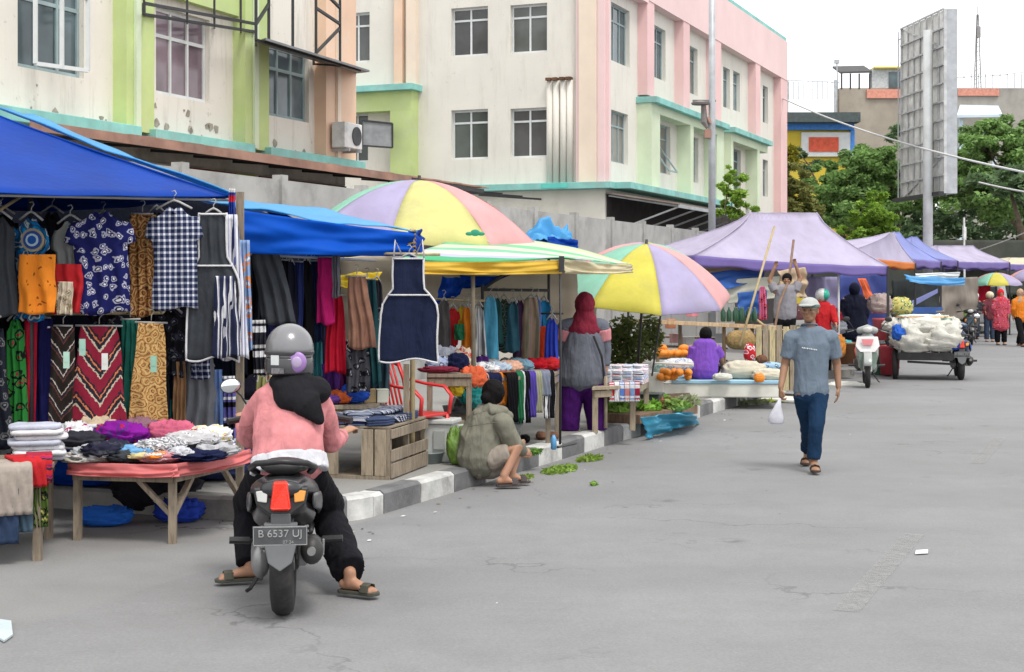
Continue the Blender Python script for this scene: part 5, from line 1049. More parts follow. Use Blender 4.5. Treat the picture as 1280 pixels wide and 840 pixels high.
# ================= stall 3 : striped canopy, umbrella and middle clothes stall
STRP = None
m_, nt_, b_, tc_ = start('striped_canvas'); sep = nt_.nodes.new('ShaderNodeSeparateXYZ'); nt_.links.new(tc_.outputs['UV'], sep.inputs[0])
c_ = ramp(nt_, math_(nt_, 'FRACT', math_(nt_, 'MULTIPLY', sep.outputs[1], 1.0)), [(0, (.40, .48, .26)), (.10, (.48, .50, .36)), (.25, (.12, .40, .20)), (.36, (.48, .50, .36)), (.5, (.14, .38, .24)), (.6, (.48, .48, .42)), (.75, (.36, .35, .5)), (.84, (.02, .3, .12))], True)
nt_.links.new(c_, b_.inputs['Base Color']); b_.inputs['Roughness'].default_value = .7; bump(nt_, b_, noise_(nt_, tc_.outputs['Object'], 12, 3), .2, .02); STRP = m_
fl_, fr_, br_, bl_ = P(495, 324, 13.6), P(704, 322, 14.9), P(790, 331, 17.6), P(575, 298, 16.6)
mb = MB(); uvs = {}
def f(u, t):
    p = (bl_*(1-u)+br_*u)*(1-t)+(fl_*(1-u)+fr_*u)*t; p = p+ZZ*(.10*math.sin(math.pi*u)*(1-t)-.03*math.sin(math.pi*u)*t+.01*noise.noise(Vector((u*5, t*5, 0)))); return (p, ZZ)
grid(mb, f, 26, 20, .01); n_ = 27*21
o = mb.build('striped_canopy', STRP, smooth=True, fixn=False); uvl = o.data.uv_layers[0]
for lp in o.data.loops: k = lp.vertex_index % n_; uvl.data[lp.index].uv = ((k % 27)/26, min(.999, (k//27)/20))
tag(o, 'flat striped canopy sheet with green front edge between the two big umbrellas', 'canopy')
YT = mat('yellow_canvas', (.72, .47, .05), .6, .12, 2, .2, trans=.3)
def strip(x0, y0, h0, x1, y1, h1, Y0, Y1, mt, lab, seed=0): return tarp('valance', [P(x0, y0, Y0), P(x1, y1, Y1), P(x1, y1+h1, Y1), P(x0, y0+h0, Y0)], mt, lab, 'valance', sag=.03, wr_=.03, seed=seed)
strip(497, 326, 16, 702, 325, 17, 13.55, 14.85, YT, 'long yellow valance along the front of the striped canopy', 3)
strip(706, 324, 18, 790, 331, 10, 14.95, 17.6, mat('pale_yellow_canvas', (.7, .62, .4), .6, .1, 2, .2, trans=.3), 'pale cream valance on the right side of the striped canopy', 5)
q = MB(); q.beam(P(702, 320, 14.8), P(702, 340, 14.8), .05, .04); tag(q.build('clamp', STL, bevel=.004), 'black corner clamp on the striped canopy', 'clamp')
post(591, 340, None, 14.2, .022, mat('dark_wood', (.12, .1, .07), .8, .3, 6, .2), 'dark thin post under the middle of the striped canopy', gz=.168)
post(700, 338, None, 15.0, .012, STL, 'thin black post under the corner clamp of the striped canopy', gz=.168)
UL = mat('lavender_canvas', (.47, .42, .62), .6, .12, 2.5, .3, dirt=.3, dcol=(.35, .33, .3), trans=.35); UY = mat('yellow_umbrella_canvas', (.66, .62, .16), .6, .12, 2.5, .3, dirt=.3, dcol=(.35, .33, .3), trans=.35); UP = mat('pink_canvas', (.76, .42, .42), .6, .12, 2.5, .3, dirt=.3, dcol=(.35, .33, .3), trans=.35); UT = mat('mint_canvas', (.30, .62, .48), .6, .12, 2.5, .3, dirt=.3, dcol=(.35, .33, .3), trans=.35); UR = mat('coral_canvas', (.7, .10, .08), .6, .12, 2.5, .3, dirt=.3, dcol=(.35, .33, .3), trans=.35)
UY1 = mat('pale_yellow_umbrella', (.70, .67, .27), .6, .12, 2.5, .3, dirt=.3, dcol=(.35, .33, .3), trans=.35); UY2 = mat('bright_yellow_umbrella', (.68, .62, .10), .6, .12, 2.5, .3, dirt=.3, dcol=(.35, .33, .3), trans=.35)
umbrella(P(524, 226, 17.0), 1.36, .68, [UT, UL, UY1, UP, UR, UT, UL, UY1], R(172), 0, R(2), 'largest market umbrella, lavender yellow and pink, above the second canopy', .168)
umbrella(P(808, 305, 19.6), 1.15, .62, [UT, UY2, UL, UP, UT, UY2, UL, UP], R(187), R(12), R(3), 'tilted low umbrella with bright yellow, lavender and pink panels', .168, flap=.07)
q = MB(); p = P(594, 291, 15.65); q.ell(p, (.05, .01, .035)); q.ell(p+Vector((-.06, 0, -.01)), (.04, .01, .02)); q.ell(p+Vector((.06, 0, -.01)), (.04, .01, .02)); tag(q.build('leaf_sticker', mat('teal_print', (.02, .25, .15), .6, .1, 3, 0), smooth=True), 'small green leaf print on the yellow panel of the largest umbrella', 'emblem')
tarp('tarpaulin', [P(642, 292, 20), P(708, 281, 20.5), P(721, 312, 20.2), P(668, 302, 19.8)], TLB, 'light blue tarp bundle between the umbrella and the cement wall', sag=-.05, wr_=.12, seed=4)
tarp('tarpaulin', [P(655, 296, 19.9), P(722, 300, 20.1), P(722, 318, 20.0), P(650, 312, 19.8)], TBLUE, 'deeper blue lower fold of the tarp behind the striped canopy', sag=0, wr_=.06)
tarp('tarpaulin', [P(553, 345, 15.6), P(585, 345, 15.7), P(575, 368, 15.6), P(545, 380, 15.5)], TBLUE, 'blue sheet corner under the left half of the striped canopy', sag=.05)
tarp('tarpaulin', [P(575, 343, 15.9), P(640, 343, 16.2), P(610, 355, 16), P(577, 360, 15.9)], TBLUE, 'blue rolled tarp above the black clothes rail', sag=.05)
tarp('back_sheet', [P(585, 340, 19.5), P(745, 338, 20.4), P(745, 500, 20.4), P(585, 500, 19.5)], mat('pale_sheet', (.62, .58, .52), .7, .1, 1, .2), 'pale sheet hung behind the middle clothes stall', 'sheet', sag=.0, wr_=.04)
# black rail frame
fr0 = P(605, 362, 15.6); fz = .168; fra = empty('clothes_rack', Vector((fr0.x, fr0.y, fz)), 0, 'black metal clothes rack under the striped canopy', 'clothes rack')
FB = fra.location.copy(); A_, B_ = P(603, 362, 15.6)-FB, P(686, 363, 16.2)-FB
for nm, a, b in (('rail', A_, B_), ('upright', Vector((A_.x, A_.y, 0)), A_+ZZ*.05), ('upright', Vector((B_.x, B_.y, 0)), B_+ZZ*.35), ('brace', A_, A_+Vector((.35, 0, .25)))):
    q = MB(); q.tube([a, b], .016, 8); q.build(nm, STL, fra)
rod(P(545, 374, 14.9), P(606, 376, 15.2), .012, BAM, 'bamboo rail with red and yellow clothes left of the dark post')
rackc = [(613, 12, 371, 455, fab(SKY), 'turquoise', 'narrow'), (621, 10, 371, 430, fab(c3(.03, .1, .1)), 'dark green', 'dress'), (630, 14, 372, 440, fab(c3(.03, .03, .03), GRE, GRY, 'batik', 10), 'dark leaf print', 'dress'), (641, 12, 375, 440, fab(c3(.03, .1, .14)), 'petrol blue', 'dress'),
 (650, 12, 373, 450, fab(c3(.06, .03, .07)), 'aubergine', 'dress'), (655, 12, 400, 452, fab(c3(.3, .1, .03)), 'rust brown', 'sheet'), (664, 16, 372, 460, fab(TAN, KHK, c3(.28, .2, .2), 'vstripe', 9), 'beige striped', 'narrow'), (671, 9, 373, 430, fab(c3(.15, .2, .5)), 'cornflower blue', 'narrow'), (680, 12, 374, 418, fab(c3(.02, .2, .4)), 'ocean blue', 'shirt'), (675, 18, 408, 452, fab(c3(.6, .06, .02)), 'vermilion', 'sheet'), (690, 8, 400, 452, fab(c3(.5, .2, .3), PUR, WHT, 'floral', 16), 'pink floral', 'narrow')]
for i, (x, hw, y0, y1, mt, lab, kd_) in enumerate(rackc): H_(kd_, x-hw*.8, x+hw*.8, y0, y1, 15.55+(i % 3)*.12+i*.05, mt, lab+' garment hanging on the black clothes rack', 'garment', nf=1.3, hanger=(kd_ != 'sheet'))
lf_ = [(555, 10, 376, 440, fab(c3(.1, .09, .09)), 'grey', 'narrow'), (566, 12, 384, 432, fab(RED), 'red', 'shirt'), (577, 9, 382, 420, fab(YEL), 'yellow', 'shirt'), (574, 8, 405, 425, fab(GRE), 'green', 'sheet'), (583, 8, 384, 440, fab(ORA), 'orange', 'narrow'), (587, 7, 380, 440, fab(WHT), 'white', 'narrow'), (598, 12, 380, 445, fab(c3(.35, .35, .35), GRY, WHT, 'vstripe', 20), 'grey striped', 'dress'), (603, 10, 445, 470, fab(PUR), 'purple', 'sheet'), (560, 14, 410, 436, fab(BLK, CRM, RED, 'floral', 14), 'black and red print', 'sheet')]
for i, (x, hw, y0, y1, mt, lab, kd_) in enumerate(lf_): H_(kd_, x-hw*.8, x+hw*.8, y0, y1, 14.85+(i % 3)*.1, mt, lab+' garment hanging on the bamboo rail left of the dark post', 'garment', nf=1.3, hanger=(kd_ != 'sheet'))
# tables in the middle stall
tz = .95
table('display_table', [((535-640)/F*13.9, 13.9), ((588-640)/F*13.9, 13.9), ((598-640)/F*14.7, 14.7), ((535-640)/F*14.7, 14.7)], .93, .168, WD, 'tall narrow display table between the navy apron and the dark post')
table('display_table', [((598-640)/F*14.2, 14.25), ((688-640)/F*15.0, 15.0), ((700-640)/F*15.8, 15.8), ((590-640)/F*15.2, 15.2)], .86, .168, WD, 'long table in the middle stall hidden under hanging clothes')
mid = [(547, 14.2, .10, .08, .06, fab(c3(.3, .35, .5), WHT, CHA, 'floral', 12), 'blue white print bundle at the left of the tall display table'), (560, 14.3, .1, .07, .05, fab(YEL), 'yellow folded cloth on the tall display table'), (572, 14.2, .09, .08, .07, fab(NAVY), 'navy bundle on the tall display table'), (580, 14.5, .09, .08, .09, fab(CRM, BRO, RED, 'floral', 14), 'cream print bundle near the dark post'), (556, 14.6, .14, .07, .09, fab(c3(.5, .52, .6)), 'pale folded stack at the back of the tall display table'), (548, 13.95, .16, .06, .025, fab(MAR), 'dark red cloth strip at the front of the tall display table')]
for i, (px, Y, a, b, c_, m2, lab) in enumerate(mid): rumple(((px-640)/F*Y, Y, .935), (a, b, c_), m2, lab, seed=90+i)
mid2 = [(607, 14.7, fab(WHT, LBL, GRY, 'floral', 16), 'white blue print'), (622, 14.9, fab(c3(.4, .5, .6)), 'pale blue'), (636, 15.0, fab(c3(.6, .35, .25)), 'salmon'), (650, 15.3, fab(c3(.2, .35, .45)), 'steel blue'), (612, 15.2, fab(c3(.5, .45, .4)), 'sand'), (668, 15.5, fab(c3(.45, .01, .02)), 'crimson'), (684, 15.6, fab(RED), 'scarlet'), (640, 15.6, fab(GRY), 'ash grey')]
for i, (px, Y, m2, lab) in enumerate(mid2): rumple(((px-640)/F*Y, Y, .865), (.12, .12, .055), m2, lab+' folded pile on the long middle table', seed=100+i)
dr = [(600, 14.35, .12, .12, fab(c3(.5, .3, .22)), 'salmon pink'), (612, 14.4, .18, .14, fab(NAVY), 'navy'), (628, 14.55, .14, .26, fab(ORA), 'orange'), (637, 14.62, .1, .3, fab(RED), 'red'), (645, 14.7, .1, .42, fab(GRE), 'dark green'), (653, 14.75, .1, .45, fab(BLK, GRE, WHT, 'vstripe', 8), 'black green striped'), (661, 14.8, .1, .4, fab(c3(.08, .05, .3)), 'indigo'), (668, 14.85, .1, .36, fab(c3(.3, .3, .2)), 'khaki'), (676, 14.9, .14, .2, fab(c3(.18, .2, .26)), 'slate grey'), (684, 14.95, .1, .42, fab(BLK, WHT, GRY, 'vstripe', 9), 'black white striped'), (638, 14.5, .1, .42, fab(BLK), 'black')]
for i, (px, Y, w_, hg, m2, lab) in enumerate(dr): drape(((px-640)/F*Y, Y, .87), w_*1.15, .25, hg, m2, lab+' garment draped over the front of the long middle table', seed=120+i, rz=R(28))
for i, (px, py, c, lab) in enumerate(((577, 490, YEL, 'yellow cloth bundle low beside the dark post'), (592, 480, c3(.6, .12, .05), 'orange red cloth bundle beside the yellow one'), (590, 500, TEA, 'teal cloth bundle under the yellow one'), (600, 505, c3(.03, .2, .2), 'dark green cloth behind the seated person'))):
    rumple(P(px, py+6, 14.0), (.09, .06, .07), fab(c), lab, seed=140+i, amp=.5)
table('low_bench', [((562-640)/F*14.0, 13.9), ((612-640)/F*14.0, 14.0), ((612-640)/F*14.6, 14.6), ((562-640)/F*14.6, 14.6)], .5, .168, WD, 'low bench holding yellow and teal bundles behind the seated person')
rumple(Vector(((600-640)/F*14.9, 14.9, .168)), (.35, .25, .2), fab(c3(.2, .21, .21)), 'grey sack on the pavement behind the seated person', 'sack', 'sack', seed=150)
rumple(Vector(((575-640)/F*14.6, 14.6, .168)), (.3, .2, .12), mat('clear_bag', (.45, .48, .47), .3, .2, 8, .2), 'pale plastic bag on the pavement under the low bench', 'bag', 'bag', seed=151)
for i, (px, Y, w_, lab) in enumerate(((640, 15.2, .1, 'black shoe below the hanging clothes'), (676, 15.5, .1, 'brown shoe below the hanging clothes'))):
    for s in (0, 1): rumple(((px-640)/F*Y+s*.13, Y, .168), (.05, .12, .035), fab(BLK if i == 0 else BRO), ('left ', 'right ')[s]+lab, 'shoe', 'shoe', seed=160+i*2+s, group=('black shoes on the pavement', 'brown shoes on the pavement')[i], amp=.1)
# royal blue garment + rack to the right
H_('dress', 679, 701, 396, 478, 15.7, fab(c3(.03, .06, .42)), 'royal blue dress hanging left of the standing woman', 'dress')
rod(P(676, 392, 15.8), P(704, 392, 15.8), .01, STL, 'short black rail holding the royal blue dress')
H_('sheet', 738, 758, 455, 520, 17.2, fab(c3(.02, .02, .08)), 'dark cloth hanging behind the right arm of the standing woman', 'cloth', hanger=False)
# display table 3, right of the woman
table('display_table', [((742-640)/F*16.0, 16.1), ((790-640)/F*16.6, 16.4), ((812-640)/F*17.6, 17.8), ((755-640)/F*17.6, 17.8)], .66, .168, WDL, 'display table with striped folded shirts right of the standing woman', legw=.06)
for i in range(8):
    for k in range(3):
        px = 762+(i % 4)*13; Y = 16.7+(i//4)*.6; h_ = .05; lab = ('blue', 'pink', 'white', 'red')[(i+k) % 4]
        folded(((px-640)/F*Y, Y, .663+k*h_+ (i//4)*.02), (.13, .4, h_), fab(WHT, (c3(.1, .2, .5), c3(.5, .2, .3), c3(.05, .06, .12), c3(.5, .04, .05))[(i+k) % 4], c3(.3, .4, .5), 'hstripe', 12), '%s striped shirt, %s in the %s pile of the %s row on the display table' % (lab, ('bottom', 'middle', 'top')[k], ('first', 'second', 'third', 'fourth')[i % 4], ('front', 'rear')[i//4]), 'shirt', 'folded_shirt', rz=R(-15), seed=170+i*3+k)
for k in range(6): px = 764+k*6.5; o = drape(((px-640)/F*16.35, 16.3+k*.012, .665), .05, .05, .16, fab((c3(.5, .02, .04), WHT, c3(.1, .2, .5), c3(.5, .2, .2), LBL, c3(.3, .02, .05))[k], WHT, WHT, 'hstripe', 6), '%s hanging strip from the left on the front of the display table' % ordn[k], seed=190+k, cat='cloth', name='cloth_strip')
rod(P(757, 470, 16.3), P(757, 535, 16.3), .02, WDL, 'thin pale stick standing beside the standing woman', 'pole', 'stick')
# green plants behind
def bush(name, c, r, n, s, col, label, seed, cat='plant', stem=True):
    rn = random.Random(seed); o = MB(); leaves(o, (0, 0, r[2]), r, n, s, rn); root = empty(name, c, 0, label, cat); o.build('foliage', leafmat(col, 3), root, fixn=False)
    q = MB()
    for k in range(5): q.tube([(rn.uniform(-.05, .05), 0, 0), (rn.uniform(-r[0], r[0])*.6, 0, r[2]*1.3)], .008, 4)
    q.build('stem', BARK, root); return root
bush('leafy_plant', Vector(((780-640)/F*20.5, 20.5, .5)), (.34, .3, .42), 1500, .06, (.09, .12, .03), 'leafy green plant bundle behind the display table', 1)
bush('leafy_plant', Vector(((812-640)/F*21.0, 21.0, .7)), (.2, .2, .32), 900, .05, (.1, .13, .04), 'smaller leafy bundle left of the orange fruit', 2)
# vegetable display on the pavement
VB = mat('cyan_tarp', (.05, .38, .58), .4, .15, 3, .3)
vb0 = [P(758, 523, 17.2), P(872, 512, 18.7)]
tarp('tarpaulin', [G(812, 548, .02), G(872, 528, .02), G(866, 515, .28), G(800, 522, .28)], VB, 'bright cyan plastic sheet hanging over the kerb below the vegetables', sag=-.02, wr_=.07, seed=7)
q = MB(); q.prism([G(757, 528, .17)[:2], G(800, 530, .17)[:2], G(872, 517, .17)[:2], G(862, 500, .17)[:2], G(760, 505, .17)[:2]], .172, .27); tag(q.build('vegetable_board', wood((.2, .13, .09))), 'low dark wooden board carrying the vegetables on the pavement', 'board')
rv = random.Random(3); vn = [(773, 515, (.25, .42, .08), 'pale green cabbage leaves at the left of the vegetable board'), (792, 512, (.5, .5, .38), 'whitish leaf heap on the vegetable board'), (812, 513, (.2, .4, .05), 'bright green bunch in the middle of the vegetable board'), (830, 510, (.35, .14, .08), 'reddish brown root pile on the vegetable board'), (845, 511, (.22, .34, .08), 'green chard bunch at the right of the vegetable board'), (858, 506, (.3, .34, .2), 'grey green herb pile at the right end of the vegetable board'), (782, 505, (.6, .58, .3), 'pale yellow vegetable heap at the back left of the board'), (803, 502, (.1, .25, .03), 'dark green greens at the back middle of the board')]
for i, (px, py, col, lab) in enumerate(vn):
    g = G(px, py, .27); o = MB(); leaves(o, (0, 0, .05), (.17, .14, .07), 200, .07, rv); root = empty('vegetable_heap', g, 0, lab, 'vegetables'); o.build('leaves', leafmat(col, 4), root, fixn=False)
    q = MB(); q.ell((0, 0, .02), (.13, .11, .05)); q.build('core', mat('veg_%d' % i, col, .7, .3, 20, .3), root, smooth=True)
for i, (px, c, lab) in enumerate(((775, (.02, .03, .02), 'black crate under the display table, left one'), (806, (.03, .04, .035), 'black crate right of the display table leg'))):
    Y = 18.2; q = MB(); q.box((0, 0, .13), (.4, .3, .26)); q.box((0, 0, .27), (.43, .33, .02)); q.rot(Matrix.Rotation(-.3, 3, 'Z'), ((px-640)/F*Y, Y, .168)); tag(q.build('plastic_crate', mat('black_plastic_%d' % i, c, .5, .1, 3, 0), bevel=.01), lab, 'crate')
rumple(P(795, 500, 18.6)+Vector((0, 0, 0)), (.35, .2, .04), leafmat((.1, .22, .03), 4), 'green leaf heap on the black crates', 'vegetables', 'vegetable_heap', seed=201)
# ================= white counter with fruit; purple vendor sits on it
CW = mat('white_styrofoam', (.68, .68, .62), .7, .08, 3, .1, dirt=.35, dcol=(.35, .34, .3)); Yc = 21.2
ct = empty('white_counter', Vector(((896-640)/F*Yc, Yc+.3, .168)), R(-4), 'long low white counter box with blue edge, purple vendor sitting on it', 'counter')
q = MB(); q.bx((-.92, -.3, 0), (.92, .9, .19)); q.build('box', CW, ct, bevel=.015); q = MB(); q.bx((-.6, -.32, .192), (.93, .88, .235)); q.build('edge_board', mat('pale_blue_edge', (.3, .5, .62), .6, .15, 3, 0), ct, bevel=.006); q = MB(); q.bx((-.94, -.36, .0), (-.72, -.3, .35)); q.build('end_panel', CW, ct, bevel=.01)
q = MB(); q.tube([(-.93, -.34, 0), (-.93, -.34, .42), (-.86, -.34, .48), (-.3, -.34, .46)], .016, 7); q.build('rail', CW, ct)
def sackbox(px, py, Y, d, mt, lab, rz=0, cat='bag', name='bag', amp=.12): p = P(px, py, Y); return rumple(p, d, mt, lab, cat, name, seed=int(px), amp=amp, rz=rz)
OR_ = mat('orange_fruit', (.75, .24, .02), .5, .2, 5, .1)
def fruitpile(px, py, Y, n, r, m2, lab, w_, cat='fruit'):
    rn = random.Random(px); p = P(px, py, Y); root = empty('fruit_pile', p, 0, lab, cat)
    for i in range(n): q = MB(); q.ell((rn.uniform(-w_, w_), rn.uniform(-.08, .08), r*.8+rn.choice((0, 0, r*1.2))), (r*1.5, r, r), 12, 8, Matrix.Rotation(rn.random()*3, 3, 'Z')); q.build('fruit', m2, root, smooth=True)
fruitpile(842, 446, 21.9, 12, .06, OR_, 'upper orange papaya pile beside the purple vendor', .2); fruitpile(845, 475, 21.2, 12, .055, OR_, 'lower orange papaya pile on the counter', .2)
sackbox(848, 463, 21.5, (.22, .1, .08), fab(WHT, c3(.35, .4, .4), LBL, 'floral', 12), 'white printed bag between the two orange fruit piles'); sackbox(826, 478, 21.3, (.1, .1, .12), fab(c3(.3, .42, .4), GRE, WHT, 'floral', 14), 'pale green printed bag at the left end of the white counter')
sackbox(930, 474, 21.6, (.3, .15, .12), mat('cream_sack', (.52, .48, .38), .7, .15, 6, .3), 'large cream sack right of the purple vendor'); sackbox(960, 476, 21.4, (.22, .14, .08), mat('cream_sack', (.52, .48, .38), .7, .15, 6, .3), 'flat cream sack at the right end of the counter'); sackbox(949, 478, 21.05, (.07, .05, .06), OR_, 'orange net bag at the right end of the white counter'); sackbox(903, 476, 21.1, (.13, .07, .05), mat('clear_bag2', (.55, .56, .5), .4, .2, 8, .2), 'clear bag on the counter right of the purple vendor')
sackbox(937, 452, 22.2, (.08, .08, .12), fab(RED, PNK, WHT, 'floral', 10), 'pink and red bundle on the cream sack'); sackbox(868, 444, 22.3, (.12, .1, .07), fab(c3(.45, .25, .28)), 'dusty pink bundle left of the purple vendor'); sackbox(965, 462, 22.0, (.15, .1, .05), fab(c3(.3, .45, .6), WHT, CHA, 'floral', 12), 'blue white bundle before the slatted crate'); sackbox(952, 455, 22.3, (.08, .08, .06), fab(BRO), 'brown bundle beside the slatted crate')
for i, (px, py, c, lab) in enumerate(((825, 442, WHT, 'white carton on the rear shelf, left'), (845, 428, c3(.55, .3, .3), 'pink white carton on the rear shelf'), (860, 432, WHT, 'white carton on the rear shelf, right'), (865, 395, c3(.55, .2, .25), 'round pink white tin standing on the plank'), (900, 428, c3(.55, .55, .6), 'tall pale carton right of the vendor head'), (818, 415, WHT, 'white packet high on the rear shelf left'), (838, 410, c3(.5, .2, .1), 'striped red white packet under the plank'), (880, 390, c3(.35, .4, .36), 'green grey box standing on the plank'), (850, 455, c3(.5, .5, .5), 'low grey carton behind the orange fruit'))):
    q = MB(); q.box((0, 0, .06), (.17, .12, .13)); q.box((0, 0, .128), (.175, .125, .012)); q.rot(Matrix.Rotation(i*.3, 3, 'Z'), P(px, py, 23.2)); tag(q.build('carton', mat('goods_%d' % i, c, .7, .15, 6, 0), bevel=.006), lab, 'box')
# plank table behind
pt_ = empty('plank_table', Vector(((880-640)/F*22.9, 22.9, .168)), 0, 'long light wooden plank stand behind the purple vendor', 'table'); B0 = pt_.location
L2 = lambda px, py, Y: P(px, py, Y)-B0
q = MB(); q.beam(L2(790, 401, 22.4), L2(960, 409, 23.4), .6, .06); q.build('plank', WDP, pt_, bevel=.005)
for px, Y in ((798, 22.3), (822, 22.6), (850, 22.9), (905, 23.1), (940, 23.1), (955, 23.0)): t_ = L2(px, 405, Y); q = MB(); q.beam((t_.x, t_.y, 0), (t_.x, t_.y, t_.z), .05, .05, Vector((0, 1, 0))); q.build('leg', WDP if px > 900 else WD, pt_)
for y_ in (420, 432, 447): q = MB(); q.beam(L2(798, y_, 23.4), L2(905, y_+3, 23.6), .4, .025); q.build('shelf', WD, pt_)
q = MB(); q.beam(L2(935, 412, 22.9), L2(958, 436, 22.9), .04); q.build('brace', WDP, pt_)
sackbox(926, 437, 22.7, (.22, .15, .14), mat('woven_basket', (.3, .2, .08), .8, .4, 30, .5), 'brown woven basket under the plank', cat='basket', name='basket', amp=.05)
for k, (px, lab) in enumerate(((915, 'left dark green bottle cluster on the plank'), (932, 'right dark green bottle cluster on the plank'))):
    root = empty('bottle_cluster', P(px, 402, 23), 0, lab, 'bottles')
    for i in range(4): q = MB(); q.lathe([(.035, 0), (.04, .02), (.04, .14), (.015, .19), (.015, .22)], ((i-1.5)*.09, 0, 0), 10); q.build('bottle', mat('bottle_green', (.02, .07, .04), .25, .1, 3, 0), root, smooth=True)
cs_ = empty('slatted_crate', Vector(((973-640)/F*22.6, 22.6, .168)), R(-8), 'tall crate of pale vertical wooden slats beside the walking man', 'crate')
for i in range(7): q = MB(); q.bx((-.33+i*.1, -.02, 0), (-.33+i*.1+.085, .0, .95+.02*(i % 2))); q.build('slat', WDL if i % 2 else wood((.5, .42, .25)), cs_)
q = MB(); q.bx((-.33, .003, .1), (.37, .04, .18)); q.bx((-.33, .003, .8), (.37, .04, .88)); q.build('rail', WD, cs_); q = MB(); q.bx((-.33, .042, 0), (.36, .5, .9)); q.build('inner_box', wood((.3, .22, .12)), cs_)
# vegetable scraps at kerb
for i, (px, py, rx, col, s, n, lab) in enumerate(((935, 505, .35, (.3, .34, .22), .09, 160, 'grey green leaf scraps on the road beside the white counter'), (965, 502, .3, (.45, .55, .12), .08, 90, 'yellow green leaf scraps at the end of the white counter'), (738, 574, .28, (.2, .3, .05), .035, 420, 'green trimmings along the gutter below the standing woman'), (700, 588, .35, (.22, .34, .06), .035, 500, 'thin strip of green trimmings in the gutter'), (742, 606, .06, (.2, .35, .06), .03, 60, 'small clump of leaves alone on the road'), (668, 566, .12, (.12, .24, .04), .04, 200, 'green leaves on the kerb behind the sitting person'), (655, 598, .18, (.25, .34, .08), .035, 220, 'leaf trimmings beside the sitting person foot'))):
    g = G(px, py, .01 if i != 5 else .17); q = MB(); leaves(q, (0, 0, .01), (rx*.4, rx, .02), n, s, rv); q.rot(Matrix.Rotation(-TH if i not in (0, 1) else -1.2, 3, 'Z')); o = q.build('leaf_scraps', leafmat(col, 4), fixn=False, recenter=False); o.location = g; tag(o, lab, 'leaf litter', kind='stuff')
q = MB()
for i in range(3): a = G(925+i*12, 492+i*4, .03); q.extrude([a, a+Vector((.55, -.42, 0)), a+Vector((.65, -.40, .05)), a+Vector((.2, .05, .05))], ZZ*.02)
tag(q.build('styrofoam_sheet', CW), 'broken white sheets lying in front of the counter on the road edge', 'sheet')
q = MB(); q.prism([G(1144, 695)[:2], G(1160, 694)[:2], G(1160, 690)[:2], G(1145, 691)[:2]], .012, .018); tag(q.build('paper_scrap', mat('paper', (.75, .75, .75), .8, .05, 3, 0)), 'small white paper scrap on the road near the faded lane dash', 'litter')
q = MB(); q.lathe([(.02, 0), (.028, .01), (.028, .1), (.012, .14)], (0, 0, 0), 10); q.rot(Matrix.Identity(3), G(692, 562, .17)); tag(q.build('water_bottle', mat('blue_bottle', (.1, .3, .55), .3, .1, 3, 0), smooth=True), 'small blue bottle on the kerb near the standing woman', 'bottle')
q = MB(); q.tube([G(697, 559, .2), G(720, 554, .2)], .012, 6); tag(q.build('umbrella_folded', STL), 'thin dark stick lying on the kerb beside the blue bottle', 'stick')
q = MB(); q.extrude([G(0, 776, .01), G(14, 778, .01), G(16, 795, .01), G(5, 803, .01), G(-6, 796, .01)], ZZ*.01); tag(q.build('plastic_scrap', mat('pale_blue_plastic', (.5, .58, .6), .4, .1, 4, .2)), 'flattened pale plastic scrap on the ground at the lower left corner', 'litter')

q = MB(); rl2 = random.Random(12)
for i in range(150):
    u_ = rl2.uniform(9, 30); v_ = VK+abs(rl2.gauss(0, .35))+.05; c = RF(u_, v_, .012); s_ = rl2.uniform(.008, .028); a_ = rl2.random()*6
    q.cur = rl2.choice([0, 0, 1, 2]); d1 = Vector((math.cos(a_), math.sin(a_), .1))*s_; d2 = Vector((-math.sin(a_), math.cos(a_), .2))*s_*.5; q.add([c-d1, c+d2, c+d1, c-d2], [(0, 1, 2, 3)])
for i in range(70):
    c = Vector((rl2.uniform(-3, 6), rl2.uniform(7, 22), .014)); s_ = rl2.uniform(.005, .014); a_ = rl2.random()*6; q.cur = rl2.choice([0, 1, 2]); d1 = Vector((math.cos(a_), math.sin(a_), .1))*s_; d2 = Vector((-math.sin(a_), math.cos(a_), .2))*s_*.5
    if c.x*V3.x+c.y*V3.y > VK+.2: q.add([c-d1, c+d2, c+d1, c-d2], [(0, 1, 2, 3)])
tag(q.build('gutter_litter', [mat('dead_leaf', (.2, .15, .06), .9), mat('scrap_paper', (.6, .6, .58), .9), mat('dark_grit', (.06, .06, .05), .9)], fixn=False, recenter=False), 'scattered dry leaf bits, grit and paper specks along the gutter and road', 'litter', kind='stuff')
# ================= gazebos further along the road
LV = mat('lavender_gazebo', (.58, .53, .68), .6, .15, 1.6, .35, dirt=.35, dcol=(.33, .3, .38), trans=.4); LV2 = mat('violet_valance', (.20, .15, .42), .6, .1, 2, .15, trans=.25); BLV = mat('blue_lavender', (.30, .34, .68), .6, .15, 1.6, .35, dirt=.35, dcol=(.33, .3, .38), trans=.4)
ORC = mat('orange_canvas', (.72, .22, .04), .6, .1, 2, .15, trans=.3)
def tent4(FLp, FRp, dep, za, peak0, peak1, drop, mt, mv, label, legs=(1, 2), gz=0, **k):
    a, b = P(*FLp), P(*FRp); d = b-a; d.z = 0; n = Vector((-d.y, d.x, 0)).normalized()*dep; c = b+n; e = a+n; c.z = za; e.z = za
    return tent([a, b, c, e], P(*peak0), P(*peak1), drop, mt, mv, label, legs=legs, gz=gz, **k)
tent4((868, 319, 27.0), (1110, 333, 28.8), 2.4, 2.3, (938, 266, 28.4), (1021, 266, 29.4), .18, LV, LV2, 'largest lavender gazebo behind the walking man', legs=(1, 2, 3), truss=False, sag=.1)
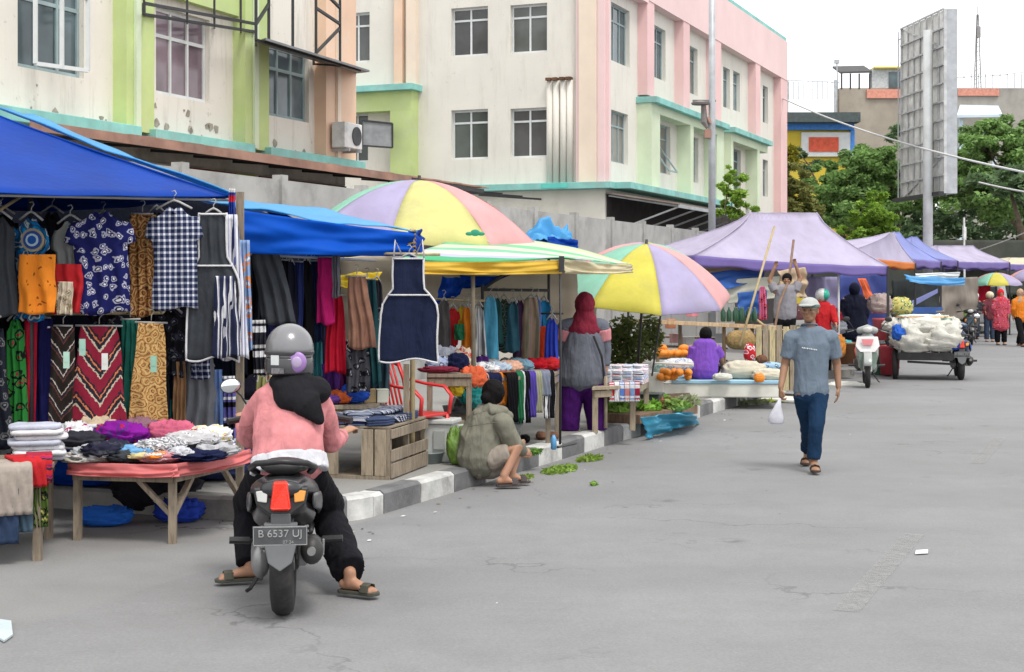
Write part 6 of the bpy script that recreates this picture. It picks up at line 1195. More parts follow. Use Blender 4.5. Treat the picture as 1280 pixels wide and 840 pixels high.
tent4((1052, 317, 33.0), (1144, 329, 36.5), 3.2, 2.4, (1112, 291, 35.5), (1118, 291, 36), .16, LV, ORC, 'pale gazebo with orange valance beyond the largest lavender one', legs=(1,), truss=False)
tent4((1100, 318, 37.5), (1176, 327, 41.5), 3.2, 2.5, (1118, 290, 40.5), (1124, 290, 41), .2, BLV, LV2, 'blue lavender pointed gazebo, second beyond the walking man', legs=(1,), truss=False)
tent4((1140, 318, 43), (1197, 326, 46), 3.2, 2.5, (1140, 296, 46), (1146, 296, 46.5), .2, BLV, LV2, 'smaller blue gazebo peeping between the pointed one and the far gazebo', legs=(1,), truss=False)
tent4((1180, 326, 47.5), (1262, 328, 52), 4, 2.5, (1170, 307, 50.5), (1216, 307, 52), .22, LV, LV2, 'far lavender gazebo nearest the red dressed woman', legs=(0, 1), truss=False)
tent4((1258, 330, 60), (1300, 330, 62), 4, 2.6, (1262, 322, 62), (1290, 322, 63), .25, mat('cream_gazebo', (.66, .6, .45), .6, .1, 1, .1, trans=.3), LV2, 'cream topped farthest gazebo at the right edge', legs=(0,), truss=False)
umbrella(P(1245, 341, 50), .85, .35, [UT, UY2, UL, UP, UT, UY2, UL, UP], R(190), 0, 0, 'small far umbrella in mint and yellow behind the red dressed woman', 0)
umbrella(P(1288, 336, 52), .8, .35, [UL, UY2, UT, UP, UL, UY2, UT, UP], R(200), 0, 0, 'far lavender and yellow umbrella cut by the right edge', 0)
T_ = lambda pts, mt, lab, **k: tarp('tarpaulin', [P(*q) for q in pts], mt, lab, **k)
BT = mat('dull_blue_tarp', (.03, .12, .42), .5, .15, 1.5, .2, trans=.3); TANC = mat('tan_canvas', (.5, .38, .26), .8, .15, 2, .3, trans=.2); NVY = mat('navy_tarp', (.03, .05, .22), .6, .15, 1.5, .2, trans=.15)
T_([(868, 342, 27.3), (955, 336, 28), (955, 350, 28), (905, 362, 27.3)], BT, 'blue tarp flap under the left end of the largest lavender gazebo', sag=0)
T_([(862, 334, 27.5), (960, 333, 28.2), (958, 340, 28.2), (865, 345, 27.5)], TANC, 'tan sheet strip above the blue flap', sag=0)
T_([(922, 366, 27), (958, 362, 27.5), (958, 392, 27.5), (924, 395, 27)], BT, 'bright blue sheet hanging behind the bamboo pole', sag=0)
T_([(905, 350, 27.5), (975, 345, 28), (975, 372, 28), (910, 380, 27.5)], mat('pale_cloth', (.5, .5, .42), .8, .1, 2, .2), 'pale cloth behind the blue hanging sheet', sag=0)
T_([(972, 338, 26.8), (1006, 334, 27.2), (1010, 372, 27.2), (985, 372, 26.8)], TANC, 'brown canvas hanging over the stall beside the grey shirted vendor', sag=0, wr_=.12)
T_([(1000, 336, 29), (1052, 334, 30), (1052, 341, 30), (1004, 341, 29)], mat('green_sheet', (.02, .2, .07), .7, .1, 2, .1), 'dark green sheet strip under the purple valance', sag=0)
T_([(1054, 335, 29.2), (1098, 335, 30.2), (1094, 341, 30.2), (1058, 343, 29.2)], mat('yellow_roll', (.75, .48, .02), .6, .1, 2, .1), 'yellow rolled canvas under the purple valance', sag=0, wr_=.06)
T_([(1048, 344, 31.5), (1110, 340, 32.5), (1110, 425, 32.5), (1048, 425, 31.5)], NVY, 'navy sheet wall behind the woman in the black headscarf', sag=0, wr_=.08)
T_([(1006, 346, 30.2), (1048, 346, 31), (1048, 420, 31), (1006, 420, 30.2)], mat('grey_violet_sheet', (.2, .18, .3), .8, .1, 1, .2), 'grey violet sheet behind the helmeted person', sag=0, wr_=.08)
T_([(1072, 348, 30.8), (1082, 348, 30.9), (1098, 388, 31), (1090, 392, 30.9)], mat('orange_red_sash', (.62, .12, .04), .7, .1, 3, .1), 'slanting orange red cloth against the navy sheet', sag=0)
T_([(1042, 385, 30.6), (1054, 385, 30.6), (1054, 425, 30.6), (1040, 425, 30.6)], fab(c3(.4, .01, .12)), 'crimson cloth hanging left of the black headscarf woman', sag=0)
T_([(1130, 343, 34), (1206, 347, 38), (1206, 356, 38), (1138, 352, 34)], TLB, 'blue edged white tarp slung under the pointed gazebos', sag=.08)
T_([(1144, 342, 35.5), (1200, 340, 38.5), (1198, 348, 38.5), (1146, 349, 35.5)], mat('white_tarp', (.66, .68, .68), .6, .08, 2, .1), 'white strip of tarp above the blue edge', sag=0)
T_([(1138, 377, 37), (1172, 361, 38.5), (1172, 366, 38.5), (1138, 385, 37)], BLV, 'slanting blue lavender board under the slung tarp', sag=0, wr_=.0)
T_([(1140, 384, 36), (1178, 384, 37), (1178, 392, 37), (1140, 392, 36)], BT, 'horizontal blue board above the loaded sacks', sag=0, wr_=.0)
T_([(1115, 350, 37), (1172, 345, 40), (1176, 420, 40), (1115, 420, 37)], fab(c3(.025, .03, .03)), 'dark sheet standing for the shaded interior behind the tricycle load', sag=0, wr_=.06)  # shade under the gazebos put in as a near-black sheet
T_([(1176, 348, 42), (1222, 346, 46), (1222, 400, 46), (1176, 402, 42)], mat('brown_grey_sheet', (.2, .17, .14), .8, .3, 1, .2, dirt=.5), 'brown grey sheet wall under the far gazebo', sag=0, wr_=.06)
T_([(1222, 352, 50), (1238, 352, 50), (1238, 392, 50), (1222, 392, 50)], fab(c3(.4, .01, .03)), 'red sheet hanging below the far gazebo', sag=0)
T_([(1196, 388, 44.5), (1216, 388, 44.5), (1218, 402, 44.2), (1194, 402, 44.2)], leafmat((.12, .18, .04), 2), 'patch of green produce below the far gazebo', sag=0)
post(1157+0, 300, None, 47, .02, STL, 'thin dark pole behind the far gazebo') if 0 else None
post(1048, 341, None, 28.6, .022, WPL, 'white pole just right of the walking man head', gz=0)
post(945, 400, 288, 25.5, .02, BAM, 'upper bamboo pole crossing the purple valance') if 0 else None
rod(P(968, 283, 23.4), P(925, 432, 22.4), .018, BAM, 'long slanting bamboo pole left of the walking man', 'pole', 'bamboo_pole')
rod(P(944, 398, 23.6), P(962, 412, 23.3), .016, BAM, 'short bamboo brace at the foot of the slanting pole', 'pole', 'bamboo_pole')
q = MB(); q.tube([P(992, 300, 25.5), P(986, 350, 25.2), P(974, 380, 24.9), P(963, 440, 24.6)], .022, 7); tag(q.build('curved_branch_pole', mat('brown_branch', (.22, .14, .1), .9, .3, 8, .4), smooth=True), 'crooked brown branch pole beside the grey shirted vendor', 'pole')
H_('narrow', 948, 958, 358, 400, 24.0, fab(c3(.5, .12, .22), NAVY, RED, 'floral', 8), 'pink and navy cloth tied on the bamboo pole', 'cloth', hanger=False)
q = MB(); q.tube([P(828, 378, 19.9), P(815, 470, 19.6)], .012, 6); tag(q.build('stick', STL), 'thin dark stick below the tilted umbrella', 'stick')
# buckets, baskets and bundles around the parked scooter
for i, (px, py, Y, r_, h_, c, lab) in enumerate(((1112, 468, 28.8, .2, .55, c3(.5, .06, .08), 'tall red bucket on the ground right of the parked scooter'), (1104, 425, 29.2, .2, .42, c3(.58, .12, .14), 'upper salmon red bucket on top of the crate pile'), (1060, 455, 28.0, .22, .4, c3(.16, .07, .03), 'brown basket left of the parked scooter'))):
    p = P(px, py, Y); tub(px, Y, r_, h_, mat('bucket_%d' % i, c, .5, .15, 5, .1), lab, gz=max(0, p.z), cat='bucket', name='bucket')
q = MB(); q.box((0, 0, .3), (.5, .4, .6)); q.box((0, 0, .15), (.53, .43, .04)); q.box((0, 0, .45), (.53, .43, .04)); q.rot(Matrix.Identity(3), Vector(((1104-640)/F*29.3, 29.3, 0))); tag(q.build('crate', mat('dark_green_crate', (.03, .1, .06), .6, .2, 5, .1), bevel=.01), 'dark green crate stack under the upper red bucket', 'crate')
for i, (px, py, Y, d, mt, lab) in enumerate(((1100, 392, 29.3, (.2, .15, .16), fab(c3(.4, .32, .3)), 'pinkish sack standing on the upper red bucket'), (1058, 440, 28.2, (.12, .12, .09), fab(c3(.1, .4, .4)), 'turquoise bag left of the parked scooter'), (1043, 430, 28.2, (.12, .12, .09), fab(c3(.5, .3, .4)), 'pink bag left of the turquoise one'), (1046, 448, 27.8, (.14, .12, .18), fab(c3(.5, .2, .04)), 'orange brown bag behind the walking man arm'), (1128, 440, 29.6, (.14, .12, .12), fab(c3(.03, .15, .5)), 'blue bag right of the red bucket'), (1116, 432, 29.4, (.12, .1, .08), fab(c3(.05, .25, .08)), 'green bundle on the edge of the salmon bucket'), (1126, 395, 30.2, (.2, .14, .15), fab(c3(.5, .45, .15), WHT, GRE, 'floral', 9), 'yellow and white bundle beside the dark interior'), (1042, 405, 29.4, (.14, .1, .12), fab(c3(.45, .02, .04)), 'red bundle right of the walking man shoulder'), (1046, 418, 29.0, (.16, .12, .12), fab(c3(.3, .32, .36)), 'grey bundle below the red one'), (997, 400, 27.5, (.2, .15, .12), fab(c3(.2, .08, .1), CRM, BRO, 'floral', 8), 'maroon brown goods heap behind the walking man cap'))):
    rumple(P(px, py, Y), d, mt, lab, 'bag', 'bag', seed=300+i)
q = MB(); q.prism([G(1035, 473)[:2], G(1068, 471)[:2], G(1068, 466)[:2], G(1035, 467)[:2]], .0, .14); tag(q.build('concrete_block', pm), 'low pale cement block left of the parked scooter', 'block')
sackbox(1058, 486, 26.2, (.3, .12, .06), CW, 'white plastic litter on the ground left of the parked scooter', cat='litter', name='plastic_litter')
# backdrop goods boxes under largest gazebo (tables)
table('stall_table', [((985-640)/F*28.0, 28.0), ((1040-640)/F*28.6, 28.6), ((1040-640)/F*29.6, 29.6), ((985-640)/F*29.2, 29.2)], .95, 0, WD, 'wooden stall table hidden behind the walking man')
table('stall_table', [((1140-640)/F*36.2, 36.2), ((1180-640)/F*37, 37), ((1180-640)/F*38, 38), ((1140-640)/F*37.4, 37.4)], 1.1, 0, WD, 'far stall table carrying the blue boards')
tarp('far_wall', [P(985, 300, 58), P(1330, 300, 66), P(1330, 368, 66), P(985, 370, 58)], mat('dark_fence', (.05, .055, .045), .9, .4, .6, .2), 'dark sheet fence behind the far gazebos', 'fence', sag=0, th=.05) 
for i, (px, py, Y, col, lab) in enumerate(((1226, 350, 55, c3(.35, .36, .36), 'grey parked van far behind the gazebos'),)):
    p = P(px, py, Y); v_ = empty('parked_van', Vector((p.x, Y, 0)), R(-20), lab, 'van')
    q = MB(); q.extrude([(-.85, -1.9, .35), (.85, -1.9, .35), (.85, -1.9, 1.2), (.75, -1.7, 1.8), (-.75, -1.7, 1.8), (-.85, -1.9, 1.2)], (0, 3.8, 0)); q.build('body', mat('van_paint', col, .4, .1, 2, 0), v_, bevel=.08)
    q = MB(); q.box((0, -1.84, 1.45), (1.3, .06, .4)); q.build('rear_window', GL, v_)
    for x in (-.75, .75):
        for y in (-1.2, 1.2): q = MB(); q.lathe([(.3, -.1), (.33, -.06), (.33, .06), (.3, .1)], (x, y, .33), 16, Matrix.Rotation(R(90), 3, 'Y')); q.build('wheel', mat('tyre', (.02, .02, .02), .8), v_)
# ================= scooters
TY = mat('tyre_rubber', (.022, .022, .023), .8, .2, 12, .2, dirt=.4, dcol=(.1, .09, .08)); PLB = mat('black_plastic', (.02, .02, .022), .4, .2, 6, .05, dirt=.25, dcol=(.1, .09, .08)); SEATM = mat('seat_vinyl', (.018, .018, .02), .5, .2, 12, .1)
ALU = mat('dirty_aluminium', (.3, .3, .3), .4, .3, 14, .2, metal=.6, dirt=.5, dcol=(.05, .04, .03)); REDL = mat('red_lens', (.75, .03, .01), .15, .1, 9, .1, spec=.7); AMB = mat('amber_lens', (.6, .25, .03), .2, .1, 5, 0, spec=.6); CLR = mat('clear_lens', (.5, .5, .48), .15, .2, 5, 0, spec=.7); MIR = mat('mirror_glass', (.8, .82, .84), .05, .02, 2, 0, metal=1)
PLT = mat('plate_grey', (.09, .095, .1), .5, .2, 6, .1, dirt=.5, dcol=(.25, .25, .25)); PLW = mat('plate_white', (.38, .38, .38), .6, .2, 20, .1)
XR = Matrix.Rotation(R(90), 3, 'Y')
def wheel(root, name, y, r=.275, w_=.1):
    c = (0, y, r); q = MB(); q.lathe([(r*.72, -w_*.28), (r*.78, -w_*.3), (r*.78, w_*.3), (r*.72, w_*.28), (r*.7, 0)], c, 32, XR)
    for k in range(5):
        a = k*1.2566; q.beam(Vector(c), Vector(c)+Vector((0, math.cos(a), math.sin(a)))*r*.74, .03, .022, Vector((1, 0, 0)))
    q.lathe([(.04, -.06), (.045, 0), (.04, .06)], c, 14, XR); wv = q.build(name, ALU, root, smooth=False)
    q = MB(); n, m_ = 44, 12; vs = []; fs = []
    for i in range(n):
        a = 2*math.pi*i/n
        for j in range(m_):
            b = 2*math.pi*j/m_; rr = r-w_*.55+math.copysign(abs(math.cos(b))**.8, math.cos(b))*w_*.55; x = w_*.5*math.copysign(abs(math.sin(b))**.85, math.sin(b)); tr = .004*((i % 2) if abs(b) < 1 or abs(b-6.28) < 1 else 0)
            vs.append(Vector((x, y+(rr-tr)*math.cos(a), r+(rr-tr)*math.sin(a))))
    for i in range(n):
        for j in range(m_): fs.append((i*m_+j, i*m_+(j+1) % m_, ((i+1) % n)*m_+(j+1) % m_, ((i+1) % n)*m_+j))
    q.add(vs, fs); q.build('tyre', TY, wv, smooth=True); return wv
def scooter(loc, rz, label, body, accent, plate=None, front='', name='motor_scooter', mirrors=(-1, 1)):
    r = empty(name, loc, rz, label, 'motor scooter'); MBod = mat('scooter_paint', body, .3, .12, 3, 0, dirt=.2, spec=.6); MA = mat('scooter_accent', accent, .3, .1, 3, 0, spec=.6)
    wheel(r, 'rear_wheel', 0, .275, .125); wheel(r, 'front_wheel', 1.26, .275, .09)
    # tail cowl, side panels, floor, apron grown into one body
    q = MB(); q.rtube([(0, -.26, .70), (0, .0, .66), (0, .35, .60), (0, .62, .50)], [(.11, .055), (.175, .09), (.185, .12), (.14, .12)], 20, (1, 0, 0))
    q.rtube([(0, -.18, .60), (0, .1, .52), (0, .5, .42)], [(.13, .07), (.17, .1), (.14, .09)], 18, (1, 0, 0)); q.rtube([(0, .5, .36), (0, .95, .34)], [(.15, .06), (.15, .05)], 14, (1, 0, 0))
    q.rtube([(0, .93, .34), (0, 1.03, .55), (0, 1.02, .78), (0, .98, .88)], [(.14, .05), (.19, .07), (.18, .08), (.09, .07)], 18, (1, 0, 0)); q.rtube([(0, 1.08, .55), (0, 1.06, .82)], [(.09, .08), (.08, .06)], 14, (1, 0, 0))
    blob('body', q, MBod, r, .013, 3)
    for s in (-1, 1):
        q = MB(); q.rtube([(s*.165, -.12, .62), (s*.19, .15, .58), (s*.175, .42, .52)], [(.012, .04), (.014, .055), (.012, .05)], 10, (1, 0, 0)); q.build('side_panel', MA, r, smooth=True)
    q = MB(); q.rtube([(0, -.1, .79), (0, .1, .78), (0, .3, .755), (0, .58, .72)], [(.10, .04), (.13, .045), (.14, .045), (.09, .04)], 18, (1, 0, 0)); q.build('seat', SEATM, r, smooth=True)
    q = MB(); q.tube([(-.14, .05, .75), (-.165, -.08, .79), (-.13, -.2, .825), (0, -.24, .84), (.13, -.2, .825), (.165, -.08, .79), (.14, .05, .75)], (.016, .02), 8, (0, 0, 1)); q.build('grab_rail', PLB, r, smooth=True)
    # tail light assembly
    q = MB(); q.extrude([(-.145, -.262, .71), (.145, -.262, .71), (.125, -.28, .62), (.05, -.292, .565), (-.05, -.292, .565), (-.125, -.28, .62)], (0, .06, 0)); tl = q.build('tail_panel', PLB, r, bevel=.012)
    q = MB(); q.extrude([(-.036, -.315, .745), (.036, -.315, .745), (.052, -.325, .61), (.046, -.32, .595), (-.046, -.32, .595), (-.052, -.325, .61)], (0, .06, 0)); q.build('tail_light', REDL, tl, bevel=.012)
    for s in (-1, 1): q = MB(); q.extrude([(s*.065, -.292, .70), (s*.128, -.272, .69), (s*.118, -.285, .64), (s*.07, -.30, .635)], (0, .04, 0)); q.build('indicator', AMB if s > 0 else CLR, tl, bevel=.005)
    # mudguard, bracket and plate
    q = MB(); q.extrude([(-.085, -.30, .53), (.085, -.30, .53), (.085, -.335, .44), (.06, -.375, .34), (0, -.39, .30), (-.06, -.375, .34), (-.085, -.335, .44)], (0, .03, .004)); q.bx((-.05, -.3, .5), (.05, -.1, .58)); q.build('mudguard', mat('grey_plastic_guard', (.10, .105, .11), .55, .15, 5, .05), r, bevel=.006)
    q = MB(); an = [i*math.pi/10 for i in range(1, 9)]; q.tube([(0, -.33*math.cos(a), .275+.33*math.sin(a)) for a in an], (.065, .008), 8, (1, 0, 0)); q.build('inner_fender', PLB, r, smooth=True)
    p_ = Matrix.Rotation(R(12), 3, 'X'); q = MB(); q.box((0, 0, 0), (.275, .006, .105)); q.rot(p_, (0, -.345, .475)); pl = q.build('number_plate', PLT, r, bevel=.003)
    q = MB()
    for a, b in (((-.133, 0, -.048), (.133, 0, -.048)), ((-.133, 0, .048), (.133, 0, .048)), ((-.133, 0, -.048), (-.133, 0, .048)), ((.133, 0, -.048), (.133, 0, .048))): q.beam(Vector(a)+Vector((0, -.004, 0)), Vector(b)+Vector((0, -.004, 0)), .003)
    q.rot(p_, (0, -.345, .475)); q.build('plate_rim', PLW, pl)
    if plate:
        for tx, sz, dz, dx in ((plate[0], .055, .012, 0), (plate[1], .024, -.034, .04)):
            text_obj('plate_text', tx, sz, PLW, pl, Vector((dx, -.345, .475))+p_ @ Vector((0, -.005, dz)), (R(90+12), 0, 0))
    # engine, exhaust, shock, stand
    q = MB(); q.rtube([(-.12, .02, .28), (-.13, .25, .30), (-.12, .5, .32)], [(.05, .09), (.055, .1), (.05, .08)], 16, (1, 0, 0)); q.build('transmission_case', ALU, r, smooth=True)
    q = MB(); q.rtube([(.02, .35, .32), (.03, .62, .36)], [(.1, .1), (.08, .09)], 12); q.box((.08, .1, .36), (.07, .12, .1)); q.box((.1, .02, .33), (.05, .08, .14)); q.build('engine', ALU, r, bevel=.01)
    q = MB(); q.rtube([(.155, -.17, .37), (.15, .1, .33), (.13, .32, .27)], [(.06, .075), (.062, .08), (.03, .03)], 18, (1, 0, 0)); ex = q.build('exhaust', mat('matt_black_exhaust', (.035, .034, .033), .5, .3, 9, .1, dirt=.4, dcol=(.1, .08, .06)), r, smooth=True)
    q = MB(); q.lathe([(.016, 0), (.022, .0), (.022, .03), (.016, .03)], (.155, -.25, .38), 14, Matrix.Rotation(R(90), 3, 'X')); q.build('exhaust_tip', ALU, ex); q = MB(); q.extrude([(.205, -.12, .42), (.205, .12, .38), (.2, .12, .31), (.205, -.12, .33)], (.012, 0, 0)); q.build('heat_shield', ALU, ex, bevel=.006)
    for s in (-1, 1):
        q = MB(); q.tube([(s*.105, .0, .3), (s*.11, .08, .56)], .012, 8)
        for k in range(9): q.tube([(s*.105+.0005*k, .01+.008*k, .33+.024*k), (s*.105, .012+.008*k, .342+.024*k)], .027, 10)
        q.build('shock_absorber', ALU, r)
        q = MB(); q.tube([(s*.17, .38, .33), (s*.3, .36, .34)], .014, 8); q.tube([(s*.2, .37, .335), (s*.31, .36, .34)], .02, 8); q.build('foot_peg', PLB, r)
    q = MB(); q.tube([(-.08, .45, .25), (-.2, .42, .06), (-.22, .40, .05)], .011, 6); q.build('side_stand', PLB, r)
    # steering head
    q = MB(); q.tube([(0, 1.26, .275), (0, 1.02, .9), (0, .96, .98)], .022, 8); q.tube([(-.06, 1.26, .275), (-.06, 1.12, .62)], .018, 8); q.tube([(.06, 1.26, .275), (.06, 1.12, .62)], .018, 8); q.build('fork', ALU, r)
    q = MB(); q.tube([(0, 1.26+.33*math.cos(a), .275+.33*math.sin(a)) for a in [R(20+i*15) for i in range(9)]], (.07, .012), 10, (1, 0, 0)); q.build('front_fender', MBod, r, smooth=True)
    q = MB(); q.rtube([(-.13, .97, .96), (0, 1.0, .99), (.13, .97, .96)], [(.05, .055), (.085, .075), (.05, .055)], 14, (0, 1, 0)); hd = q.build('handlebar_cover', MBod, r, smooth=True)
    q = MB(); q.ell((0, 1.075, .975), (.085, .03, .05)); q.build('headlight', CLR, hd, smooth=True)
    q = MB(); q.tube([(-.34, .88, .95), (-.2, .95, .97), (.2, .95, .97), (.34, .88, .95)], .011, 8); q.build('handlebar', STL, r)
    for s in (-1, 1):
        q = MB(); q.tube([(s*.36, .87, .948), (s*.24, .935, .965)], .02, 10); q.build('grip', PLB, r); q = MB(); q.tube([(s*.22, 1.0, .96), (s*.33, .97, .93)], .006, 6); q.build('brake_lever', ALU, r)
        if s not in mirrors: continue
        q = MB(); q.tube([(s*.22, .96, .98), (s*.29, .98, 1.09), (s*.33, .96, 1.13)], .006, 6); q.ell((s*.35, .955, 1.15), (.062, .012, .045), 16, 10, Matrix.Rotation(R(s*8), 3, 'Y')); mr = q.build('mirror', PLB, r, smooth=True); q = MB(); q.ell((s*.35, .945, 1.15), (.057, .006, .040), 16, 10, Matrix.Rotation(R(s*8), 3, 'Y')); q.build('mirror_glass', MIR, mr, smooth=True)
    for s in (-1, 1):
        q = MB(); q.ell((s*.12, 1.1, .70), (.045, .03, .06)); q.build('front_indicator', AMB if front != 'plain' else CLR, r, smooth=True)
    q = MB(); q.extrude([(-.1, 1.125, .8), (.1, 1.125, .8), (.13, 1.12, .66), (0, 1.14, .58), (-.13, 1.12, .66)], (0, .012, 0)); q.build('front_badge_panel', MA, r, bevel=.005)
    q = MB(); q.box((0, 1.16, .47), (.275, .006, .105)); q.build('front_plate', PLT, r, bevel=.003); text_obj('front_plate_text', (plate or ('B 3218 KT', ''))[0], .055, PLW, r, (0, 1.165, .47), (R(90), 0, R(180)))
    return r
rs = scooter(Vector((-1.21, 8.04, 0)), R(6), 'black scooter ridden by the person in the pink sweater', (.022, .022, .025), (.05, .05, .055), ('B 6537 UJ', '07 24'), mirrors=(-1,))
ps = scooter(Vector((1087-640, 0, 0))*0+Vector(((1086-640)/F*26.6, 26.8, 0)), R(168), 'white and grey parked scooter facing the camera beside the red buckets', (.3, .32, .31), (.6, .12, .12), ('AG 2145 LM', '05 25'))
q = MB(); q.extrude([(-.17, 1.10, .86), (.17, 1.10, .86), (.2, 1.13, .7), (.12, 1.165, .6), (-.12, 1.165, .6), (-.2, 1.13, .7)], (0, .03, 0)); q.build('white_fairing', mat('white_paint', (.68, .66, .66), .3, .05, 3, 0), ps, bevel=.01)
q = MB(); q.extrude([(-.1, 1.175, .82), (.1, 1.175, .82), (.07, 1.19, .72), (-.07, 1.19, .72)], (0, .012, 0)); q.build('pink_emblem', mat('rose_print', (.62, .2, .22), .4, .1, 9, 0), ps)
q = MB(); q.extrude([(-.16, 1.15, .6), (.16, 1.15, .6), (.12, 1.18, .3), (-.12, 1.18, .3)], (0, .03, 0)); q.build('grey_green_guard', mat('grey_green', (.16, .22, .18), .5, .3, 8, 0), ps, bevel=.01)
fs1 = scooter(Vector(((1229-640)/F*43, 44.5, 0)), R(168), 'dark far scooter parked beside the red dressed woman', (.03, .03, .035), (.02, .05, .08), ('B 4471 RS', '')); fs2 = scooter(Vector(((1216-640)/F*46, 46.5, 0)), R(-25), 'black far scooter standing slightly turned under the far gazebo', (.025, .025, .03), (.3, .3, .3), ('B 1190 PF', ''))
# ================= sidecar tricycle with sacks
tr = scooter(Vector(((1203-640)/F*27.6, 27.7, 0)), R(-13), 'motorcycle of the cargo tricycle with red tail lamp, right of the sacks', (.03, .05, .12), (.02, .08, .4), ('B 5083 TC', ''), name='cargo_tricycle'); tr['category'] = 'cargo tricycle'; tr['label'] = 'motorcycle with flat cargo sidecar piled with white sacks'
BLK_ = mat('black_frame_paint', (.02, .02, .022), .5, .2, 6, .1, dirt=.4)
q = MB(); q.bx((-1.08, -.35, .42), (-.18, 1.1, .46)); q.build('cargo_bed', WD, tr)
q = MB(); q.beam((-1.1, -.36, .44), (-.16, -.36, .44), .06, .14); q.beam((-1.1, 1.1, .44), (-.16, 1.1, .44), .06, .1); q.beam((-1.1, -.36, .44), (-1.1, 1.1, .44), .05, .1); q.beam((-.16, -.36, .44), (-.16, 1.1, .44), .05, .1); q.beam((-.95, -.3, .34), (-.1, -.3, .3), .04); q.build('bed_frame', BLK_, tr)
q = MB()
for x in (-1.08, -.85, -.72, -.55, -.4, -.18): q.tube([(x, -.37, .48), (x, -.37, .84)], .014, 6)
q.tube([(-1.1, -.37, .84), (-.16, -.37, .84)], .016, 6); q.build('rear_rail', ALU, tr)
q = MB(); q.tube([(-1.1, -.37, .84), (-1.1, 1.1, .84)], .016, 6)
for y in (-.3, .1, .5, .9): q.tube([(-1.1, y, .48), (-1.1, y, .84)], .014, 6)
q.build('side_rail', ALU, tr)
c = (-1.16, .05, .28); q = MB(); q.lathe([(.2, -.02), (.22, 0), (.2, .02)], c, 28, XR); 
for k in range(8): q.tube([Vector(c), Vector(c)+Vector((0, math.cos(k*.785), math.sin(k*.785)))*.21], .006, 4)
sw = q.build('sidecar_wheel', ALU, tr); q = MB(); q.lathe([(.21, -.035), (.26, -.045), (.28, -.02), (.28, .02), (.26, .045), (.21, .035)], c, 32, XR); q.build('tyre', TY, sw, smooth=True)
q = MB(); q.beam((-1.22, -.2, .6), (-1.22, .3, .6), .1, .02); q.build('wheel_guard', STL, tr)
TL0 = Vector(tr.location); SK = mat('white_woven_sack', (.55, .54, .49), .8, .15, 4, .8, dirt=.6, dcol=(.4, .37, .3))
for i, (x, y, z, d, lab) in enumerate(((-.85, .1, .48, (.34, .4, .27), 'large white sack at the lower left of the tricycle load'), (-.40, .05, .5, (.34, .42, .25), 'large white sack at the lower right of the tricycle load'), (-.62, .2, .80, (.42, .45, .15), 'bulging white sack on top of the tricycle load'), (-.98, .5, .8, (.26, .3, .14), 'white sack at the upper left rear of the tricycle load'), (-.22, .45, .78, (.28, .3, .16), 'white sack at the upper right rear of the tricycle load'))):
    rumple(TL0+Vector((x, y, z)), d, SK, lab, 'sack', 'sack', seed=400+i, amp=.24)
rumple(TL0+Vector((-.6, .3, 1.07)), (.42, .3, .05), fab(c3(.35, .6, .5), c3(.65, .4, .25), WHT, 'hstripe', 8), 'pale green and peach bundle on the very top of the tricycle load', 'bundle', 'bundle', seed=410)
rumple(TL0+Vector((-1.16, -.1, .72)), (.1, .15, .12), fab(c3(.03, .12, .5)), 'blue bag tied over the sidecar wheel', 'bag', 'bag', seed=411); rumple(TL0+Vector((-.2, -.25, .55)), (.09, .1, .14), fab(c3(.02, .06, .3)), 'dark blue bag between the sacks and the tricycle motorcycle', 'bag', 'bag', seed=412)
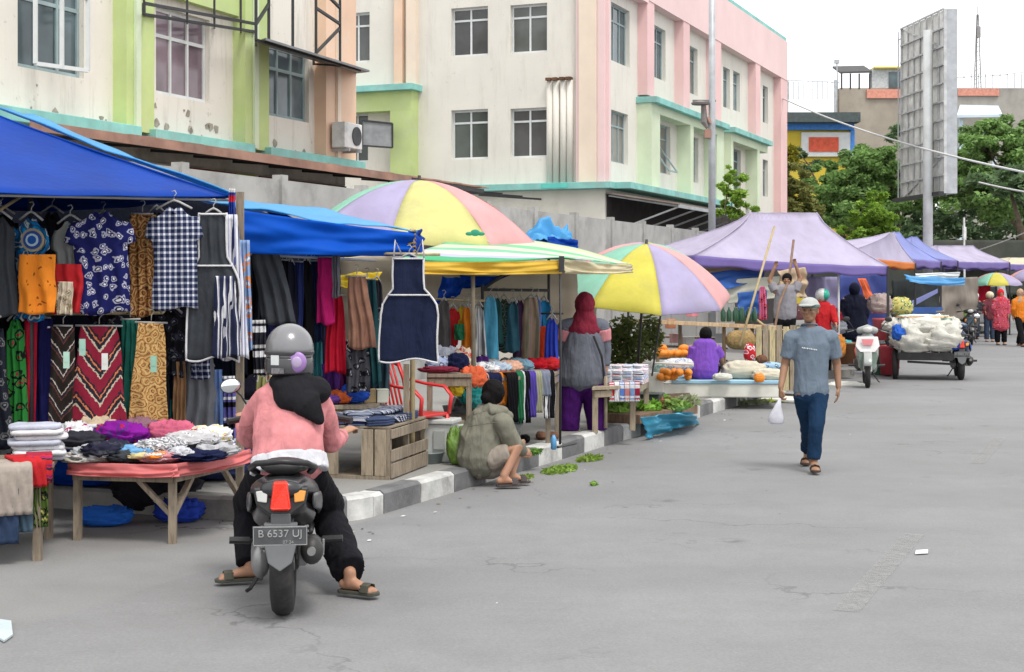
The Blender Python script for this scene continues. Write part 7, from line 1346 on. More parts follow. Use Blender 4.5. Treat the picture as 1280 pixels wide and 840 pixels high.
# ================= people
SKIN = mat('skin', (.36, .19, .12), .55, .12, 8, .05, spec=.35); SKD = mat('tanned_skin', (.28, .15, .09), .55, .15, 8, .05, spec=.35); HAIR = mat('black_hair', (.006, .005, .005), .75, .3, 30, .3, spec=.12)
EYW = mat('eye_white', (.25, .22, .2), .3, .02, 3, 0); EYD = mat('eye_dark', (.02, .012, .01), .2, .02, 3, 0); SOLE = mat('sole_rubber', (.05, .05, .05), .8, .2, 10, .2)
class Fig:
    def __init__(s, base, Y0, label):
        s.b = Vector(base); s.Y = Y0; s.r = empty('person', base, 0, label, 'person'); s.q = MB()
    def J(s, px, py, dy=0): return P(px, py, s.Y+dy)-s.b
    def head(s, c, f, k=1.0, eyes=True):
        f = Vector((f[0], f[1], 0)); f.normalize(); sd_ = Vector((f.y, -f.x, 0)); M = Matrix((sd_, f, ZZ)).transposed(); s.hM = M; s.hc = Vector(c); q = s.q; c = Vector(c)
        e = lambda o, r_: q.ell(c+M @ Vector(o)*k, [a*k for a in r_], 16, 10, M)
        e((0, -.008, .02), (.074, .092, .095)); e((0, .012, -.025), (.066, .075, .075)); e((0, .045, -.075), (.045, .042, .035)); e((0, .084, .022), (.05, .012, .01))
        q.rtube([c+M @ Vector((0, .09, .015))*k, c+M @ Vector((0, .112, -.02))*k], [.008*k, .014*k], 8); e((0, .088, -.058), (.024, .012, .008)); e((.042, .07, -.015), (.02, .018, .018)); e((-.042, .07, -.015), (.02, .018, .018))
        for x in (-1, 1): e((x*.076, -.008, -.005), (.010, .02, .032))
        if eyes:
            g = MB()
            for x in (-1, 1): g.cur = 0; g.ell(c+M @ Vector((x*.031, .078, .004))*k, (.012*k, .009*k, .0055*k), 10, 8, M); g.cur = 1; g.ell(c+M @ Vector((x*.031, .086, .004))*k, (.006*k, .005*k, .006*k), 8, 6, M); 
            g.build('eyes', [EYW, EYD], s.r, smooth=True)
            g = MB()
            for x in (-1, 1): g.tube([c+M @ Vector((x*.015, .097, .026))*k, c+M @ Vector((x*.035, .095, .032))*k, c+M @ Vector((x*.052, .083, .026))*k], .004*k, 5)
            g.build('eyebrows', HAIR, s.r)
    def hand(s, w_, d, nrm, side, k=1.0, curl=.4):
        """wrist, finger direction, palm normal, side (towards thumb)"""
        w_ = Vector(w_); d = Vector(d).normalized(); t = Vector(side); t = (t-d*t.dot(d)).normalized(); n = d.cross(t); n = n if n.dot(Vector(nrm)) > 0 else -n; q = s.q
        q.rtube([w_, w_+d*.035*k, w_+d*.085*k], [(.024*k, .017*k), (.034*k, .016*k), (.038*k, .014*k)], 12, t)
        for i, (o, L) in enumerate(((.028, .068), (.0095, .078), (-.0095, .072), (-.028, .056))):
            a = w_+d*.085*k+t*o*k; c1 = (d*math.cos(curl*.6)+n*math.sin(curl*.6)).normalized(); c2 = (d*math.cos(curl*1.7)+n*math.sin(curl*1.7)).normalized(); c3_ = (d*math.cos(curl*2.6)+n*math.sin(curl*2.6)).normalized()
            q.rtube([a-d*.012*k, a+c1*L*.45*k, a+c1*L*.45*k+c2*L*.32*k, a+(c1*.45+c2*.32+c3_*.24)*L*k], [.0092*k, .0088*k, .008*k, .007*k], 8)
        a = w_+d*.03*k+t*.028*k; v = (d*.75+t*.55+n*.35).normalized(); v2 = (d+n*.35+t*.1).normalized(); q.rtube([a-t*.012*k, a+v*.03*k, a+v*.03*k+v2*.03*k], [.013*k, .011*k, .009*k], 8)
    def limb(s, pts, rr, side=None): s.q.rtube(pts, rr, 12, side)
    def foot(s, ank, toe, k=1.0):
        a, t = Vector(ank), Vector(toe); d = (t-a); d.z = 0; d.normalize(); sd_ = Vector((d.y, -d.x, 0)); z0 = t.z
        s.q.rtube([Vector((a.x, a.y, z0+.03))-d*.04, Vector((a.x, a.y, z0+.035))+d*.03, Vector((t.x, t.y, z0+.02))-d*.05, Vector((t.x, t.y, z0+.012))], [(.028*k, .03*k), (.033*k, .035*k), (.043*k, .02*k), (.036*k, .012*k)], 12, sd_); s.q.rtube([a, Vector((a.x, a.y, z0+.04))], [.036*k, .036*k], 10)
        for i in range(5): o = (i-2)*.017; s.q.rtube([t+sd_*o-d*.03, t+sd_*o+d*(.018-.005*abs(i-1))], [.0095*k, .008*k], 6)
    def skin(s, m_, vox=.009): return blob('body', s.q, m_, s.r, vox, 2)
    def sandal(s, ank, toe, m_=None, k=1.0, name='sandal', strap=True):
        a, t = Vector(ank), Vector(toe); d = t-a; d.z = 0; d.normalize(); sd_ = Vector((d.y, -d.x, 0)); g = MB(); z0 = t.z-.02; pr = []
        c = Vector((a.x, a.y, 0))
        L = (Vector((t.x, t.y, 0))-c).length
        for (l, w_) in ((-.07, .02), (-.05, .032), (0, .036), (L*.5, .038), (L, .048), (L+.025, .036), (L+.04, .015)): pr.append((l, w_))
        poly = [c+d*l+sd_*w_ for l, w_ in pr]+[c+d*l-sd_*w_ for l, w_ in reversed(pr)]
        g.extrude([p+ZZ*z0 for p in poly], ZZ*.02); o = g.build(name, m_ or SOLE, s.r, bevel=.004)
        if strap:
            g = MB(); m0 = c+d*(L*.78)+ZZ*(z0+.02); g.tube([m0+sd_*.045, m0+sd_*.035+ZZ*.035, m0+ZZ*.045, m0-sd_*.035+ZZ*.035, m0-sd_*.045], (.028, .004), 6, d); g.build('strap', m_ or SOLE, o)
        return o
def cloth_blob(fig, name, pieces, m_, fold=.008, seed=0, vox=.011, sm=4, fs=9, aniso=(1, 1, .5)):
    q = MB()
    for kind, pts, rr, side in pieces:
        (q.rtube if kind == 'r' else q.tube)(pts, rr, 16, side)
    return blob(name, q, m_, fig.r, vox, sm, fold, fs, seed, aniso)
X = Vector((1, 0, 0))
# ---- rider
b = Vector((-1.25, 8.5, 0)); f = Fig(b, 8.6, 'rider in pink sweater, black headscarf and silver helmet, seen from behind'); J = f.J
hd = J(362, 440, .12); neck = J(364, 478, .1); ch_ = J(364, 515, .08); pel = J(358, 562, -.02)
shL, elL, wrL = J(332, 497, .1), J(312, 548, .3), J(303, 526, .62); shR, elR, wrR = J(398, 497, .1), J(414, 553, .3), J(430, 541, .55)
f.head(hd, (-.1, 1, 0), .95, False); f.limb([neck+ZZ*.05, neck-ZZ*.05], [.05, .055]); f.limb([ch_+ZZ*.08, ch_, pel], [(.17, .10), (.17, .11), (.16, .12)], X)
f.limb([shL, elL, wrL], [.048, .04, .026]); f.limb([shR, elR, wrR], [.048, .04, .026])
f.hand(wrL, J(300, 514, .72)-wrL, (0, 0, -1), (1, 0, 0), .95, .75); f.hand(wrR, J(440, 534, .62)-wrR, (0, 0, -1), (-1, 0, 0), .95, .75)
kL, aL, tL = J(312, 640, .42), J(288, 703, .22), Vector((-1.585, 8.78, .045))-b; hL = J(340, 580, 0); kR, aR = J(410, 645, .4), J(438, 705, -.08); hR = J(378, 580, 0)
aL = Vector((-1.52, 8.85, .13))-b; tL = Vector((-1.68, 8.80, .045))-b; aR = Vector((-.905, 8.48, .14))-b; tR = Vector((-.775, 8.42, .045))-b
f.limb([hL, kL, aL], [.08, .055, .036]); f.limb([hR, kR, aR], [.08, .055, .036]); f.foot(aL, tL); f.foot(aR, tR); f.skin(SKIN, .007)
f.sandal(aL, tL, mat('olive_sandal', (.06, .06, .045), .7, .2, 8, .1)); f.sandal(aR, tR, mat('olive_sandal', (.06, .06, .045), .7, .2, 8, .1))
pinkm = fab(c3(.62, .24, .25)); up = J(362, 492, .08)
cloth_blob(f, 'sweater', [('r', [J(364, 490, .1), J(364, 515, .08), J(362, 548, .0), J(361, 574, -.02)], [(.165, .10), (.205, .125), (.2, .14), (.205, .16)], X), ('r', [shL+Vector((.02, 0, 0)), J(318, 520, .2), elL, wrL.lerp(elL, .2)], [.075, .072, .068, .042], None), ('r', [shR-Vector((.02, 0, 0)), J(407, 525, .2), elR, wrR.lerp(elR, .25)], [.075, .072, .068, .042], None)], pinkm, .012, 3, .011, 4, 7)
cloth_blob(f, 'sweater_hem', [('t', [J(361, 569, -.02), J(362, 590, -.05)], [(.211, .165), (.222, .17)], X)], fab(c3(.62, .62, .66)), .005, 5, .01, 2)
cloth_blob(f, 'trousers', [('r', [J(361, 562, 0), J(360, 585, 0)], [(.17, .13), (.18, .14)], X), ('t', [hL, kL+Vector((.0, 0, .05)), kL, aL.lerp(kL, -.02)+Vector((.0, 0, 0))], [.105, .095, .088, .09], None), ('t', [hR, kR+Vector((0, 0, .05)), kR, aR.lerp(kR, .03)], [.105, .098, .09, .098], None)], fab(c3(.008, .008, .011)), .012, 8, .011, 3, 8)
q = MB(); q.rtube([J(364, 462, .1), J(366, 480, .06), J(372, 497, .0)], [(.085, .08), (.12, .1), (.13, .09)], 16, X); q.rtube([J(352, 480, .0), J(385, 505, -.06), J(399, 525, -.06)], [(.05, .04), (.085, .05), (.03, .03)], 14, X); q.rtube([J(350, 478, .05), J(395, 488, .05)], [.06, .085], 12)
blob('headscarf', q, fab(c3(.014, .014, .017)), f.r, .009, 4, .005, 11, 4)
HM = mat('silver_helmet', (.2, .2, .21), .22, .1, 3, 0, metal=.3, spec=.7, dirt=.1); q = MB(); q.rtube([hd+ZZ*.015, hd-ZZ*.06], [(.14, .155), (.128, .145)], 24, X); q.ell(hd+Vector((0, .0, .02)), (.138, .155, .145), 28, 18); he = blob('helmet', q, HM, f.r, .008, 4)
q = MB(); q.tube([hd+Vector((.139*math.cos(a), .153*math.sin(a), -.002)) for a in [R(175+i*9.5) for i in range(20)]], (.012, .006), 6, (0, 0, 1)); q.build('helmet_trim', mat('dark_trim', (.04, .04, .045), .3), he)
q = MB(); q.tube([hd+Vector((.136*math.cos(a), .151*math.sin(a), -.075)) for a in [R(182+i*9) for i in range(20)]], (.05, .006), 8, (0, 0, 1)); q.build('helmet_lower_band', mat('gunmetal', (.06, .06, .065), .25, .2, 4, 0, spec=.6), he, smooth=True)
q = MB(); q.ell(hd+Vector((.062, -.137, -.052)), (.055, .018, .06), 20, 12); q.build('round_vent', mat('lilac_plastic', (.30, .17, .42), .35, .15, 8, 0), he, smooth=True); q = MB(); q.ell(hd+Vector((.062, -.15, -.052)), (.03, .01, .034), 16, 10); q.build('vent_centre', mat('pale_lilac', (.42, .33, .5), .35), he, smooth=True)
q = MB(); q.box((0, 0, 0), (.05, .008, .055)); q.rot(Matrix.Rotation(R(-25), 3, 'Z'), hd+Vector((-.062, -.142, -.04))); q.build('reflective_patch', mat('pale_patch', (.6, .62, .62), .3), he); q = MB(); q.box((0, 0, 0), (.075, .008, .03)); q.rot(Matrix.Rotation(R(-18), 3, 'Z'), hd+Vector((-.045, -.152, -.1))); q.build('vent_grille', mat('grille_grey', (.2, .19, .2), .5, .5, 60, .5), he)
# ---- walking man
b = Vector((2.77, 14.2, 0)); f = Fig(b, 14.2, 'man in grey blue tee, jeans and pale cap walking on the road'); J = f.J
hd = J(1012, 388, -.02); f.head(hd, (-.45, -1, 0), 1.0); f.limb([hd-ZZ*.06+Vector((0, .02, 0)), J(1014, 415)], [.05, .056])
f.limb([J(1014, 418, .0), J(1014, 440), J(1014, 470), J(1013, 494)], [(.12, .08), (.145, .095), (.12, .085), (.13, .095)], X)
shL, elL, wrL = J(990, 421), J(981, 456, .03), J(976, 484, -.08); shR, elR, wrR = J(1038, 421), J(1046, 455, .06), J(1048, 483, .02)
f.limb([shL, elL, wrL], [.05, .04, .027]); f.limb([shR, elR, wrR], [.05, .04, .027])
f.hand(wrL, (-.05, -.1, -1), (1, 0, 0), (.2, -1, 0), 1.0, .95); f.hand(wrR, (-.02, 0, -1), (-1, 0, 0), (-.2, -1, 0), 1.0, .35)
hL, hR = J(1004, 492), J(1023, 492); kL, kR = J(1010, 535, .16), J(1020, 534, -.14); aL, aR = J(1009, 573, .5), J(1017, 580, -.14)
tR = Vector((aR.x-.015, aR.y-.17, .05)); tL = Vector((aL.x-.05, aL.y-.15, .04)); aL.z = .13; aR.z = .1
f.limb([hL, kL, aL], [.085, .055, .036]); f.limb([hR, kR, aR], [.085, .055, .036]); f.foot(aL, tL); f.foot(aR, tR); f.skin(SKD, .007)
f.sandal(aL, tL, mat('brown_sandal', (.05, .03, .02), .7)); f.sandal(aR, tR, mat('brown_sandal', (.05, .03, .02), .7))
tee = fab(c3(.15, .19, .24)); t_ = cloth_blob(f, 'tee_shirt', [('r', [J(1014, 417.5), J(1014, 430), J(1014, 452), J(1014, 476), J(1014, 489)], [(.165, .085), (.18, .115), (.16, .112), (.158, .11), (.165, .115)], X), ('r', [shL+Vector((.03, 0, -.01)), shL], [.075, .068], None), ('r', [shR-Vector((.03, 0, .01)), shR], [.075, .068], None), ('t', [shL+Vector((.03, 0, 0)), shL, shL.lerp(elL, .75)], [.06, .072, .07], None), ('t', [shR-Vector((.03, 0, 0)), shR, shR.lerp(elR, .75)], [.06, .072, .07], None)], tee, .006, 11, .009, 3, 8)
q = MB()
for i in range(9): p = J(1003+i*2.2, 434.5+i*.35, -.121); q.box(p, (.010, .006, .008+.004*(i % 2)))
q.build('chest_print', mat('white_print', (.65, .66, .68), .7), t_)
q = MB(); q.tube([hd+Vector((.0, .02, -.125))+Vector((.072*math.cos(a), .062*math.sin(a), -.01*math.sin(a)-.01)) for a in [i*math.pi/10 for i in range(21)]], .008, 6); q.build('collar', fab(c3(.12, .17, .24)), t_)
cloth_blob(f, 'jeans', [('r', [J(1014, 482), J(1014, 494)], [(.145, .105), (.15, .11)], X), ('t', [hL, kL, aL+ZZ*.02], [.092, .068, .058], None), ('t', [hR, kR, aR+ZZ*.03], [.092, .07, .06], None)], fab(c3(.010, .032, .075)), .008, 14, .010, 3, 10)
q = MB(); q.ell(hd+Vector((0, .005, .055)), (.087, .105, .07), 24, 14); q.tube([hd+Vector((0, .005, .04)), hd+Vector((0, .005, .06))], [(.094, .112), (.094, .112)], 24, X)
cp = blob('cap', q, mat('pale_cap', (.38, .39, .38), .8, .15, 12, .2, dirt=.6), f.r, .008, 2)
M = f.hM; q = MB(); q.tube([hd+M @ Vector((0, .07, .055)), hd+M @ Vector((0, .13, .052)), hd+M @ Vector((0, .165, .042))], [(.08, .008), (.078, .007), (.05, .006)], 16, M @ X); q.build('cap_brim', mat('pale_cap', (.38, .39, .38), .8, .15, 12, .2, dirt=.6), cp, smooth=True)
q = MB(); q.tube([hd+Vector((0, .005, .04))+Vector((.094*math.cos(a), .115*math.sin(a), .0)) for a in [i*math.pi/12 for i in range(25)]], (.014, .004), 6, (0, 0, 1)); q.build('cap_band', mat('green_grey_band', (.12, .17, .15), .8), cp)
q = MB(); q.ell(hd+M @ Vector((0, -.03, .0)), (.08, .075, .06), 16, 10, M); blob('hair', q, HAIR, f.r, .01, 1)
bg_ = MB(); w0 = b+wrL+Vector((-.01, -.03, -.1)); vs = []
bg_.tube([w0, w0+Vector((-.02, 0, -.07)), w0+Vector((-.035, .0, -.16)), w0+Vector((-.04, .0, -.22)), w0+Vector((-.04, 0, -.24))], [(.008, .006), (.03, .015), (.065, .03), (.075, .035), (.05, .02)], 16, X)
o = bg_.build('plastic_bag', mat('clear_white_bag', (.62, .62, .68), .35, .15, 14, .5, alpha=.8), smooth=True); tag(o, 'small translucent white bag hanging from the hand of the walking man', 'bag')
# ---- standing woman from behind
g0 = G(729, 538, .17); b = Vector((g0.x, g0.y, .168)); f = Fig(b, g0.y, 'stout woman in maroon headscarf, grey tunic and purple trousers, back to the camera'); J = f.J
hd = J(731, 381, .02); f.head(hd, (0, 1, 0), .9, False); f.limb([hd-ZZ*.05, J(731, 405)], [.05, .06]); f.limb([J(730, 410), J(729, 440), J(728, 475)], [(.16, .1), (.18, .12), (.2, .13)], X)
shL, elL, wrL = J(708, 408), J(702, 440, .05), J(712, 450, .3); shR, elR, wrR = J(752, 408), J(756, 440, .05), J(757, 462, .02)
f.limb([shL, elL, wrL], [.055, .045, .028]); f.limb([shR, elR, wrR], [.055, .045, .028]); f.hand(wrR, (0, .1, -1), (-1, 0, 0), (0, 1, 0), .9, .5); f.hand(wrL, (.3, 1, 0), (0, 0, -1), (1, 0, 0), .9, .5)
hL, hR = J(716, 475), J(740, 475); kL, kR = J(713, 508), J(744, 508); aL, aR = J(712, 531), J(744, 531); tL, tR = Vector((aL.x, aL.y+.13, .045)), Vector((aR.x+.02, aR.y+.13, .045))
f.limb([hL, kL, aL], [.09, .07, .04]); f.limb([hR, kR, aR], [.09, .07, .04]); f.foot(aL, tL); f.foot(aR, tR); f.skin(SKIN, .009)
for a, t in ((aL, tL), (aR, tR)): f.sandal(a, t, mat('beige_sandal', (.4, .33, .25), .7))
cloth_blob(f, 'tunic', [('r', [J(730, 404), J(730, 420), J(728, 445), J(727, 462), J(727, 471)], [(.17, .1), (.215, .14), (.24, .17), (.262, .185), (.268, .185)], X), ('r', [shL, shL+Vector((.05, 0, .01))], [.085, .085], None), ('r', [shR, shR+Vector((-.05, 0, .01))], [.085, .085], None)], fab(c3(.135, .145, .175)), .010, 21, .012, 4, 6)
cloth_blob(f, 'sleeve', [('t', [shL, elL, wrL.lerp(elL, .2)], [.082, .07, .05], None)], fab(c3(.13, .14, .17)), .006, 22, .012, 3, 9); cloth_blob(f, 'sleeve', [('t', [shR, elR, wrR.lerp(elR, .2)], [.082, .07, .05], None)], fab(c3(.13, .14, .17)), .006, 23, .012, 3, 9)
for s, (a, e) in enumerate(((shL, elL), (shR, elR))): cloth_blob(f, 'pink_sleeve_panel', [('t', [a.lerp(e, .1), a.lerp(e, .55)], [.094, .09], None)], fab(c3(.55, .22, .24)), .004, 24+s, .012, 2)
cloth_blob(f, 'trousers', [('r', [J(728, 470), J(728, 480)], [(.21, .15), (.2, .14)], X), ('t', [hL, kL, J(711, 538)], [.125, .115, .10], None), ('t', [hR, kR, J(746, 538)], [.125, .115, .10], None)], fab(c3(.055, .008, .11)), .012, 26, .012, 3, 8)
q = MB(); q.ell(hd+ZZ*.01, (.105, .12, .135), 20, 14); q.rtube([hd-ZZ*.07, J(731, 400), J(730, 412, -.01)], [(.09, .09), (.14, .11), (.195, .13)], 20, X); q.rtube([J(730, 410, -.03), J(729, 422, -.07)], [(.17, .08), (.08, .05)], 16, X); blob('headscarf', q, fab(c3(.20, .02, .04)), f.r, .011, 4, .010, 13, 27)
q = MB(); q.tube([J(742, 420, -.16), J(752, 445, -.17), J(756, 475, -.1)], (.012, .005), 6); q.build('shoulder_bag_strap', mat('black_strap', (.02, .02, .02), .7), f.r)
# ---- person sitting on the kerb
b = Vector((-.22, 13.15, 0)); f = Fig(b, 13.2, 'person with black hair and khaki hooded jacket sitting on the kerb'); J = f.J
hd = J(618, 492, .05); f.head(hd, (.7, .75, 0), .92, False); f.limb([hd-ZZ*.05, J(612, 518, 0)], [.05, .06]); f.limb([J(606, 525), J(600, 550), J(603, 572)], [(.14, .11), (.16, .13), (.16, .15)], X)
shR, elR, wrR = J(628, 528, -.12), J(642, 556, -.1), J(655, 566, .15); shL, elL, wrL = J(605, 525, .15), J(625, 560, .3), J(650, 568, .3)
f.limb([shR, elR, wrR], [.05, .042, .028]); f.limb([shL, elL, wrL], [.05, .042, .028]); f.hand(wrR, (.6, .8, -.1), (0, 0, -1), (0, .2, 1), .9, .6); f.hand(wrL, (.6, .8, -.1), (0, 0, -1), (0, -.2, 1), .9, .6)
hR, kR, aR = J(612, 575, -.1), J(647, 562, -.15), J(630, 597, -.25); hL, kL, aL = J(612, 572, .1), J(652, 556, .1), J(640, 590, -.05); tR, tL = Vector((aR.x+.11, aR.y+.03, .045)), Vector((aL.x+.12, aL.y+.03, .045)); aR.z = .12; aL.z = .13
f.limb([hR, kR, aR], [.085, .058, .036]); f.limb([hL, kL, aL], [.085, .058, .036]); f.foot(aR, tR); f.foot(aL, tL); f.skin(SKIN, .008)
for a, t in ((aL, tL), (aR, tR)): f.sandal(a, t, mat('dark_sandal', (.05, .04, .04), .7))
kh = fab(c3(.19, .185, .145)); cloth_blob(f, 'jacket', [('r', [J(612, 520, 0), J(603, 545), J(602, 570)], [(.15, .12), (.20, .17), (.22, .2)], X), ('r', [shR, elR, wrR.lerp(elR, .35)], [.085, .075, .06], None), ('r', [shL, elL, wrL.lerp(elL, .3)], [.08, .07, .055], None)], kh, .016, 31, .011, 3, 7)
q = MB(); q.rtube([J(598, 517, -.05), J(612, 511, -.08), J(628, 514, -.02)], [(.05, .05), (.075, .05), (.05, .05)], 14, X); q.rtube([J(620, 514, .0), J(634, 520, .0)], [.06, .05], 12); blob('hood', q, kh, f.r, .01, 3, .008, 14, 32)
cloth_blob(f, 'shorts', [('t', [hR, hR.lerp(kR, .75)], [.11, .09], None), ('t', [hL, hL.lerp(kL, .75)], [.11, .09], None), ('r', [J(604, 576, 0), J(612, 578, 0)], [.17, .15], None)], fab(c3(.3, .26, .22)), .008, 33, .012, 3)
q = MB(); q.ell(hd+Vector((-.01, -.015, .015)), (.1, .105, .115), 20, 14); q.ell(hd+Vector((-.04, -.05, -.05)), (.07, .07, .08), 16, 10); q.ell(hd+Vector((-.07, -.09, -.03)), (.05, .05, .05), 12, 8); blob('hair', q, HAIR, f.r, .01, 2, .006, 30, 34)
q = MB(); q.tube([J(585, 533, -.22), J(620, 528, -.24)], .004, 5); q.build('jacket_seam', fab(c3(.12, .12, .09)), f.r)
# ---- purple vendor
b = Vector(((881-640)/F*21.5, 21.55, .4)); f = Fig(b, 21.55, 'vendor in purple shirt sitting on the white counter, back to the camera'); J = f.J
hd = J(882, 419, .05); f.head(hd, (.2, 1, 0), .95, False); f.limb([hd-ZZ*.05, J(881, 431)], [.05, .06]); f.limb([J(881, 434), J(880, 452), J(880, 466)], [(.15, .1), (.15, .11), (.17, .13)], X)
shL, elL, wrL = J(868, 434), J(864, 452, .02), J(872, 458, .3); shR, elR, wrR = J(894, 434), J(901, 449, .05), J(903, 456, .25); f.limb([shL, elL, wrL], [.05, .042, .028]); f.limb([shR, elR, wrR], [.05, .042, .028]); f.hand(wrR, (.1, 1, -.2), (0, 0, -1), (-1, 0, 0), .95, .6); f.hand(wrL, (.1, 1, -.2), (0, 0, -1), (1, 0, 0), .95, .6)
for s in (-1, 1): hh, kk, aa = Vector((s*.1, .05, .12)), Vector((s*.2, .42, .14)), Vector((s*.1, .5, -.12)); f.limb([hh, kk, aa], [.085, .06, .04]); f.foot(aa, aa+Vector((0, .12, -.09)))
f.skin(SKD, .01); cloth_blob(f, 'purple_shirt', [('r', [J(881, 431), J(881, 445), J(879, 462)], [(.17, .1), (.2, .13), (.215, .17)], X), ('t', [shL, shL.lerp(elL, .85)], [.08, .075], None), ('t', [shR, shR.lerp(elR, .85)], [.08, .075], None)], fab(c3(.20, .08, .46)), .010, 41, .012, 3, 7)
cloth_blob(f, 'trousers', [('t', [Vector((s*.1, .05, .12)), Vector((s*.2, .42, .14)), Vector((s*.11, .5, -.05))], [.11, .09, .07], None) for s in (-1, 1)], fab(BLK), .006, 42, .014, 3); q = MB(); q.ell(hd+Vector((0, -.012, .02)), (.09, .1, .105), 20, 14); blob('hair', q, HAIR, f.r, .01, 1, .005, 30, 43)
# ---- vendor with raised arms
b = Vector(((983-640)/F*25, 25.2, 0)); f = Fig(b, 25.2, 'vendor in light grey shirt reaching up under the lavender gazebo'); J = f.J
hd = J(984, 350, .02); f.head(hd, (-.3, -1, 0), .95, False); f.limb([hd-ZZ*.05, J(982, 362)], [.05, .06]); f.limb([J(982, 364), J(981, 380), J(981, 396)], [(.15, .1), (.14, .1), (.15, .11)], X)
shL, elL, wrL = J(969, 364), J(962, 350, .05), J(968, 335, .02); shR, elR, wrR = J(994, 364), J(1000, 348, .05), J(995, 332, .02); f.limb([shL, elL, wrL], [.05, .042, .028]); f.limb([shR, elR, wrR], [.05, .042, .028]); f.hand(wrL, (.3, 0, 1), (0, -1, 0), (1, 0, 0), .9, .6); f.hand(wrR, (-.3, 0, 1), (0, -1, 0), (-1, 0, 0), .9, .6)
for s in (-1, 1): hh, kk, aa = J(981+s*6, 398), J(981+s*6, 440), J(981+s*7, 476); f.limb([hh, kk, aa], [.085, .06, .04]); f.foot(aa, Vector((aa.x, aa.y-.13, .03)))
f.skin(SKD, .011); cloth_blob(f, 'grey_shirt', [('r', [J(982, 362), J(982, 376), J(981, 395)], [(.17, .1), (.19, .12), (.19, .13)], X), ('t', [shL, shL.lerp(elL, .7)], [.075, .07], None), ('t', [shR, shR.lerp(elR, .7)], [.075, .07], None)], fab(c3(.24, .235, .26)), .008, 51, .013, 3)
cloth_blob(f, 'trousers', [('r', [J(981, 394), J(981, 402)], [(.16, .11), (.17, .12)], X)]+[('t', [J(981+s*6, 398), J(981+s*6, 440), J(981+s*7, 472)], [.105, .09, .08], None) for s in (-1, 1)], fab(BLK), .008, 52, .014, 3); q = MB(); q.ell(hd+Vector((0, .01, .03)), (.085, .1, .09), 16, 10); blob('hair', q, HAIR, f.r, .012, 1)
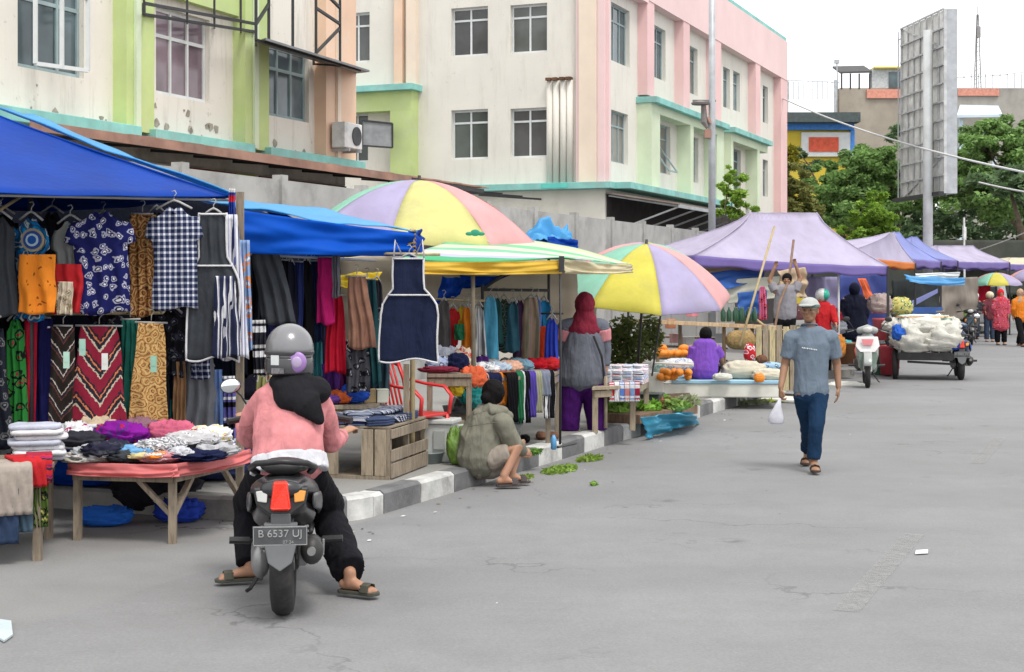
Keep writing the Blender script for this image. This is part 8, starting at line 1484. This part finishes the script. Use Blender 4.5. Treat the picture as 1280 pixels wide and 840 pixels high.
def stander(px, pyf, Y, hpx, label, face, top, bottom, scarf=None, helmet=None, hair=False, skirt=None, stride=0, gz=0, sk=SKIN, w_=1.0, armf=0):
    zb = gz; b = Vector(((px-640)/F*Y, Y, zb)); Hh = hpx/F*Y; k = Hh/1.68; r = empty('person', b, 0, label, 'person'); f = Fig.__new__(Fig); f.b = b; f.Y = Y; f.r = r; f.q = MB()
    V = lambda x, y, z: Vector((x, y, z))*k
    hd = V(0, 0, 1.55); f.head(hd, face, .95*k, face[1] < 0); f.limb([V(0, 0, 1.5), V(0, 0, 1.40)], [.05*k, .055*k]); f.limb([V(0, 0, 1.36), V(0, 0, 1.15), V(0, 0, .92)], [(.14*k, .09*k), (.14*k, .1*k), (.15*k, .11*k)], X)
    arms = []
    for s in (-1, 1):
        a, e, w2 = V(s*.18, 0, 1.36), V(s*.23, .02*face[1]+armf*.1*face[1], 1.1), V(s*.2, .1*face[1]*s+armf*.25*face[1], .88+armf*.15); arms.append((a, e, w2)); f.limb([a, e, w2], [.05*k, .04*k, .026*k]); f.hand(w2, (0, .1*face[1]+armf*.5*face[1], -1), (-s, 0, 0), (0, face[1], 0), .95*k, .4)
    legs = []
    for s in (-1, 1): hh, kk, aa = V(s*.09, 0, .88), V(s*.1, s*stride*.16, .48), V(s*.1, s*stride*.3, .09); legs.append((hh, kk, aa)); f.limb([hh, kk, aa], [.08*k, .055*k, .036*k]); f.foot(aa, Vector((aa.x+face[0]*.12, aa.y+face[1]*.12, .03)))
    f.skin(sk, .012)
    cloth_blob(f, 'top', [('r', [V(0, 0, 1.38), V(0, 0, 1.25), V(0, 0, 1.05), V(0, 0, .84 if not skirt else skirt)], [(.17*k*w_, .1*k), (.19*k*w_, .13*k), (.18*k*w_, .13*k), ((.2 if not skirt else .24)*k*w_, .15*k)], X)]+[('t', [a, e, e.lerp(w2, .8)], [.075*k, .065*k, .05*k], None) for a, e, w2 in arms], top, .01, int(px), .014, 3)
    cloth_blob(f, 'trousers', [('r', [V(0, 0, .9), V(0, 0, .85)], [(.16*k, .12*k), (.16*k, .12*k)], X)]+[('t', [hh, kk, aa], [.105*k, .085*k, .075*k], None) for hh, kk, aa in legs], bottom, .008, int(px)+1, .014, 3)
    for hh, kk, aa in legs: f.sandal(aa, Vector((aa.x+face[0]*.12, aa.y+face[1]*.12, .03)), strap=False, name='shoe')
    fz = Vector((face[0], face[1], 0)).normalized()
    if scarf: q = MB(); q.ell(hd+ZZ*.015*k-fz*.025*k, (.105*k, .11*k, .13*k), 18, 12); q.rtube([hd-ZZ*.10*k-fz*.01, V(0, 0, 1.33), V(0, 0, 1.2)+fz*.03*k], [(.085*k, .085*k), (.17*k, .12*k), (.15*k, .1*k)], 16, X); blob('headscarf', q, scarf, r, .012, 3, .006, 12, 3)
    if hair: q = MB(); q.ell(hd+ZZ*.025*k-fz*.015*k, (.085*k, .095*k, .1*k), 16, 10); blob('hair', q, HAIR, r, .012, 1)
    if helmet:
        q = MB(); q.ell(hd+ZZ*.03*k-fz*.02, (.13*k, .145*k, .13*k), 20, 12); h_ = blob('helmet', q, helmet[0], r, .012, 2); q = MB(); q.ell(hd+Vector((.035, 0, .03))*k-fz*.02, (.107*k, .15*k, .122*k), 20, 12); q.build('helmet_side', helmet[1], h_, smooth=True)
    return r
stander(1027, 0, 28.4, 110, 'helmeted person in red shirt behind the walking man', (-.6, -1), fab(RED), fab(BLK), helmet=(mat('white_helmet', (.62, .64, .62), .3), mat('teal_helmet', (.02, .36, .25), .3)), armf=1)
stander(1068, 0, 30.6, 110, 'woman in long black headscarf facing away under the lavender gazebo', (.1, 1), fab(c3(.012, .014, .03)), fab(c3(.1, .07, .15)), scarf=fab(c3(.01, .012, .028)), w_=1.25, skirt=.7)
stander(1251, 0, 43.5, 70, 'woman in red headscarf and pink red patterned dress on the far road', (0, -1), fab(c3(.45, .08, .12), c3(.6, .3, .35), RED, 'floral', 9), fab(BLK), scarf=fab(c3(.62, .02, .03)), skirt=.55, w_=1.05)
stander(1276, 0, 42.5, 72, 'striding person in orange jacket at the right edge', (.5, -1), fab(c3(.68, .2, .02)), fab(BLK), scarf=fab(c3(.45, .3, .2)), stride=1.6)
stander(1237, 0, 46, 62, 'person in dark jacket with cream helmet behind the red dressed woman', (-.3, -1), fab(c3(.15, .04, .05)), fab(c3(.04, .06, .1)), helmet=(mat('cream_helmet', (.6, .5, .35), .3), mat('cream_helmet', (.6, .5, .35), .3)), armf=1)
stander(1218, 0, 48, 58, 'person in white and blue helmet standing by the turned far scooter', (-.5, 1), fab(c3(.05, .05, .06)), fab(c3(.03, .04, .06)), helmet=(mat('pale_blue_helmet', (.4, .55, .65), .3), mat('white_helmet', (.62, .64, .62), .3)))
